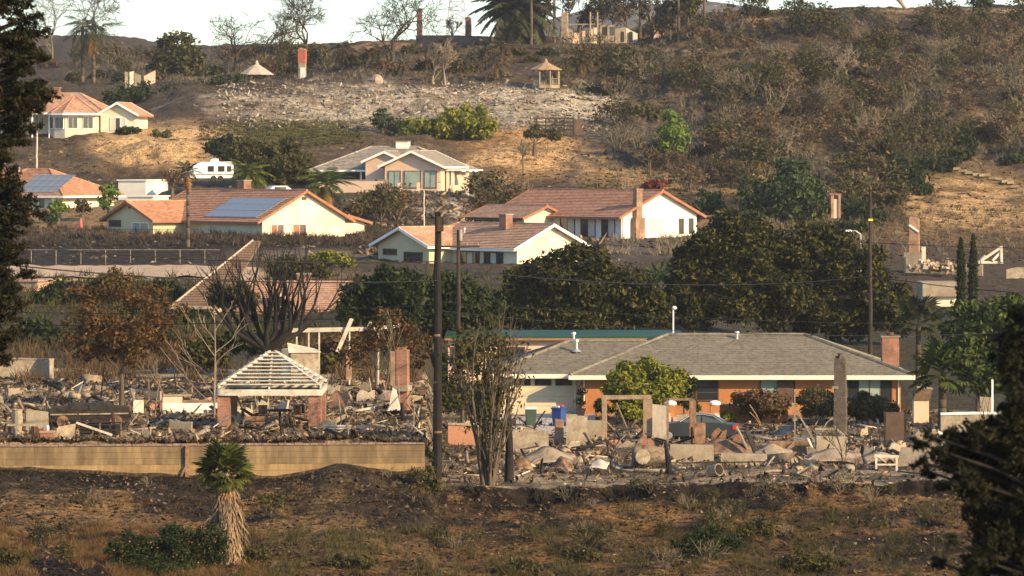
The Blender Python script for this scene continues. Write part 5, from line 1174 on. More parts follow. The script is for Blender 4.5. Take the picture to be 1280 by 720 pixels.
M_plas_s = mat('plaster_stub', (.30,.24,.17), (.46,.38,.29), scale=1.5, fine=.35, bscale=6)
M_clay_s = mat('brick_stub', (.20,.095,.055), (.34,.19,.12), scale=1.5, fine=.4, bscale=6)
M_clay  = mat("terracotta_fragment", (.36,.16,.09), (.47,.25,.16), scale=2, island=True, fine=.3)
M_straw_thatch = mat("tan_thatch", (.30,.20,.11), (.42,.30,.18), scale=3, fine=.3)
M_ply   = mat("ashen_plywood", (.24,.19,.13), (.40,.33,.24), scale=1.6, fine=.4, bscale=5)
M_blue_bin = mat("blue_plastic", (.025,.06,.20), (.03,.075,.24), rough=.45, fine=.08)
M_green_bin = mat("dark_green_plastic", (.035,.06,.045), (.045,.075,.055), rough=.5, fine=.08)
M_lidw  = mat("pale_lid", (.55,.55,.48), (.62,.62,.55), fine=.1)

def wall_run(name, label, pts, th, m, cat='wall', cap=None, capm=None, group=None):
    """wall along image columns: rows (px, d, top row, bottom row), built as one body with an optional cap"""
    b = at(pts[0][0], pts[0][3], pts[0][1]); root = empty(name, label, cat, b, 0, group); mb, cb = MB(), MB()
    for (x0,d0,t0,b0),(x1,d1,t1,b1) in zip(pts[:-1], pts[1:]):
        A, B, C, D = [at(*q)-b for q in ((x0,b0,d0),(x1,b1,d1),(x1,t1,d1),(x0,t0,d0))]
        A.z -= .6; B.z -= .6; n = (B-A).cross(Vector((0,0,1))).normalized()*-th
        mb.prism([A,B,C,D], n)
        if cap: cb.prism([D-n*.15+Vector((0,0,.004)),C-n*.15+Vector((0,0,.004)),C+Vector((0,0,cap))-n*.15,D+Vector((0,0,cap))-n*.15], n*1.3)
    mb.build('wall', m, root)
    if cap: cb.build('cap', capm, root)
    return root
def retaining():
    s = F/177.45
    root = empty('retaining_wall', 'long tan stained retaining wall with a brick cap, on the left above the dark slope', 'wall', at(260, 590, 177.45)); b0 = root.location
    xs = list(range(-140, 530, 61)) + [531]
    for x0, x1 in zip(xs[:-1], xs[1:]):      # cast bays between joints
        mb = MB(); p0, p1 = at(x0+.1, 0, 177.45), at(x1-.1, 0, 177.45); zt0, zt1 = -(558.5-x0*.006-HY)/s, -(558.5-x1*.006-HY)/s
        A, B = Vector((p0.x, 177.45, zt0-2.6)), Vector((p1.x, 177.45, zt1-2.6)); C, D = Vector((p1.x,177.45,zt1)), Vector((p0.x,177.45,zt0))
        rr_ = random.Random(x0)
        for k in range(9):     # horizontal board-marked courses
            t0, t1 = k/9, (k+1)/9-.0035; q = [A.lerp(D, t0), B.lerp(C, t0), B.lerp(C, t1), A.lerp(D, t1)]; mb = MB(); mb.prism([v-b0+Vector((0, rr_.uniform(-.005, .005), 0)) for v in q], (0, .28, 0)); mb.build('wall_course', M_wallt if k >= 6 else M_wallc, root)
        cp = MB(); n = max(1, int((x1-x0)/10)); 
        for k in range(n):
            t0, t1 = k/n, (k+.94)/n; q0, q1 = D.lerp(C, t0)-b0, D.lerp(C, t1)-b0; h = .075+.028*math.sin(k*7.1+x0)*math.sin(k*2.3); cp.prism([q0+Vector((0,-.05,.004)), q1+Vector((0,-.05,.004)), q1+Vector((0,-.05,h)), q0+Vector((0,-.05,h))], (0,.38,0))
        cp.build('cap_course', M_cap, root)
    mb = MB(); q = at(234, 575, 177.45)-b0; mb.box(q.x-.08, q.x+.08, -.17, -.004, -1.2, 1.22); mb.bar((q.x-.35,-.12,-.35),(q.x,-.12,.35), .12, .1); mb.build('drain_pipe', M_steel, root)
retaining()

def pole(name, label, px, d, ytop, ybot, r0, r1, m, arms=(), insul=True, cat='utility pole', burnt=False):
    s = F/d; b = at(px, ybot, d); root = empty(name, label, cat, b); H = (ybot-ytop)/s; mb = MB(); n = 9; rr = random.Random(px)
    pts = [(rr.uniform(-.03,.03), rr.uniform(-.03,.03), -.8+(H+.8)*i/n) for i in range(n+1)]
    for i in range(n): mb.tube(pts[i], pts[i+1], r0+(r1-r0)*i/n, r0+(r1-r0)*(i+1)/n, 10)
    mb.build('pole', m, root, smooth=False)
    for z, w, yaw in arms:
        a = MB(); v = Vector((math.cos(yaw), math.sin(yaw), 0)); a.bar(Vector((0,-.02,H-z))-v*w/2+Vector((0,-r0,0)), Vector((0,-.02,H-z))+v*w/2+Vector((0,-r0,0)), .10, .13); ar = a.build('cross_arm', m, root)
        for t in (-.46, -.2, .2, .46):
            k = MB(); c = Vector((0,-r0-.02,H-z+.06))+v*w*t; k.lathe([(.035,0),(.06,.06),(.035,.1),(.055,.16),(.02,.2)], tuple(c), 8); k.build('insulator', M_conc, ar)
    return root, H
def poles():
    r, H = pole('utility_pole', 'tall charred black utility pole at the right end of the long retaining wall', 547, 178.9, 265, 584, .24, .15, M_char)
    k = MB(); k.box(-.05,.28,-.28,-.16,H-.9,H-.2); k.build('pole_bracket', M_polew, r); k = MB(); k.tube((.1,-.2,H-.35),(.3,-.3,H+.05),.05,.05,6); k.build('insulator', M_conc, r)
    for z in (1.6, 3.9, 6.1): k = MB(); k.tube((0,0,z),(0,0,z+.10),.235-.007*z,.235-.007*z,10); k.build('steel_band', M_steel, r)
    r, H = pole('utility_pole', 'short dark utility pole with a cross arm in front of the middle tile roofed house', 573, 262, 287, 425, .17, .12, M_polew, [(1.15, 2.9, 0)])
    k = MB(); k.tube((.14,-.1,H-.75),(.14,-.1,H),.13,.13,8); k.build('transformer', M_conc, r)
    r, H = pole('utility_pole', 'wooden utility pole with a small yellow tag in front of the biggest dark crown', 1088, 264, 238, 450, .16, .11, M_polew)
    k = MB(); k.box(-.15,.15,-.2,-.13,H-2.1,H-1.95); k.build('tag_plate', mat('yellow_tag', (.75,.52,.04), fine=0), r)
    pole('wooden_post', 'slim pale utility pole behind the far left solar house', 46, 470, 163, 214, .12, .1, M_pwood)
    r, H = pole('lamp_pole', 'thin pale pole on the charred bank below the grey roofed house', 530, 395, 237, 284, .08, .07, M_pwood)
    pole('thin_pole', 'thin dark pole rising behind the roof of the grey roofed house bank', 476, 388, 256, 300, .06, .05, M_polew)
    # small flood lamp on the ranch roof edge, street lamps
    b = at(841.5, 418, 258.); r = empty('lamp_post', 'small white lamp on a pole above the green roof edge', 'lamp', b); k = MB(); k.tube((0,0,-1),(0,0,1.72),.055,.05,8); k.build('post', M_wtrim, r)
    k = MB(); k.lathe([(.06,0),(.15,.05),(.17,.16),(.08,.24)], (.08,0,1.66), 10); k.build('lamp_head', M_wtrim, r)
    d = 600.; b = on(907, d); r = empty('street_lamp', 'double armed street lamp on the ridge right of the burnt trees', 'street lamp', b); H = float(-(8-HY)/F*d)-b.z; k = MB(); k.tube((0,0,-.5),(0,0,H),.13,.09,8); k.build('post', M_gwood, r)
    for sx in (-1, 1):
        k = MB(); k.tube((0,0,H-.1),(sx*.7,0,H+.35),.06,.05,6); k.tube((sx*.7,0,H+.35),(sx*1.4,0,H+.2),.05,.05,6); k.build('arm', M_gwood, r); k = MB(); k.tbox((sx*1.6,0,H+.02),(.7,.25,.16),.7); k.build('lamp_head', M_conc, r)
    b = onp(1068, 300); b = at(1068, 312, 330.); r = empty('street_lamp', 'pale curved street lamp head left of the yellow tagged pole', 'street lamp', b); k = MB(); k.tube((.55,0,-2),(.55,0,1.3),.06,.05,8); k.tube((.55,0,1.3),(.1,0,1.62),.045,.04,6); k.tube((.1,0,1.62),(-.3,0,1.62),.04,.04,6); k.build('post', M_alu, r); k = MB(); k.tbox((-.5,0,1.56),(.6,.24,.14),.7); k.build('lamp_head', M_wtrim, r)
    # lattice tower beyond the ridge
    d = 1000.; s = F/d; b = Vector(((571-640)/s, d, float(gz(571, d)))); r = empty('power_tower', 'faint steel lattice power tower beyond the ridge', 'pylon', b); H = float(-(-40-HY)/s)-b.z; mb = MB()
    for sx in (-1, 1):
        for sy in (-1, 1): mb.bar((sx*3.2, sy*3.2, -1), (sx*.9, sy*.9, H), .24)
    n = 9
    for i in range(n):
        z0, z1 = H*i/n, H*(i+1)/n; w0, w1 = 3.2-2.3*i/n, 3.2-2.3*(i+1)/n
        for sy in (-1, 1): mb.bar((-w0,sy*w0,z0),(w1,sy*w1,z1),.13); mb.bar((w0,sy*w0,z0),(-w1,sy*w1,z1),.13); mb.bar((-w1,sy*w1,z1),(w1,sy*w1,z1),.13)
    mb.build('tower_body', M_alu, r)
    for z in (H*.72, H*.9):
        mb = MB(); mb.bar((-5.5,0,z-.2),(0,0,z+1.2),.18); mb.bar((5.5,0,z-.2),(0,0,z+1.2),.18); mb.bar((-5.5,0,z-.2),(5.5,0,z-.2),.18); mb.build('cross_arm', M_alu, r)
poles()

def wire(label, p0, p1, sag, rad=.03, name='power_line', group=None):
    p0, p1 = Vector(p0), Vector(p1); n = 22; pts = []
    for i in range(n+1):
        t = i/n; q = p0.lerp(p1, t); q.z -= 4*sag*t*(1-t); pts.append(q-p0)
    V, Fc = tubes([(pts[i], pts[i+1], rad, rad) for i in range(n)], 5); o = link(name, np_mesh(name, V, Fc, M_wire), None, p0); return tag(o, label, 'cable', group)
def wires():
    A = at(547, 327, 178.7); B = at(1088, 345, 263.8); C = at(547, 351, 178.7)
    wire('upper black power line running left from the tall charred pole past the dark conifer', at(-160, 285, 172), A, .55)
    wire('lower black power line running left from the tall charred pole', at(-160, 309, 172), C, .6)
    wire('black power line strung between the tall charred pole and the yellow tagged pole', at(547, 335, 178.7), B, .7, .02)
    wire('black power line running right from the yellow tagged pole past the cypress pair', B, at(1420, 371, 250), .35, .03)
    wire('thin upper line running right from the top third of the yellow tagged pole', at(1088, 303, 263.8), at(1420, 309, 255), .2, .02)
    wire('thin black line crossing the rust brown crown, upper of the two', at(-160, 384, 186), at(547, 381, 178.7), .35, .018)
    wire('thin black line crossing the rust brown crown, lower of the two', at(-160, 402, 186), at(547, 391, 178.7), .35, .024)
    wire('long sagging line in front of the dark crowns above the ranch roof', at(547, 388, 178.7), at(1420, 405, 215), .9, .018)
    wire('thin faint line in front of the biggest dark crown', at(547, 377, 178.7), at(1420, 402, 215), .5, .011)
wires()

# ---- fences
def fences():
    d = 354.; s = F/d; root = empty('chain_link_fence', 'chain link fence on grey posts along the tan road', 'fence', at(150, 332, d)); X = lambda px: (px-150)/s; H = 20/s
    for px in range(8, 275, 31):
        b = MB(); b.tube((X(px),0,-.6),(X(px),0,H),.045,.045,6); b.build('post', M_gwood, root)
    b = MB(); b.tube((X(0),0,H-.02),(X(275),0,H-.02),.03,.03,6); b.build('top_rail', M_gwood, root)
    mb = MB(); x = X(0); st = .30
    while x < X(275): mb.bar((x,0,.05),(x+H*.9,0,H-.05),.007); mb.bar((x+H*.9,0,.05),(x,0,H-.05),.007); x += st
    tag(mb.build('mesh', M_polew, root), None, None, None, 'stuff')
    d = 372.; s = F/d; root = empty('iron_fence', 'thin dark iron fence in front of the shade-toned cream gable at left', 'fence', at(170, 297, d)); X = lambda px: (px-170)/s
    for px in range(118, 248, 13):
        b = MB(); b.tube((X(px),0,-.5),(X(px),0,.85),.03,.03,5); b.build('post', M_polew, root)
    for z in (.2, .8): b = MB(); b.bar((X(118),0,z),(X(248),0,z),.035); b.build('rail', M_polew, root)
    mb = MB()
    for k in range(130): mb.bar((X(118)+k*.078,0,.2),(X(118)+k*.078,0,.8),.012)
    tag(mb.build('pickets', M_polew, root), None, None, None, 'stuff')
    # posts along the terrace right of the grey house
    root = empty('post_fence', 'row of tan posts joined by a rail right of the patio cover', 'fence', on(612, 441)); bp = root.location; last = None
    for px in (592, 604, 616, 628, 640, 652):
        q = on(px, 441)-bp; b = MB(); b.box(q.x-.13,q.x+.13,-.13,.13,q.z-.4,q.z+1.0); b.build('post', M_gwood, root)
        if last is not None: b = MB(); b.bar(last+Vector((.14,0,.75)), q+Vector((-.14,0,.75)), .06); b.build('rail', M_gwood, root)
        last = q
    for px, lab in [(499,'left of the three short posts below the tall green windows'),(523,'middle of the three short posts below the tall green windows'),(549,'right of the three short posts below the tall green windows')]:
        b = on(px, 436); o = empty('garden_post', lab, 'post', b); k = MB(); k.box(-.18,.18,-.18,.18,-.6,.95); k.build('post', M_pink, o); k = MB(); k.box(-.22,.22,-.22,.22,.95,1.03); k.build('cap', M_conc, o)
fences()

# ---- road on the left
def road():
    xs = np.arange(-300, 330, 6.); V = []; w = [(338.5, 0), (349.5, 0)]
    n = 8; dd = np.linspace(333, 350.5, n); X_, D_ = np.meshgrid(xs, dd); Z_ = gz(X_, D_)+.16; V = np.stack([(X_-640)/F*D_, D_, Z_], -1).reshape(-1,3); nc = len(xs)
    i = np.arange(n-1)[:,None]*nc+np.arange(nc-1)[None]; me = np_mesh('road', V, np.stack([i,i+1,i+nc+1,i+nc],-1).reshape(-1,4), mat('dusty_tan_road', (.36,.255,.16), (.44,.32,.21), scale=.5, fine=.15, bscale=3))
    tag(link('road', me), 'dusty tan road below the chain link fence', kind='structure')
    xs = np.arange(600, 745, 6.); dd = np.linspace(214, 237, 9); X_, D_ = np.meshgrid(xs, dd); Z_ = gz(X_, 236.)*0 + np.maximum(gz(X_, D_), -15.75)+.07; V = np.stack([(X_-640)/F*D_, D_, Z_], -1).reshape(-1,3); nc = len(xs); n = 9
    i = np.arange(n-1)[:,None]*nc+np.arange(nc-1)[None]; me = np_mesh('driveway', V, np.stack([i,i+1,i+nc+1,i+nc],-1).reshape(-1,4), mat('pale_driveway_concrete', (.36,.33,.285), (.44,.41,.36), scale=.5, fine=.15, bscale=5))
    tag(link('driveway', me), 'pale concrete driveway in front of the cream garage door', kind='structure')
road()

# ---- free standing chimneys
def stack(name, label, px, d, ytop, ybot, wpx, m, dep=.8, parts=(), cat='chimney', cap=True, z0=None):
    s = F/d; b = at(px, ybot, d); root = empty(name, label, cat, b, math.radians(-12)); w = wpx/s; H = (ybot-ytop)/s; mb = MB(); rr = random.Random(px); y = 0; lv = [-.8, H*.3, H*.62, H]; k = [1, .97, .95, .93]
    for i in range(3): mb.box(-w/2*k[i], w/2*k[i], -dep/2*k[i], dep/2*k[i], lv[i], lv[i+1])
    mb.build('stack', m, root)
    if cap:
        cb = MB()
        for q in range(4): cb.tbox((rr.uniform(-.3,.3)*w, rr.uniform(-.2,.2)*dep, H+.002), (w*.35, dep*.4, .06+.10*rr.random()), .9)
        cb.build('broken_top', m, root)
    for f in parts: f(root, s, w, H)
    return root
def chimneys():
    def shoulder(root, s, w, H): b = MB(); b.box(-w*.62, w*.62, -.5, .5, H*.48, H*.55); b.build('shoulder', M_conc, root); b = MB(); b.box(-w*.95,-w*.56,-.35,.35,H*.55,H*.98); b.build('flue_side', M_brick_tan, root)
    stack('brick_chimney', 'tall brick chimney with a sooty top standing alone in the left burnt lot', 503.5, 203, 437, 536, 14.5, M_brick, .65, [shoulder])
    def base(root, s, w, H): b = MB(); b.box(-w*1.0, w*1.05, -.6, .5, -.8, H*.28); b.build('hearth_base', M_conc, root); b = MB(); b.bar((-w*.45,-.49,H*.86),(w*.48,-.49,H*.72),.08,.18); b.build('flashing_scar', M_wtrim, root)
    stack('brick_chimney', 'tan orange brick chimney on a pale hearth, alone on the lower right slope', 1143, 372, 273, 332, 12.5, M_brick_tan, .9, [base])
    stack('brick_chimney', 'dark grey chimney stack in front of the ranch windows', 1050.5, 214, 448, 538, 15, mat('sooty_stone', (.075,.058,.045), (.14,.11,.085), scale=3, bump=.4, fine=.4), .7, [lambda r, s, w, H: (MB().tube((0,0,H),(0,0,H+.28),.12,.16,8).build('flue_pot', M_btrim, r), MB().box(-w*.62,-w*.1,-.45,-.37,H*.58,H*.62).build('stone_shelf', M_conc, r))])
    def redtop(root, s, w, H): b = MB(); b.box(-w*.55,w*.55,-.46,.46,H*.62,H*.98); b.build('red_crown', mat('red_paint_brick', (.34,.09,.06), (.42,.13,.09), fine=.3), root); b = MB(); b.box(-w*.2,w*.55,-.5,-.46,-.3,H*.5); b.build('pale_render', M_white, root)
    stack('brick_chimney', 'pale chimney with a red top on the ash terrace', 378, 562, 61, 108, 8.5, M_conc, .9, [redtop], cap=True)
    stack('brick_chimney', 'tall dark thin chimney on the skyline at the left end of the flat wall', 524.5, 600, 12, 58, 6.2, M_brick_soot, .9)
    stack('brick_chimney', 'shorter red brown chimney on the skyline under the lattice tower', 585.5, 606, 22, 58, 7, M_brick, .9)
    stack('brick_chimney', 'ruined white chimney among the burnt trees on the ridge', 706, 604, 16, 50, 8, M_ply, 1.0)
    # red door frame ruin on the slope
    s = F/420.; r = empty('ruined_doorway', 'small red brick doorway ruin left of the yellow tagged pole', 'ruin', at(1045, 266, 420.)); mb = MB(); mb.box(-.55,-.25,-.2,.2,-.6,2.0); mb.build('jamb', M_brick_tan, r); mb = MB(); mb.box(.25,.5,-.2,.2,-.6,1.9); mb.build('jamb', M_brick_tan, r); mb = MB(); mb.bar((-.7,0,2.1),(.6,0,1.98),.4,.2); mb.build('lintel', M_brick, r); mb = MB(); mb.box(-.25,.25,-.05,.05,-.6,1.5); mb.build('broken_panel', M_pink, r)
chimneys()

# ---- ridge top buildings and ruins
M_plas_b = mat('pinkish_boulder', (.27,.20,.15), (.40,.32,.25), fine=.35)
def ridge_ruins():
    wall_run('garden_wall', 'long flat brown wall on the skyline between the two chimneys and the date palm', [(520,604,45,64),(560,604,45,62),(600,604,46,60),(632,604,47,60)], .4, mat('brown_render', (.16,.115,.08), (.24,.17,.12), scale=.6, fine=.3), cap=.12, capm=M_btrim)
    wall_run('garden_wall', 'brown wall with panels on the ridge behind the dark leafless tree', [(440,612,57,66),(457,611,53,66),(486,610,52,66),(513,609,53,66)], .4, mat('red_brown_render', (.27,.165,.105), (.35,.22,.145), scale=.6, fine=.3), cap=.12, capm=M_btrim)
    d = 604.; s = F/d; r = empty('ruined_house', 'burnt out house of broken white walls under the trees on the ridge', 'ruin', at(745, 50, d)); X = lambda px: (px-745)/s
    def bit(x0, x1, h0, h1, m, y=0., nm='wall'):
        mb = MB(); mb.prism([(X(x0),y,-1.5),(X(x1),y,-1.5),(X(x1),y,h1/s),(X(x0),y,h0/s)], (0,.3,0)); return mb.build(nm, m, r)
    bit(703,716,15,12,M_ply); bit(716,728,8,11,M_pink,.4); bit(728,741,11,14,M_pink); bit(741,750,16,16,M_cream,.3); 
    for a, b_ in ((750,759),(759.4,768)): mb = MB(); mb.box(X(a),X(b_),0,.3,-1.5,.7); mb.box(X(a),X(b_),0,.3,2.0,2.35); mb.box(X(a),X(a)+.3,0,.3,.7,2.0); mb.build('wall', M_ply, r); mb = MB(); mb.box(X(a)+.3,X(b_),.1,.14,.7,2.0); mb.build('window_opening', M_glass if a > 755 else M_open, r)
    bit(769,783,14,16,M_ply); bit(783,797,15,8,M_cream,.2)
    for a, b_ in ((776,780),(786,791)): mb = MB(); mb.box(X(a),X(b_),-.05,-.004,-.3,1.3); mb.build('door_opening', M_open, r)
    mb = MB(); mb.bar((X(700),-.2,2.4),(X(752),-.2,2.5),.18,.22); mb.build('beam', M_gwood, r)
    for px in (738, 747): mb = MB(); mb.box(X(px)-.12,X(px)+.12,-.5,-.26,-1,4.4); mb.build('post', M_ply, r)
    s2 = F/600.; r = empty('small_outbuilding', 'small square tan outbuilding with a flat top right of the ruined white walls', 'building', at(824, 51, 600.)); mb = MB(); mb.box(-.85,.75,0,2,-1,1.75); mb.build('wall', M_pink, r); mb = MB(); mb.box(-1,.9,-.15,2.1,1.75,1.95); mb.build('roof', M_conc, r); mb = MB(); mb.box(.3,.6,-.06,-.004,-.2,1.3); mb.build('door', M_btrim, r)
    r = empty('play_frame', 'red metal frame with a blue panel on the ridge beside the street lamp', 'frame', at(888, 47, 600.)); mr = mat('red_painted_metal', (.42,.09,.06), (.5,.13,.09), fine=.2)
    for x in (-.75, .7): mb = MB(); mb.bar((x,0,-.8),(x*1.05,0,1.4),.14); mb.build('leg', mr, r)
    mb = MB(); mb.bar((-.85,0,1.3),(.85,0,1.45),.14); mb.build('top_bar', mr, r); mb = MB(); mb.box(-.55,.5,-.04,.04,.45,1.15); mb.build('panel', mat('blue_panel', (.08,.22,.30), (.1,.26,.34), fine=.2), r)
    r = empty('fallen_trunk', 'white fallen trunk leaning beside a stump on the right skyline', 'log', onp(1128, 12)); mb = MB(); mb.tube((-1.2,0,2.0),(.6,0,-.1),.3,.25,7); mb.build('trunk', M_barkp, r); mb = MB(); mb.tube((.4,.2,-.3),(-.3,.2,1.5),.22,.2,7); mb.build('limb', M_barkp, r)
    for px, w, lab in [(940,20,'dark round hedge on the right skyline, nearest the street lamp'),(1222,16,'dark dense bush on the right skyline')]:
        d = float(hit(px, 20 if px < 1000 else 12)[0])
        px_tree('ridge_bush', lab, d, px, [(px,14 if px<1000 else 2,w,8 if px<1000 else 9),(px+12,15 if px<1000 else 4,w*.7,7)], M_dkgrn, .28, 8, cat='bush', seed=600+px)
    # left ridge ruin
    d = 575.; s3 = F/d; r = empty('ruined_house', 'fragments of a burnt house with two pale wall stubs on the far left ridge', 'ruin', at(172, 103, d)); X = lambda px: (px-172)/s3
    for x0, x1, h0, h1, m in [(156,160,14,12,M_ply),(162,167,13,14,M_cream),(168,176,12,9,M_conc),(180,194,8,15,M_pink)]:
        mb = MB(); mb.prism([(X(x0),0,-1),(X(x1),0,-1),(X(x1),0,h1/s3),(X(x0),0,h0/s3)], (0,.4,0)); mb.build('wall_stub', m, r)
    # gazebos and deck
    def gazebo(px, d, ytop, yeave, ybot, wpx, m, label, open_=True, name='gazebo'):
        s = F/d; r = empty(name, label, 'gazebo', at(px, ybot, d), .3); R = wpx/2/s; he = (ybot-yeave)/s; ht = (ybot-ytop)/s; mb = MB(); n = 8; P_ = [(R*math.cos(2*math.pi*k/n), R*math.sin(2*math.pi*k/n), he) for k in range(n)]
        for k in range(n): slope(mb, P_[k], P_[(k+1)%n], (0,0,ht*.97), (0,0,ht*.97), .08, .4, .05)
        mb.build('roof', m, r); mb = MB(); mb.lathe([(.28,0),(.22,.2),(.04,.5)], (0,0,ht*.95), 8); mb.build('finial', m, r)
        for k in range(n): mb = MB(); p = Vector(P_[k])*.82; mb.bar((p.x,p.y,-.3),(p.x,p.y,he+.1),.17); mb.build('post', M_gwood if open_ else M_char, r)
        rb = MB()
        for k in range(n):
            p, q = Vector(P_[k])*.80, Vector(P_[(k+1)%n])*.80
            if k != 5: rb.bar((p.x,p.y,.95),(q.x,q.y,.95),.08); rb.bar((p.x,p.y,.2),(q.x,q.y,.2),.08); [rb.bar((*p.lerp(q,t).xy,.2),(*p.lerp(q,t).xy,.95),.05) for t in (.2,.4,.6,.8)]
        rb.build('railing', M_gwood, r); fl = MB(); fl.lathe([(R*.86,-.4),(R*.86,.06)], (0,0,0), 8); fl.build('floor', M_conc, r)
    gazebo(682.5, 541, 76, 87, 107, 42, M_straw_thatch, 'tan roofed octagonal gazebo at the right end of the ash terrace')
    gazebo(321, 556, 78, 93, 109, 44, mat('pale_shingle', (.42,.34,.26), (.52,.43,.34), fine=.2), 'pale roofed burnt garden pavilion at the left end of the ash terrace', False, 'pavilion')
    d = 500.; s = F/d; r = empty('timber_deck', 'small dark timber deck with railings below the gazebo slope', 'deck', at(691, 163, d), .15); mb = MB(); mb.box(-2.4,2.6,-1.2,1.2,0,.14); mb.build('deck_floor', M_wood, r)
    for x in (-2.3,-1.1,.1,1.3,2.5): mb = MB(); mb.box(x-.07,x+.07,-1.2,-1.06,-2,1.6); mb.build('post', M_wood, r)
    for z in (.55, 1.0, 1.5): mb = MB(); mb.box(-2.4,2.6,-1.25,-1.205,z,z+.16); mb.build('rail', M_wood, r)
    mb = MB(); mb.box(2.72,3.7,-1.1,-.98,-.6,1.4); mb.build('side_panel', M_btrim, r)
    b = onp(150*0+471, 98); r = empty('boulder', 'pale boulder on the ash terrace below the dark leafless tree', 'rock', onp(471, 104)); mb = MB(); mb.lathe([(.8,-.3),(.95,.35),(.6,.95),(.15,1.15)], (0,0,0), 7); mb.build('rock', M_plas_b, r)
ridge_ruins()

# ---- right slope: stone path, ruins
M_slab = mat('dusty_step_stone', (.20,.15,.09), (.32,.245,.15), scale=2, fine=.35)
def right_slope():
    root = empty('stone_path', 'path of pale stepping slabs climbing the tan slope at far right', 'path', onp(1235, 232)); b0 = root.location; me = None
    pts = [(1283,244),(1276,240),(1269,237),(1262,233.5),(1255,231),(1248,228.5),(1241,226),(1234,224),(1227,222),(1219,221),(1211,219),(1203,217),(1196,215.5),(1189,214)]
    mb = MB(); mb.tbox((0,0,-.2),(.95,.8,.32),.9); me = mb.mesh('slab', M_slab)
    for i, (x, y) in enumerate(pts): link('slab', me, root, onp(x, y, .3)-b0, (0, 0, .3*math.sin(i*5)))
    r = empty('stone_log', 'pale fallen log on the tan strip at the right edge', 'log', onp(1268, 150)); mb = MB(); mb.tube((-1.6,0,.2),(1.6,0,.25),.2,.17,7); mb.build('trunk', M_barkp, r)
    wall_run('ruined_wall', 'low broken white wall behind the cypress pair', [(1163,372,328,338),(1190,371,330,338),(1228,370,331,338)], .3, M_conc)
    d = 372.; s = F/d; r = empty('collapsed_roof', 'collapsed white roof frame right of the cypress pair', 'ruin', at(1240, 334, d)); X = lambda px: (px-1240)/s
    for a, b in [((1226,8),(1252,25)),((1226,6),(1254,6)),((1252,6),(1252,26)),((1240,8),(1250,18)),((1222,5),(1232,14))]: mb = MB(); mb.bar((X(a[0]),0,a[1]/s),(X(b[0]),.3,b[1]/s),.28,.24); mb.build('roof_beam', M_white_paint, r)
    mb = MB(); mb.prism([(X(1228),.4,3/s),(X(1246),.4,3/s),(X(1246),.4,14/s)], (0,.1,0)); mb.build('roof_panel', M_conc, r)
    r = empty('rubble_mound', 'pale mound of plaster rubble at the foot of the lone slope chimney', 'rubble', at(1165, 336, 368.)); V = []; R = np.random.default_rng(4)
    mb = MB()
    for k in range(60): mb.tbox((R.normal()*1.1, R.normal()*.6, abs(R.normal())*.35-.2), (R.uniform(.2,.7),R.uniform(.2,.6),R.uniform(.1,.4)), .8, Euler((R.normal()*.5,R.normal()*.5,R.random()*6)).to_matrix())
    tag(mb.build('rubble', M_plas, r), None, None, None, 'stuff')
    r = empty('white_post', 'short white post standing right of the tan orange chimney', 'post', at(1154.5, 333, 370.)); mb = MB(); mb.box(-.2,.2,-.2,.2,-.6,1.9); mb.build('post', M_white_paint, r)
    wall_run('low_wall', 'tan mound like low wall at the right edge beyond the cypress pair', [(1258,365,337,346),(1272,365,334,346),(1300,365,335,346)], .6, M_ply)
    # grey shed and pale wall behind the palms
    d = 330.; s = F/d; r = empty('outbuilding', 'grey outbuilding showing between the biggest dark crown and the right palms', 'building', at(1176, 385, d)); mb = MB(); mb.box(-1.3,1.4,0,4,-1.5,1.0); mb.build('wall', M_cream, r); mb = MB(); mb.box(-1.6,1.6,-.4,4.4,1.0,2.2); mb.build('roof', M_conc, r)
    wall_run('block_wall', 'tan block wall with a pale cap under the feathery tree at right', [(1176,210,519,540),(1215,210,518,540),(1262,210,518,540)], .3, M_ply, cap=.12, capm=M_wtrim)
    b = at(1240.5, 540, 212.); r = empty('white_post', 'thin white post in the shade at the far right', 'post', b); mb = MB(); mb.box(-.05,.05,-.05,.05,-.4,2.9); mb.build('post', M_wtrim, r)
    wall_run('garden_wall', 'pale low wall piece right of the thin white post', [(1225,214,496,504),(1242,214,497,504)], .3, M_conc)
    r = empty('storage_box', 'reddish brown tilted box on a tan base right of the ranch house corner', 'box', at(1152, 500, 228.)); mb = MB(); mb.prism([(-.5,0,0),(.5,0,0),(.65,0,.62),(-.25,0,.7)], (0,.8,0)); mb.build('box', M_brown, r); mb = MB(); mb.box(-.45,.45,.1,.9,-1.6,-.005); mb.build('base', M_pink, r); mb = MB(); mb.prism([(-.27,-.03,.705),(.68,-.03,.625),(.68,-.03,.70),(-.27,-.03,.78)], (0,.86,0)); mb.build('lid', M_conc, r)
    r = empty('dark_screen', 'tall dark brown panel standing at the right end of the burnt lot', 'panel', at(1119, 546, 206.), -.1); mb = MB(); mb.box(-.5,.5,-.04,.04,-.2,1.32); mb.build('panel', M_btrim, r); [MB().box(x-.05,x+.05,-.06,.06,-.5,1.36).build('post', M_wood, r) for x in (-.56,.56)]
right_slope()

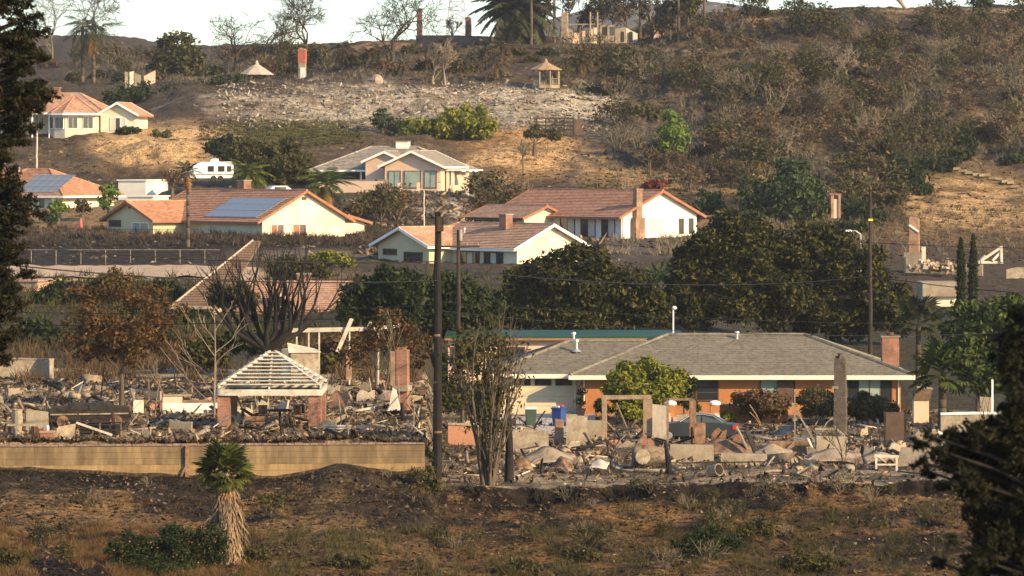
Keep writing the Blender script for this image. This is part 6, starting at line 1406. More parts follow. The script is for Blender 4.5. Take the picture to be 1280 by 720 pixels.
# ---- left lot: pergola, walls, frame
def pergola():
    d = 188.; s = F/d; root = empty('pergola', 'white slatted hip roofed pergola on brick piers in the left burnt lot', 'pergola', at(337, 551, d)); X = lambda px: (px-340)/s; Z = lambda y: (551-y)/s
    hw = (404-275)/2/s; dp = hw*1.15; ze = Z(487); zt = Z(441)-.05
    for sx in (-1, 1):
        for sy in (0, 1):
            b = MB(); x = sx*(hw-.30); y = sy*dp*1.55; b.box(x-.31,x+.31,y-.31,y+.31,-.6,ze-.26); p = b.build('brick_pier', M_brick, root)
            if sy == 0: b = MB(); b.box(x-.1,x+.1,y-.40,y-.314,.42,.70); b.build('wall_lantern', M_white_paint, p); b = MB(); b.box(x-.13,x+.13,y-.42,y-.35,.70,.76); b.build('lantern_top', M_btrim, p)
    yb, yf = dp*1.55+.35, -.38
    for nm, a, b_ in [('front',(-hw,yf),(hw,yf)),('back',(-hw,yb),(hw,yb)),('l',(-hw,yf),(-hw,yb)),('r',(hw,yf),(hw,yb))]:
        m = MB(); m.bar((*a,ze-.12),(*b_,ze-.12),.12,.30); m.build('edge_beam', M_white_paint, root)
    ap0, ap1 = Vector((-.12,(yf+yb)/2,zt)), Vector((.12,(yf+yb)/2,zt)); cs = [Vector((-hw,yf,ze+.15)),Vector((hw,yf,ze+.15)),Vector((hw,yb,ze+.15)),Vector((-hw,yb,ze+.15))]
    for c, a in zip(cs, (ap0,ap1,ap1,ap0)): m = MB(); m.bar(c, a, .11, .14); m.build('hip_rafter', M_white_paint, root)
    m = MB(); m.bar((0,yf,ze+.02),(0,(yf+yb)/2,zt-.1),.09,.13); m.build('rafter', M_white_paint, root)
    n = 10
    for i in range(n):
        t = (i+.35)/n
        for (a, b_, ta, tb) in [(cs[0],cs[1],ap0,ap1),(cs[1],cs[2],ap1,ap1),(cs[2],cs[3],ap1,ap0),(cs[3],cs[0],ap0,ap0)]:
            p, q = a.lerp(ta,t)+Vector((0,0,.07)), b_.lerp(tb,t)+Vector((0,0,.07))
            if (p-q).length > .3: m = MB(); m.bar(p, q, .17, .05); m.build('slat', M_white_paint, root)
    m = MB(); m.prism([(-hw+.3,yf+.1,ze-.22),(hw-.3,yf+.1,ze-.22),(hw-.3,yb-.1,ze-.22),(-hw+.3,yb-.1,ze-.22)], (0,0,.05)); m.build('under_frame', M_wood, root)
pergola()
def left_lot():
    wall_run('broken_wall', 'pale broken garden wall beside the dark conifer at the far left of the burnt lot', [(-2,232,449,468),(20,232,449,468),(47,232,450,464),(62,231,450,464)], .3, M_ply, cap=.08, capm=M_conc)
    # plastered walls banded with red brick
    d = 200.; s = F/d; root = empty('low_wall', 'low cream plastered wall with red brick edges left of the pergola', 'wall', at(240, 531, d), .12); X = lambda px: (px-240)/s
    for x0, x1, z0, z1, m, nm in [(203,276,-.5,1.15,M_white,'wall'),(200,203.5,-.5,1.2,M_brick,'brick_edge'),(160,199,-.5,.32,M_white,'wall'),(160,199,.325,.45,M_brick,'brick_course'),(203.6,228,1.155,1.5,M_pink,'wall'),(160,166,.455,1.25,M_brick,'brick_edge'),(167,180,.455,1.3,M_cream,'wall'),(203.6,276,.15,.28,M_brick,'brick_course'),(229,276,1.155,1.27,M_brick,'brick_course')]:
        mb = MB(); e = .03 if 'brick' in nm else 0; mb.box(X(x0),X(x1),-e,.35+e,z0,z1); mb.build(nm, m, root)
    mb = MB(); mb.box(X(204),X(240),-.06,.42,1.505,1.58); mb.build('coping', M_conc, root)
    wall_run('low_wall', 'short cream wall stub under the white beam right of the pergola', [(352,216,436,462),(387,215,437,462)], .5, M_cream)
    # white steel frame of a lost patio
    d = 219.; s = F/d; root = empty('burnt_patio', 'standing white beam on posts left from a burnt patio', 'frame', at(440, 470, d)); X = lambda px: (px-440)/s; Z = lambda y: (470-y)/s
    m = MB(); m.bar((X(362),0,Z(413)),(X(467),0,Z(411)),.16,.24); m.bar((X(467),0,Z(411)),(X(508),.3,Z(406)),.14,.2); m.build('beam', M_white_paint, root)
    m = MB(); m.bar((X(422),-.2,Z(440)),(X(440),-.2,Z(398)),.14,.22); m.build('fallen_slat', M_white_paint, root); m = MB(); m.bar((X(459),-.2,Z(411)),(X(464),-.2,Z(402)),.12,.16); m.build('fallen_slat', M_white_paint, root)
    for px in (371, 386, 399, 437, 473): m = MB(); m.bar((X(px),0,-.5),(X(px),0,Z(413)),.09); m.build('post', M_white_paint, root)
    m = MB(); m.bar((X(436),.2,-.2),(X(436),.2,Z(440)),.5,.3); m.build('pier', M_brick_tan, root)
    # box like tank behind the pergola, brick pier piece, burnt car shell, planters
    r = empty('stove_shell', 'cream metal box shell with a torn top behind the pergola ridge', 'box', at(381, 464, 214.), .2); m = MB(); m.box(-.85,.7,-.5,.5,-.5,1.05); m.build('box', M_ply, r); m = MB(); m.prism([(-1.0,-.6,1.06),(.8,-.6,1.06),(.7,.5,1.15),(-.9,.6,1.5)], (0,0,.07)); m.build('torn_top', M_white_paint, r)
    r = empty('brick_pier', 'short red brick pier holding a can at the front of the left lot', 'pier', at(58.5, 556, 178.6)); m = MB(); m.box(-.30,.30,0,.5,-.3,.55); m.build('pier', M_brick, r); m = MB(); m.box(-.34,.34,-.04,.54,.555,.64); m.build('cap', M_clay, r)
    r = empty('metal_can', 'pale dented metal can on the short brick pier', 'can', at(59, 543, 178.85)); m = MB(); m.lathe([(.10,.07),(.11,.3),(.09,.42)], (0,0,0), 9); m.build('can', M_alu, r)
    d = 189.; r = empty('burnt_car_shell', 'black burnt out car shell behind the rust leaved tree', 'car', on(112, d), .1); m = MB(); prof = [(-2.0,.3),(-2.05,.75),(-1.7,.95),(-1.05,.98),(-.75,1.15),(.1,1.08),(.65,1.2),(1.1,1.0),(1.95,.92),(2.05,.4),(1.6,.25),(-1.6,.22)]
    m.prism([(x,-.8,z) for x,z in prof], (0,1.6,0)); m.build('body', M_wood, r)
    for x0, x1 in ((-.9,-.1),(.0,.8)): m = MB(); m.box(x0,x1,-.83,-.804,.84,1.04); m.build('window_opening', M_open, r)
    for x in (-1.3, 1.3):
        for y in (-.82, .62): m = MB(); m.tube((x,y,.28),(x,y+.2,.28),.30,.30,12); m.build('wheel', M_steel, r)
    m = MB(); m.bar((-1.9,-.85,.62),(1.9,-.85,.66),.05,.07); m.build('trim_strip', M_ashm, r)
    r = empty('steel_table', 'small charred table standing at the far left of the lot', 'table', on(26, 181.)); m = MB(); m.box(-.62,.62,-.3,.3,.62,.70); m.build('top', M_ply, r); [MB().bar((x,y,-.1),(x,y,.62),.08).build('leg', M_wood, r) for x in (-.55,.55) for y in (-.25,.25)]; m = MB(); m.bar((-.3,-.2,.6),(.25,-.2,.05),.06); m.build('brace', M_gwood, r)
    r = empty('clay_urn', 'tall tan clay urn standing on ash left of the plank pile', 'urn', on(21.5, 184.)); m = MB(); m.lathe([(.18,0),(.22,.2),(.27,.75),(.24,1.1),(.28,1.2)], (0,0,0), 10); m.build('urn', M_ply, r)
    d = 182.; r = empty('collapsed_trellis', 'dark collapsed bench like trellis with a pale fallen bar below the rust leaved tree', 'frame', on(125, d)); 
    for a, b in [((-1.1,0,.75),(1.0,0,.68)),((-1.0,0,.35),(1.0,0,.33)),((-1.0,0,0),(-1.05,0,.8)),((0,0,0),(0,0,.72)),((1.0,0,0),(1.0,0,.7)),((.5,0,.05),(.5,0,.7))]: m = MB(); m.bar(a,b,.07); m.build('bar', M_wood if a[2] else M_steel, r)
    m = MB(); m.bar((-1.1,-.2,.7),(.6,-.25,.12),.07,.1); m.build('fallen_bar', M_white_paint, r); m = MB(); m.box(-1.0,.95,.3,.34,.1,.6); m.build('back_board', M_open, r)
    r = empty('sheet_panel', 'tan curled sheet leaning at the left of the collapsed trellis', 'sheet metal', on(80, 180.5), .3); m = MB(); m.prism([(-.6,0,0),(.5,.1,0),(.62,.3,.75),(-.2,.35,.62)], (0,.05,0)); m.build('sheet', M_ashm, r)
    r = empty('pale_wall_piece', 'pink grey wall piece standing upright behind the metal can', 'wall', on(46, 186.), .1); m = MB(); m.prism([(-.55,0,-.2),(.6,0,-.2),(.55,0,.95),(-.5,0,1.1)], (0,.2,0)); m.build('slab', M_conc, r)
    # under the pergola
    r = empty('patio_table', 'round charred patio table under the pergola', 'table', on(350, 192)); m = MB(); m.lathe([(.55,.70),(.6,.74),(.58,.78)], (0,0,0), 12); m.build('top', M_wood, r); m = MB(); m.tube((0,0,-.1),(0,0,.7),.07,.06,8); m.lathe([(.3,0),(.1,.1)], (0,0,0), 8); m.build('stand', M_wood, r)
    for i, (px, dd, rz) in enumerate([(331,190,.5),(368,190.5,-.6),(383,191.5,2.2)]):
        r = empty('metal_chair', ['burnt metal chair left of the round patio table','burnt metal chair right of the round patio table','burnt metal chair beside the right brick pier'][i], 'chair', on(px, dd), rz, 'burnt chairs under the pergola'); m = MB(); m.box(-.24,.24,-.24,.24,.42,.46); m.build('seat', M_steel, r); m = MB(); m.box(-.24,.24,.22,.25,.5,.95); m.build('backrest', M_steel, r)
        for x in (-.22,.22):
            for y in (-.22,.22): m = MB(); m.bar((x,y,-.05),(x,y,.42),.035); m.build('leg', M_steel, r)
    r = empty('garden_bench', 'low brown garden bench under the pergola front', 'bench', on(318, 186.5)); m = MB(); m.box(-.5,.5,-.2,.2,.38,.45); m.build('seat', M_steel, r); m = MB(); m.box(-.5,.5,.16,.2,.5,.72); m.build('backrest', M_steel, r); [MB().box(x-.04,x+.04,-.18,.18,-.05,.38).build('leg', M_wood, r) for x in (-.45,.45)]
    wall_run('broken_wall', 'long pale plaster slab lying by the tall brick chimney', [(445,187,533,548),(458,186.5,531,548),(478,187,534,546)], .5, M_pink)
    r = empty('white_bench', 'white broken bench frame right of the right brick pier', 'bench', on(421, 183)); [MB().bar(a,b,.06).build('bar', M_white_paint, r) for a, b in [((-.6,0,.42),(.7,0,.42)),((-.6,0,.3),(.7,0,.3)),((-.5,0,0),(-.5,0,.42)),((.55,0,0),(.55,0,.42))]]
    r = empty('leaning_sheet', 'curled pale sheet leaning against the tall brick chimney', 'sheet metal', on(492, 201)); m = MB(); m.prism([(-.3,-.2,0),(.4,-.2,0),(.15,0,1.1),(-.05,0,1.25)], (0,.06,.02)); m.build('sheet', M_white_paint, r)
    wall_run('retaining_wall', 'low red brown block wall right of the tall charred utility pole', [(560,208,531,546),(585,208,532,546),(600,208,535,546)], .4, M_clay, cap=.1, capm=M_plas)
left_lot()

# ---- right lot: remnants in front of the ranch
def right_lot():
    def frame_thing(name, label, px, d, bars, m, cat='frame', rz=0):
        r = empty(name, label, cat, on(px, d), rz)
        for a, b, w in bars: k = MB(); k.bar(a, b, w); k.build('bar', m, r)
        return r
    # garden piers and steps
    for px, lab in [(838, 'left of the two orange garden piers with white domed caps'), (893.5, 'right of the two orange garden piers with white domed caps')]:
        r = empty('garden_pier', lab, 'pier', at(px, 520, 227.), 0, 'garden piers with white caps'); m = MB(); m.box(-.27,.27,-.27,.27,-.8,.62); m.build('pier', M_orange, r); m = MB(); m.lathe([(.28,.62),(.36,.68),(.36,.80),(.26,.88),(.10,.92)], (0,0,0), 12); m.build('cap', M_wtrim, r)
    d = 226.; s = F/d; r = empty('garden_steps', 'tan garden steps between the two orange piers', 'steps', at(866, 530, d))
    for k in range(4): m = MB(); m.box(-1.15,1.15,k*.33,k*.33+.4,-.6,.08+.14*k); m.build('step', M_ply, r)
    for sx in (-1,1): m = MB(); m.prism([(sx*1.3,-.2,-.6),(sx*1.3,1.6,-.6),(sx*1.3,1.6,.85),(sx*1.3,-.2,.30)], (sx*.3,0,0)); m.build('side_wall', M_pink, r)
    wall_run('garden_wall', 'low orange wall running right from the right garden pier', [(900,228,507,530),(940,228,507,530),(985,228,508,530)], .3, M_orange, cap=.08, capm=M_clay)
    # bins
    def bin_(label, px, d, m, lid, rz):
        r = empty('wheelie_bin', label, 'bin', at(px, 533, d), rz); b = MB(); b.tbox((0,0,.06),(.52,.55,.95),1.18); b.build('body', m, r); l = MB(); l.prism([(-.36,-.36,1.02),(.36,-.36,1.02),(.36,.36,1.10),(-.36,.36,1.10)], (0,0,.07)); l.build('lid', lid, r)
        for x in (-.27,.27): w = MB(); w.tube((x-.03,.3,.12),(x+.03,.3,.12),.13,.13,10); w.build('wheel', M_rubber, r)
        h = MB(); h.tube((-.25,.4,1.0),(.25,.4,1.0),.025,.025,6); h.build('handle', m, r); return r
    bin_('dark green wheeled bin with a pale lid in front of the garage door', 663.5, 224., M_green_bin, M_lidw, .1); b = bin_('blue wheeled bin on the driveway right of the green one', 698.5, 224., M_blue_bin, M_blue_bin, -.5)
    k = MB(); k.prism([(-.3,-.3,1.12),(.15,-.3,1.12),(.2,.1,1.16),(-.25,.15,1.16)], (0,0,.09)); k.build('lid_bag', M_lidw, b); k = MB(); k.box(-.05,.3,-.2,.12,1.185,1.26); k.build('lid_bag', mat('red_plastic_bag', (.42,.05,.05), fine=.1), b)
    r = empty('potted_plant', 'potted topiary plant beside the garage door', 'plant', at(726, 520, 233.5)); m = MB(); m.lathe([(.2,0),(.3,.42),(.33,.46),(.27,.45)], (0,0,0), 10); m.build('pot', M_clay, r); R = np.random.default_rng(9); V, Fc = leaves(R, [(np.array([0,0,.85]),np.array([.38,.38,.3])),(np.array([.05,0,1.5]),np.array([.36,.36,.3])),(np.array([-.15,0,1.95]),np.array([.24,.24,.2]))], 90, .09); link('foliage', np_mesh('foliage', V, Fc, M_dkgrn), r); m = MB(); m.tube((0,0,.4),(0,0,1.9),.04,.03,6); m.build('stem', M_bark, r)
    # sedan
    M_cglass = mat('car_glass', (.05,.065,.06), (.07,.085,.08), rough=.3, spec=.4, fine=0)
    d = 213.; r = empty('parked_car', 'dark grey sedan half hidden behind the burnt rubble below the garden steps', 'car', at(869, 550, d), math.radians(174)); pc = mat('grey_blue_car_paint', (.026,.031,.033), (.033,.039,.041), rough=.45, spec=.3, fine=.06)
    body = [(-2.25,.42),(-2.28,.72),(-2.15,.92),(-1.35,1.0),(1.0,1.0),(1.9,.86),(2.25,.68),(2.28,.4),(1.9,.25),(-1.9,.25)]; V = []; mb = MB(); n = len(body)
    lay = [(-.88,.92),(-.82,1.0),(0,1.0),(.82,1.0),(.88,.92)]
    for y, k in lay: V += [(x*(1 if abs(y)<.85 else .985), y, .6+(z-.6)*k) for x, z in body]
    fs = [(i*n+j, i*n+(j+1)%n, (i+1)*n+(j+1)%n, (i+1)*n+j) for i in range(4) for j in range(n)] + [tuple(range(n)), tuple(range(4*n,5*n))]
    mb.add(V, fs); mb.build('body', pc, r)
    rf = [(-1.72,.98),(-1.05,1.36),(-.4,1.46),(.25,1.42),(.95,1.0)]; mb = MB(); V = []
    for y, k in [(-.78,0),(-.56,1),(.56,1),(.78,0)]: V += [(x, y if k else y, .98+(z-.98)*(1 if k else .0)) for x, z in rf]
    n = len(rf); mb.add(V, [(i*n+j, i*n+j+1, (i+1)*n+j+1, (i+1)*n+j) for i in range(3) for j in range(n-1)]); mb.build('roof', pc, r)
    for sy in (-1, 1):
        for x0, x1, z1a, z1b in [(-1.42,-.42,1.14,1.38),(-.34,.66,1.40,1.15)]:
            a = lambda x, z: (x, sy*(.80-(z-.98)*.46), z+.0); mb = MB(); mb.add([a(x0,1.02),a(x1,1.02),a(x1-(.0 if x1<0 else .1),z1b),a(x0+(.12 if x0<-1 else 0),z1a)] + [tuple(Vector(a(q,w))+Vector((0,sy*.02,.0))) for q,w in ((x0,1.02),(x1,1.02),(x1-(.0 if x1<0 else .1),z1b),(x0+(.12 if x0<-1 else 0),z1a))], [(0,1,2,3),(4,5,6,7),(0,1,5,4),(1,2,6,5),(2,3,7,6),(3,0,4,7)]); mb.build('side_window', M_cglass, r)
        mb = MB(); P_ = [(-1.6,1.03),(-1.05,1.38),(-.4,1.47),(.2,1.44),(.8,1.06)]
        for p, q in zip(P_[:-1], P_[1:]): mb.bar((p[0],sy*(.83-(p[1]-.98)*.46),p[1]),(q[0],sy*(.83-(q[1]-.98)*.46),q[1]),.035)
        mb.build('window_trim', M_alu, r)
        for x in (-1.4,1.4): w = MB(); w.tube((x,sy*.70,.31),(x,sy*.90,.31),.32,.32,14); wo = w.build('wheel', M_rubber, r); w = MB(); w.tube((x,sy*.90,.31),(x,sy*.915,.31),.2,.19,10); w.build('rim', M_alu, wo)
        t = MB(); t.box(-2.33,-2.12,sy*.86-.16,sy*.86+.06,.66,.88); t.build('taillight', mat('red_lens', (.45,.03,.03), rough=.2, fine=0), r)
    # standing remnants
    def slab(name, label, px, d, w, h, m, rz=0, lean=0., cat='wall', t=.18, skew=0.): r = empty(name, label, cat, on(px, d), rz); k = MB(); k.prism([(-w/2,0,-.4),(w/2,0,-.4),(w/2+skew,lean,h*.94),(-w/2+skew*.6,lean,h)], (0,t,0)); k.build('slab', m, r); return r
    slab('plywood_panel', 'tan square upright panel with a thin diagonal crack right of the bins', 721, 207., 1.15, 1.65, M_ply, .05, cat='panel', t=.08)
    slab('brick_post', 'short orange brick post in front of the blue bin', 699.5, 208, .45, 1.35, M_brick_tan, .1, t=.4, cat='post')
    slab('block_stub', 'small tan block stub in front of the green bin', 661, 208, .55, .95, M_brick_tan, .1, t=.4, cat='post')
    slab('garden_wall', 'pale grey green low wall behind the square tan panel', 737, 214, 1.4, 1.05, M_conc, 0)
    slab('low_wall', 'long tan low wall under the bins at the left of the right lot', 655, 203, 2.6, 1.15, M_ply, .02, t=.3)
    slab('standing_wall', 'tall pale grey door shaped wall piece left of the sedan', 823, 209, 1.0, 2.1, mat('pale_grey_plaster', (.40,.35,.28), (.50,.44,.36), scale=2, stretch=(3,3,.4), fine=.25), -.1, t=.2)
    slab('dark_post', 'dark brown burnt post standing in front of the sedan', 866, 207, .36, 2.5, M_steel, 0, t=.2, cat='post')
    slab('dark_slab', 'dark brown short slab beside the burnt post in front of the sedan', 875, 206, .6, 1.3, M_steel, .1, t=.1, cat='panel')
    frame_thing('burnt_door_frame', 'tan burnt open door frame behind the bare bush in the right lot', 782, 209, [((-1.15,0,-.2),(-1.15,0,2.45),.28),((1.2,0,-.2),(1.2,0,2.4),.5),((-1.3,0,2.5),(1.4,0,2.52),.22),((-.5,.1,2.2),(.3,-.2,.3),.06)], mat('scorched_tan_timber', (.22,.15,.095), (.33,.24,.16), scale=2, fine=.4))
    frame_thing('burnt_gate_frame', 'dark pipe frame over the front of the sedan', 852, 206.5, [((-.75,0,0),(-.75,0,2.5),.12),((-.75,0,2.45),(.55,0,2.45),.12),((.55,0,0),(.55,0,2.45),.12)], M_steel)
    frame_thing('leaning_pole', 'long diagonal pale pole in front of the green rounded bush', 1010, 205, [((-.85,0,2.35),(.55,0,-.1),.09)], M_gwood, 'pole'); frame_thing('thin_stake', 'thin upright pale stake with a knob left of the long diagonal pole', 993.5, 206, [((0,0,-.2),(0,0,3.0),.07),((-.1,0,1.35),(.12,0,1.4),.16)], M_gwood, 'pole')
    for px, d, rz, ln, lab in [(931,196,.25,1.6,'left of the two dark leaning planks right of the sedan'),(940,195,-.2,1.5,'right of the two dark leaning planks right of the sedan')]:
        r = empty('leaning_plank', lab, 'plank', on(px, d), rz); k = MB(); k.bar((-.35,.3,1.55),(.35,-.1,-.05),.34,.06); k.build('plank', M_gwood if px < 935 else M_wood, r)
    def curved(name, label, px, d, w, l, hgt, m, rz, cat='sheet metal', flat=.0):
        r = empty(name, label, cat, on(px, d), rz); n, k_ = 16, 5; V = []
        for i in range(n+1):
            for j in range(k_+1):
                u, v = i/n, j/k_; z = hgt*(math.sin(u*3.0)*.8+.12*math.sin(u*11+v*3))*(.6+.4*v) + .05*math.sin(v*7+u*5) + flat*v; V.append(((u-.5)*l, (v-.5)*w, z))
        Fc = [(i*(k_+1)+j, (i+1)*(k_+1)+j, (i+1)*(k_+1)+j+1, i*(k_+1)+j+1) for i in range(n) for j in range(k_)]
        me = np_mesh('sheet', np.array(V), np.array(Fc), m, True); o = link('sheet', me, r); md = o.modifiers.new('thick', 'SOLIDIFY'); md.thickness = .03; return r
    curved('warped_sheet', 'big warped tan roofing sheet lying below the bins', 690, 193, 1.6, 2.7, .62, M_ashm, .2, flat=.4); curved('warped_sheet', 'small brown warped sheet in front of the big tan one', 655, 188.5, .8, .8, .3, M_steel, .3, flat=.5); curved('warped_sheet', 'dark bent hood like sheet right of the big warped tan sheet', 700, 188, .9, 1.1, .5, M_steel, -.3, flat=.3)
    curved('warped_sheet', 'crumpled white scrap sheet beside the burnt bare bush', 749, 189, .7, .9, .16, M_white_paint, -.25, flat=.32); curved('warped_sheet', 'long dark warped sheet in front of the sedan', 905, 196, 1.0, 3.2, .55, M_steel, -.1, flat=.5); curved('warped_sheet', 'grey warped sheet right of the leaning planks', 968, 194, 1.0, 2.0, .5, M_ashm, .1, flat=.35); curved('warped_sheet', 'pale warped sheet near the dark standing panel', 1105, 192, .8, 2.0, .3, M_ashm, .15, flat=.3)
    curved('warped_sheet', 'tan warped sheet under the dark chimney stack', 1045, 192, 1.2, 2.6, .35, M_ashm, .0, flat=.4)
    M_tank = mat('scorched_tan_steel', (.12,.085,.055), (.26,.19,.12), c3=(.07,.05,.034), scale=1.6, fine=.45, bump=.3)
    # dented round tank, arch piece, drum
    r = empty('dented_tank', 'dented tan tank lying on its side in the middle of the right lot', 'tank', on(812, 190), .1); r.scale = (.82,)*3; m = MB(); V = []; n = 14; prof = [(.0,.02),(.06,.5),(.25,.62),(1.3,.62),(2.2,.6),(2.3,.45),(2.34,.02)]
    for x, rd in prof:
        for k in range(n): t = 2*math.pi*k/n; q = rd*(1-.20*math.sin(2*t+x*2)-.10*math.sin(5*t+x*6)); V.append((x-1.1, q*math.cos(t), .58+q*math.sin(t)))
    m.add(V, [(i*n+k, i*n+(k+1)%n, (i+1)*n+(k+1)%n, (i+1)*n+k) for i in range(len(prof)-1) for k in range(n)]); m.build('shell', M_tank, r, smooth=True); k = MB(); k.lathe([(.42,0),(.46,.03),(.40,.05)], (0,0,0), 12); ko = k.build('hatch_ring', M_ply, r, (-.5,-.60,.62), (math.radians(90),0,0))
    r = empty('burnt_stump', 'split black stump leaning in front of the dented tank', 'tree stump', on(838, 186)); V, Fc = tubes([((0,0,-.1),(-.12,0,.8),.16,.14),((-.12,0,.8),(-.25,.05,1.6),.14,.07),((-.1,0,.3),(.3,-.1,-.05),.12,.08),((0,0,.1),(.55,0,-.1),.1,.05)]); link('trunk', np_mesh('trunk', V, Fc, M_char), r)
    r = empty('metal_drum', 'small open metal drum lying near the front edge of the right lot', 'drum', on(888, 183.5), .4); k = MB(); k.lathe([(.2,0),(.3,.02),(.3,.6),(.27,.6),(.24,.08)], (0,0,0), 12); k.build('drum', M_ashm, r, (0,0,.28), (math.radians(75),.2,.3))
    slab('low_wall', 'tan low block wall right of the dented tank', 865, 194, 2.2, .9, M_conc, .05, t=.3); slab('low_wall', 'pale ruined block wall in the middle of the right lot', 930, 191, 2.3, .6, M_ply, -.05, t=.3); slab('low_wall', 'grey ruined block beneath the dark chimney stack', 1040, 196, 1.6, 1.1, M_conc, .1, t=.4); slab('low_wall', 'brown burnt low wall left of the dark chimney stack', 985, 197, 2.0, .8, M_steel, .1, t=.2)
    frame_thing('wire_rack', 'charred wire rack lying before the tan low block wall', 905, 187, [((-2.2,0,.45),(2.0,.1,.5),.06),((-2.3,-.1,.12),(1.8,0,.2),.05)] + [((-1.2+.16*k,0,.12),(-1.2+.16*k,.02,.48),.025) for k in range(14)], M_wood); frame_thing('burnt_lawn_chair', 'burnt skeletal chair frame left of the dark standing panel', 1094, 203, [((-.25,0,0),(-.25,0,.9),.06),((.25,0,0),(.2,0,1.3),.06),((-.35,0,1.35),(.35,0,1.4),.1),((-.25,0,.5),(.25,0,.5),.08),((.25,-.3,0),(.25,-.3,.5),.06)], M_wood, 'chair'); frame_thing('arched_pipe', 'bent pale pipe arching beside the foot of the dark chimney stack', 1040, 203, [((-.9,0,1.1),(.2,0,1.12),.1),((.2,0,1.12),(.65,0,.8),.08),((.65,0,.8),(.75,0,0),.08)], M_conc, 'pipe')
    frame_thing('stove_grate', 'pale burnt stove frame near the dark standing panel', 1108, 188, [((-.5,0,0),(-.5,0,.75),.1),((.5,0,0),(.5,0,.7),.1),((-.6,0,.78),(.6,0,.74),.14),((-.5,0,.35),(.5,0,.35),.08)], M_white_paint)
    slab('white_slab', 'pale pointed slab leaning near the near black conifer', 1138, 190, 1.6, .9, M_conc, -.2, .3, t=.1, skew=.5, cat='slab')
    slab('pipe_bundle', 'blue grey slanted sheet under the feathery tree', 1190, 197, .5, 1.4, M_alu, .3, .2, t=.1, skew=-.7, cat='sheet metal')
right_lot()

# ---- trailer and white car above the terracotta roofs
def vehicles():
    d = 442.; s = F/d; r = empty('travel_trailer', 'white travel trailer parked on the bank behind the left terracotta roof', 'trailer', at(264, 227, d), math.radians(8)); L = 54/s
    prof = [(-L/2,.5),(-L/2+.1,1.3),(-L/2+.8,2.25),(L/2-.25,2.3),(L/2,1.9),(L/2,.6),(L/2-.3,.42),(-L/2+.3,.4)]; m = MB(); m.prism([(x,-1.1,z) for x,z in prof], (0,2.2,0)); m.build('body', M_rv, r)
    for x, w in ((-.1,.7),(1.1,.75),(2.0,.5)): m = MB(); m.box(x-w/2,x+w/2,-1.15,-1.104,1.15,1.8); f = m.build('window', M_btrim, r); m = MB(); m.box(x-w/2+.05,x+w/2-.05,-1.17,-1.152,1.2,1.75); m.build('pane', M_glass, f)
    m = MB(); m.tbox((.4,0,2.3),(1.0,.8,.32),.8); m.build('roof_unit', M_rv, r); m = MB(); m.box(-L/2+.5,L/2-.1,-1.13,-1.104,.75,.9); m.build('stripe', M_conc, r)
    for x in (.2, 1.0): m = MB(); m.tube((x,-1.12,.35),(x,-.9,.35),.35,.35,12); m.build('wheel', M_rubber, r)
    m = MB(); m.bar((-L/2-.9,0,.45),(-L/2,0,.5),.1); m.build('tow_bar', M_wood, r)
    r = empty('parked_car', 'white car showing its rear between the cream gable and the dark olive shade tree', 'car', at(346, 250, 408.), math.radians(20)); m = MB(); prof = [(-2,.35),(-2,.85),(-1.2,1.0),(-.6,1.5),(.9,1.5),(1.6,1.0),(2,.9),(2,.35)]; m.prism([(x,-.85,z) for x,z in prof], (0,1.7,0)); m.build('body', M_rv, r)
    for x in (-1.3,1.3): m = MB(); m.tube((x,-.9,.33),(x,-.7,.33),.33,.33,12); m.build('wheel', M_rubber, r)
    m = MB(); m.box(-.5,.8,-.88,-.854,1.05,1.4); m.build('side_window', M_glass, r)
    r = empty('pink_umbrella', 'closed pink patio umbrella on the tan bank below the far left solar house', 'umbrella', on(101, 392)); m = MB(); m.tube((0,0,-.2),(0,0,1.1),.03,.03,6); m.build('pole', M_wood, r); m = MB(); m.lathe([(.16,.2),(.2,.4),(.12,1.0),(.02,1.35)], (0,0,0), 8); m.build('canopy', mat('pink_cloth', (.55,.13,.13), fine=.1), r)
vehicles()

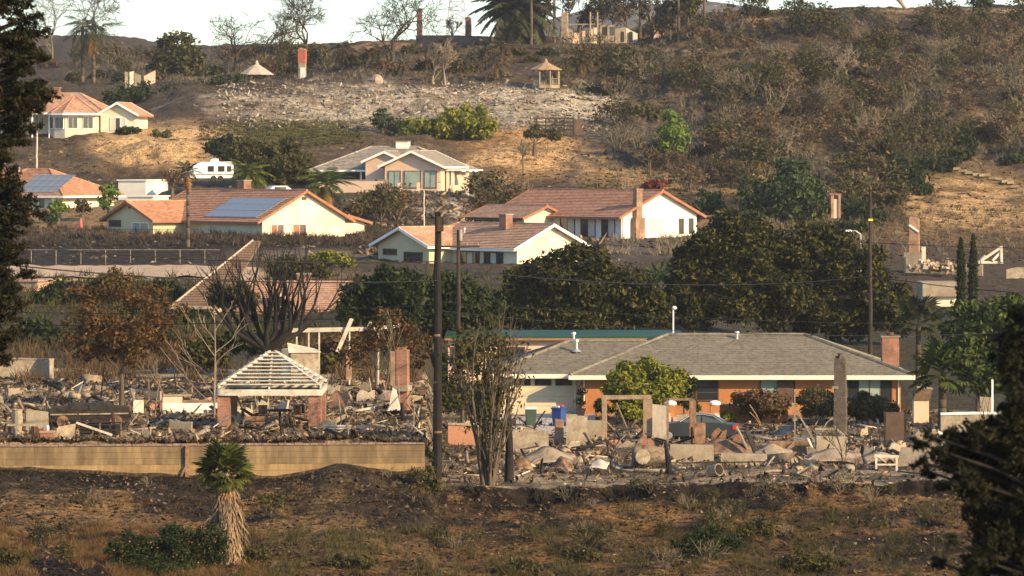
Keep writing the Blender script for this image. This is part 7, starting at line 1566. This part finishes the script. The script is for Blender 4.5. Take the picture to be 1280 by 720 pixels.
# ------------------------------------------------------------------ debris: single pieces, then the mass
M_clod = mat('dark_clod', (.018,.014,.010), (.06,.042,.026), c3=(.19,.13,.075), scale=2, island=True, fine=.3)
def debris():
    r = np.random.default_rng(77)
    def chunk(m, sx, sy, sz, jit, nm):
        c = np.array([(x,y,z) for z in (0,1) for y in (-.5,.5) for x in (-.5,.5)]) * [sx,sy,sz]; c = c + r.normal(size=c.shape)*jit*np.array([sx,sy,sz]); 
        return np_mesh(nm, c, np.array([(0,2,3,1),(4,5,7,6),(0,1,5,4),(1,3,7,5),(3,2,6,7),(2,0,4,6)]), m)
    kinds = {
     'charred_board': ([chunk(M_wood,1.5,.14,.06,.05,'charred_board') for _ in range(3)], 'board'),
     'grey_board': ([chunk(M_gwood,1.3,.15,.05,.05,'grey_board') for _ in range(3)], 'board'),
     'plaster_chunk': ([chunk(M_plas,.5,.36,.2,.16,'plaster_chunk') for _ in range(4)], 'rubble piece'),
     'concrete_block': ([chunk(M_conc,.42,.26,.2,.05,'concrete_block') for _ in range(2)], 'block'),
     'pale_lath': ([chunk(M_pwood,1.1,.09,.05,.06,'pale_lath') for _ in range(2)], 'lath'),
     'tile_fragment': ([chunk(M_clay,.4,.3,.09,.12,'tile_fragment') for _ in range(2)], 'tile piece'),
     'bent_sheet': ([chunk(M_ashm,.9,.6,.05,.2,'bent_sheet') for _ in range(3)], 'sheet metal'),
    }
    say = {'charred_board': 'black charred board', 'grey_board': 'weathered grey board', 'plaster_chunk': 'pale broken plaster chunk', 'concrete_block': 'ash covered concrete block', 'pale_lath': 'pale splintered lath', 'tile_fragment': 'broken terracotta tile piece', 'bent_sheet': 'bent ashen metal sheet'}
    for where, n, x0, x1, y0, y1, lot in [('behind the long retaining wall', 150, 0, 530, 478, 551, 'left'), ('in front of the ranch house', 150, 560, 1165, 528, 598, 'right')]:
        px = r.uniform(x0, x1, n); py = r.uniform(y0, y1, n); ds = hit(px, py, 178.6, 236)
        for x, d in zip(px, ds):
            nm = list(kinds)[r.choice(7, p=[.28,.20,.10,.06,.16,.06,.14])]; mes, cat = kinds[nm]; fl = 'board' in nm or 'lath' in nm
            rot = (r.normal()*.35, r.normal()*(.5 if fl else .35), r.random()*6.28) if r.random() < .8 else (1.2+r.normal()*.2, r.normal()*.2, r.random()*6.28)
            o = link(nm, mes[r.integers(0, len(mes))], None, on(x, float(d), .10 if fl else -.03), rot, .7+.75*r.random()); tag(o, say[nm]+' lying in the ash '+where, cat, say[nm]+'s in the '+lot+' burnt lot')
    # jagged wall shards and leaning beams
    def shard(m):
        w, h = r.uniform(.5, 1.3), r.uniform(.35, 1.0); n = 6; top = [(w*(k/n-.5), h*r.uniform(.45, 1.1)) for k in range(n+1)]; mb = MB(); mb.prism([(x, 0, z) for x, z in [(-w/2, -.25)]+top+[(w/2, -.25)]][::-1], (0, .16, 0)); return mb.mesh('wall_shard', m)
    sh = [shard(m) for m in (M_plas_s, M_conc, M_clay_s, M_ply, M_conc)]
    nm_ = ['pale plaster', 'grey concrete', 'reddish brick', 'ashen board', 'grey concrete']
    for where, n, x0, x1, y0, y1, lot in [('behind the long retaining wall', 26, 0, 530, 480, 548, 'left'), ('in front of the ranch house', 26, 600, 1165, 532, 585, 'right')]:
        px = r.uniform(x0, x1, n); py = r.uniform(y0, y1, n); ds = hit(px, py, 178.6, 236)
        for x, d in zip(px, ds):
            k = r.integers(0, 5); o = link('wall_shard', sh[k], None, on(x, float(d), -.05), (r.normal()*.15, r.normal()*.12, r.normal()*.5), .55+.4*r.random()); tag(o, 'jagged '+nm_[k]+' wall stub standing in the ash '+where, 'wall stub', nm_[k]+' wall stubs in the '+lot+' burnt lot')
        px = r.uniform(x0, x1, n); py = r.uniform(y0, y1, n); ds = hit(px, py, 178.6, 236)
        for i, (x, d) in enumerate(zip(px, ds)):
            m = [M_wood, M_steel, M_gwood][i % 3]; a = r.random()*6.28; l = r.uniform(.8, 1.9); mb = MB(); q = Vector((math.cos(a)*l*.6, math.sin(a)*l*.6, l*r.uniform(.3, .75))); mb.bar((0,0,-.2), q*.5+Vector((0,0,.05)), .09, .06); mb.bar(q*.5+Vector((0,0,.05)), q, .08, .05)
            o = mb.build('leaning_beam', m, None, on(x, float(d))); tag(o, ['charred beam','rusted bar','grey beam'][i % 3]+' jutting up from the rubble '+where, 'beam', ['charred beams','rusted bars','grey beams'][i % 3]+' in the '+lot+' burnt lot')
    for i, x in enumerate(r.uniform(8, 525, 22)):
        d = r.uniform(181, 215); h = r.uniform(.9, 2.3); mb = MB(); q = Vector((r.normal()*.12*h, r.normal()*.1*h, h)); mb.tube((0,0,-.2), q*.5, .045, .04, 6); mb.tube(q*.5, q+Vector((r.normal()*.15,0,0)), .04, .03, 6)
        o = mb.build('standing_pipe', [M_wood, M_gwood, M_steel][i % 3], None, on(x, d)); tag(o, ['charred stick','grey stake','rusted pipe'][i % 3]+' standing upright in the rubble behind the long retaining wall', 'pipe' if i % 3 == 2 else 'stake', ['charred sticks','grey stakes','rusted pipes'][i % 3]+' standing in the left burnt lot')
    # small rubble, too much to count
    def mass(name, label, n, px, py, m, lo, hi, flat, dmin, dmax):
        d = hit(px, py, dmin, dmax)
        if dmax < 240: k = (fbm((px-640)/F*d+70, d, 1/2.6, 3) > r.uniform(-.55, .25, len(px))); px, d = px[k], d[k]      # heaps with bare ash between
        Z = gz(px, d); P = np.stack([(px-640)/F*d, d, Z], 1); n = len(px)
        c = np.array([(x,y,z) for z in (0,1) for y in (-.5,.5) for x in (-.5,.5)])[None]; sz = (lo+(hi-lo)*r.random((n,1,1))**2)*np.concatenate([np.ones((n,1,1))*(.6+3.2*r.random((n,1,1))**3), np.ones((n,1,1))*(.35+.5*r.random((n,1,1))), flat*(.4+r.random((n,1,1)))], 2)
        c = c*sz + r.normal(size=(n,8,3))*sz*.22; a = r.random(n)*6.28; t = r.normal(size=n)*.5
        ca, sa_ = np.cos(a)[:,None], np.sin(a)[:,None]; x, y, z = c[...,0], c[...,1], c[...,2]; z2 = z*np.cos(t)[:,None]+x*np.sin(t)[:,None]; x2 = x*np.cos(t)[:,None]-z*np.sin(t)[:,None]
        V = np.stack([x2*ca-y*sa_, x2*sa_+y*ca, z2-.02], -1)+P[:,None]; q = np.array([(0,2,3,1),(4,5,7,6),(0,1,5,4),(1,3,7,5),(3,2,6,7),(2,0,4,6)])
        Fc = (np.arange(n)*8)[:,None,None]+q[None]; tag(link(name, np_mesh(name, V.reshape(-1,3), Fc.reshape(-1,4), m)), label, kind='stuff')
    U = lambda n, x0, x1, y0, y1: (r.uniform(x0,x1,n), r.uniform(y0,y1,n))
    mass('rubble', 'ash, plaster and charcoal rubble strewn over the left burnt lot', 0, *U(9000,-20,534,474,552), M_mixed, .04, .24, .4, 178.5, 236)
    mass('plaster_rubble', 'pale plaster rubble over the left burnt lot', 0, *U(2000,-20,534,476,552), M_plas, .04, .20, .4, 178.5, 236)
    mass('rubble', 'ash and charcoal rubble strewn over the right burnt lot', 0, *U(6000,556,1340,526,582), M_mixed, .04, .24, .45, 179, 236)
    mass('plaster_rubble', 'pale plaster rubble over the right burnt lot', 0, *U(1000,600,1190,530,582), M_plas, .04, .18, .5, 179, 236)
    mass('gravel', 'fine stones and charcoal at the front of the right lot', 0, *U(1900,545,1340,572,607), M_plas, .02, .11, .6, 178.3, 200)
    mass('stones', 'stones and clods on the slope below the lots', 0, *U(4200,-10,1210,590,722), M_clod, .03, .15, .6, 145, 178)
    mass('terrace_rubble', 'white ash covered stones on the terrace under the gazebo', 0, *U(5200,270,775,106,164), mat('ash_stone', (.07,.055,.042), (.22,.18,.135), c3=(.42,.37,.30), scale=1, island=True, fine=.2), .10, .42, .5, 480, 600)
    mass('bank_rubble', 'ashen stones on the charred banks between the houses', 0, *U(1500,440,760,240,325), M_mixed, .12, .5, .6, 330, 445)
debris()
# ------------------------------------------------------------------ smoke haze in the valley air
hz = MB(); hz.box(-4200, 4200, -60, 9300, -140, 125)
hm = bpy.data.materials.new("smoke_haze"); hm.use_nodes = True
hn = hm.node_tree.nodes; hn.remove(hn["Principled BSDF"])
pv = hn.new("ShaderNodeVolumePrincipled"); pv.inputs["Color"].default_value = (.90, .94, 1.0, 1); pv.inputs["Density"].default_value = HAZE = 0.00007
pv.inputs["Anisotropy"].default_value = 0.2
hm.node_tree.links.new(pv.outputs[0], hn["Material Output"].inputs["Volume"])
tag(hz.build("haze", hm), "thin blue smoke haze hanging over the whole valley", kind='stuff')
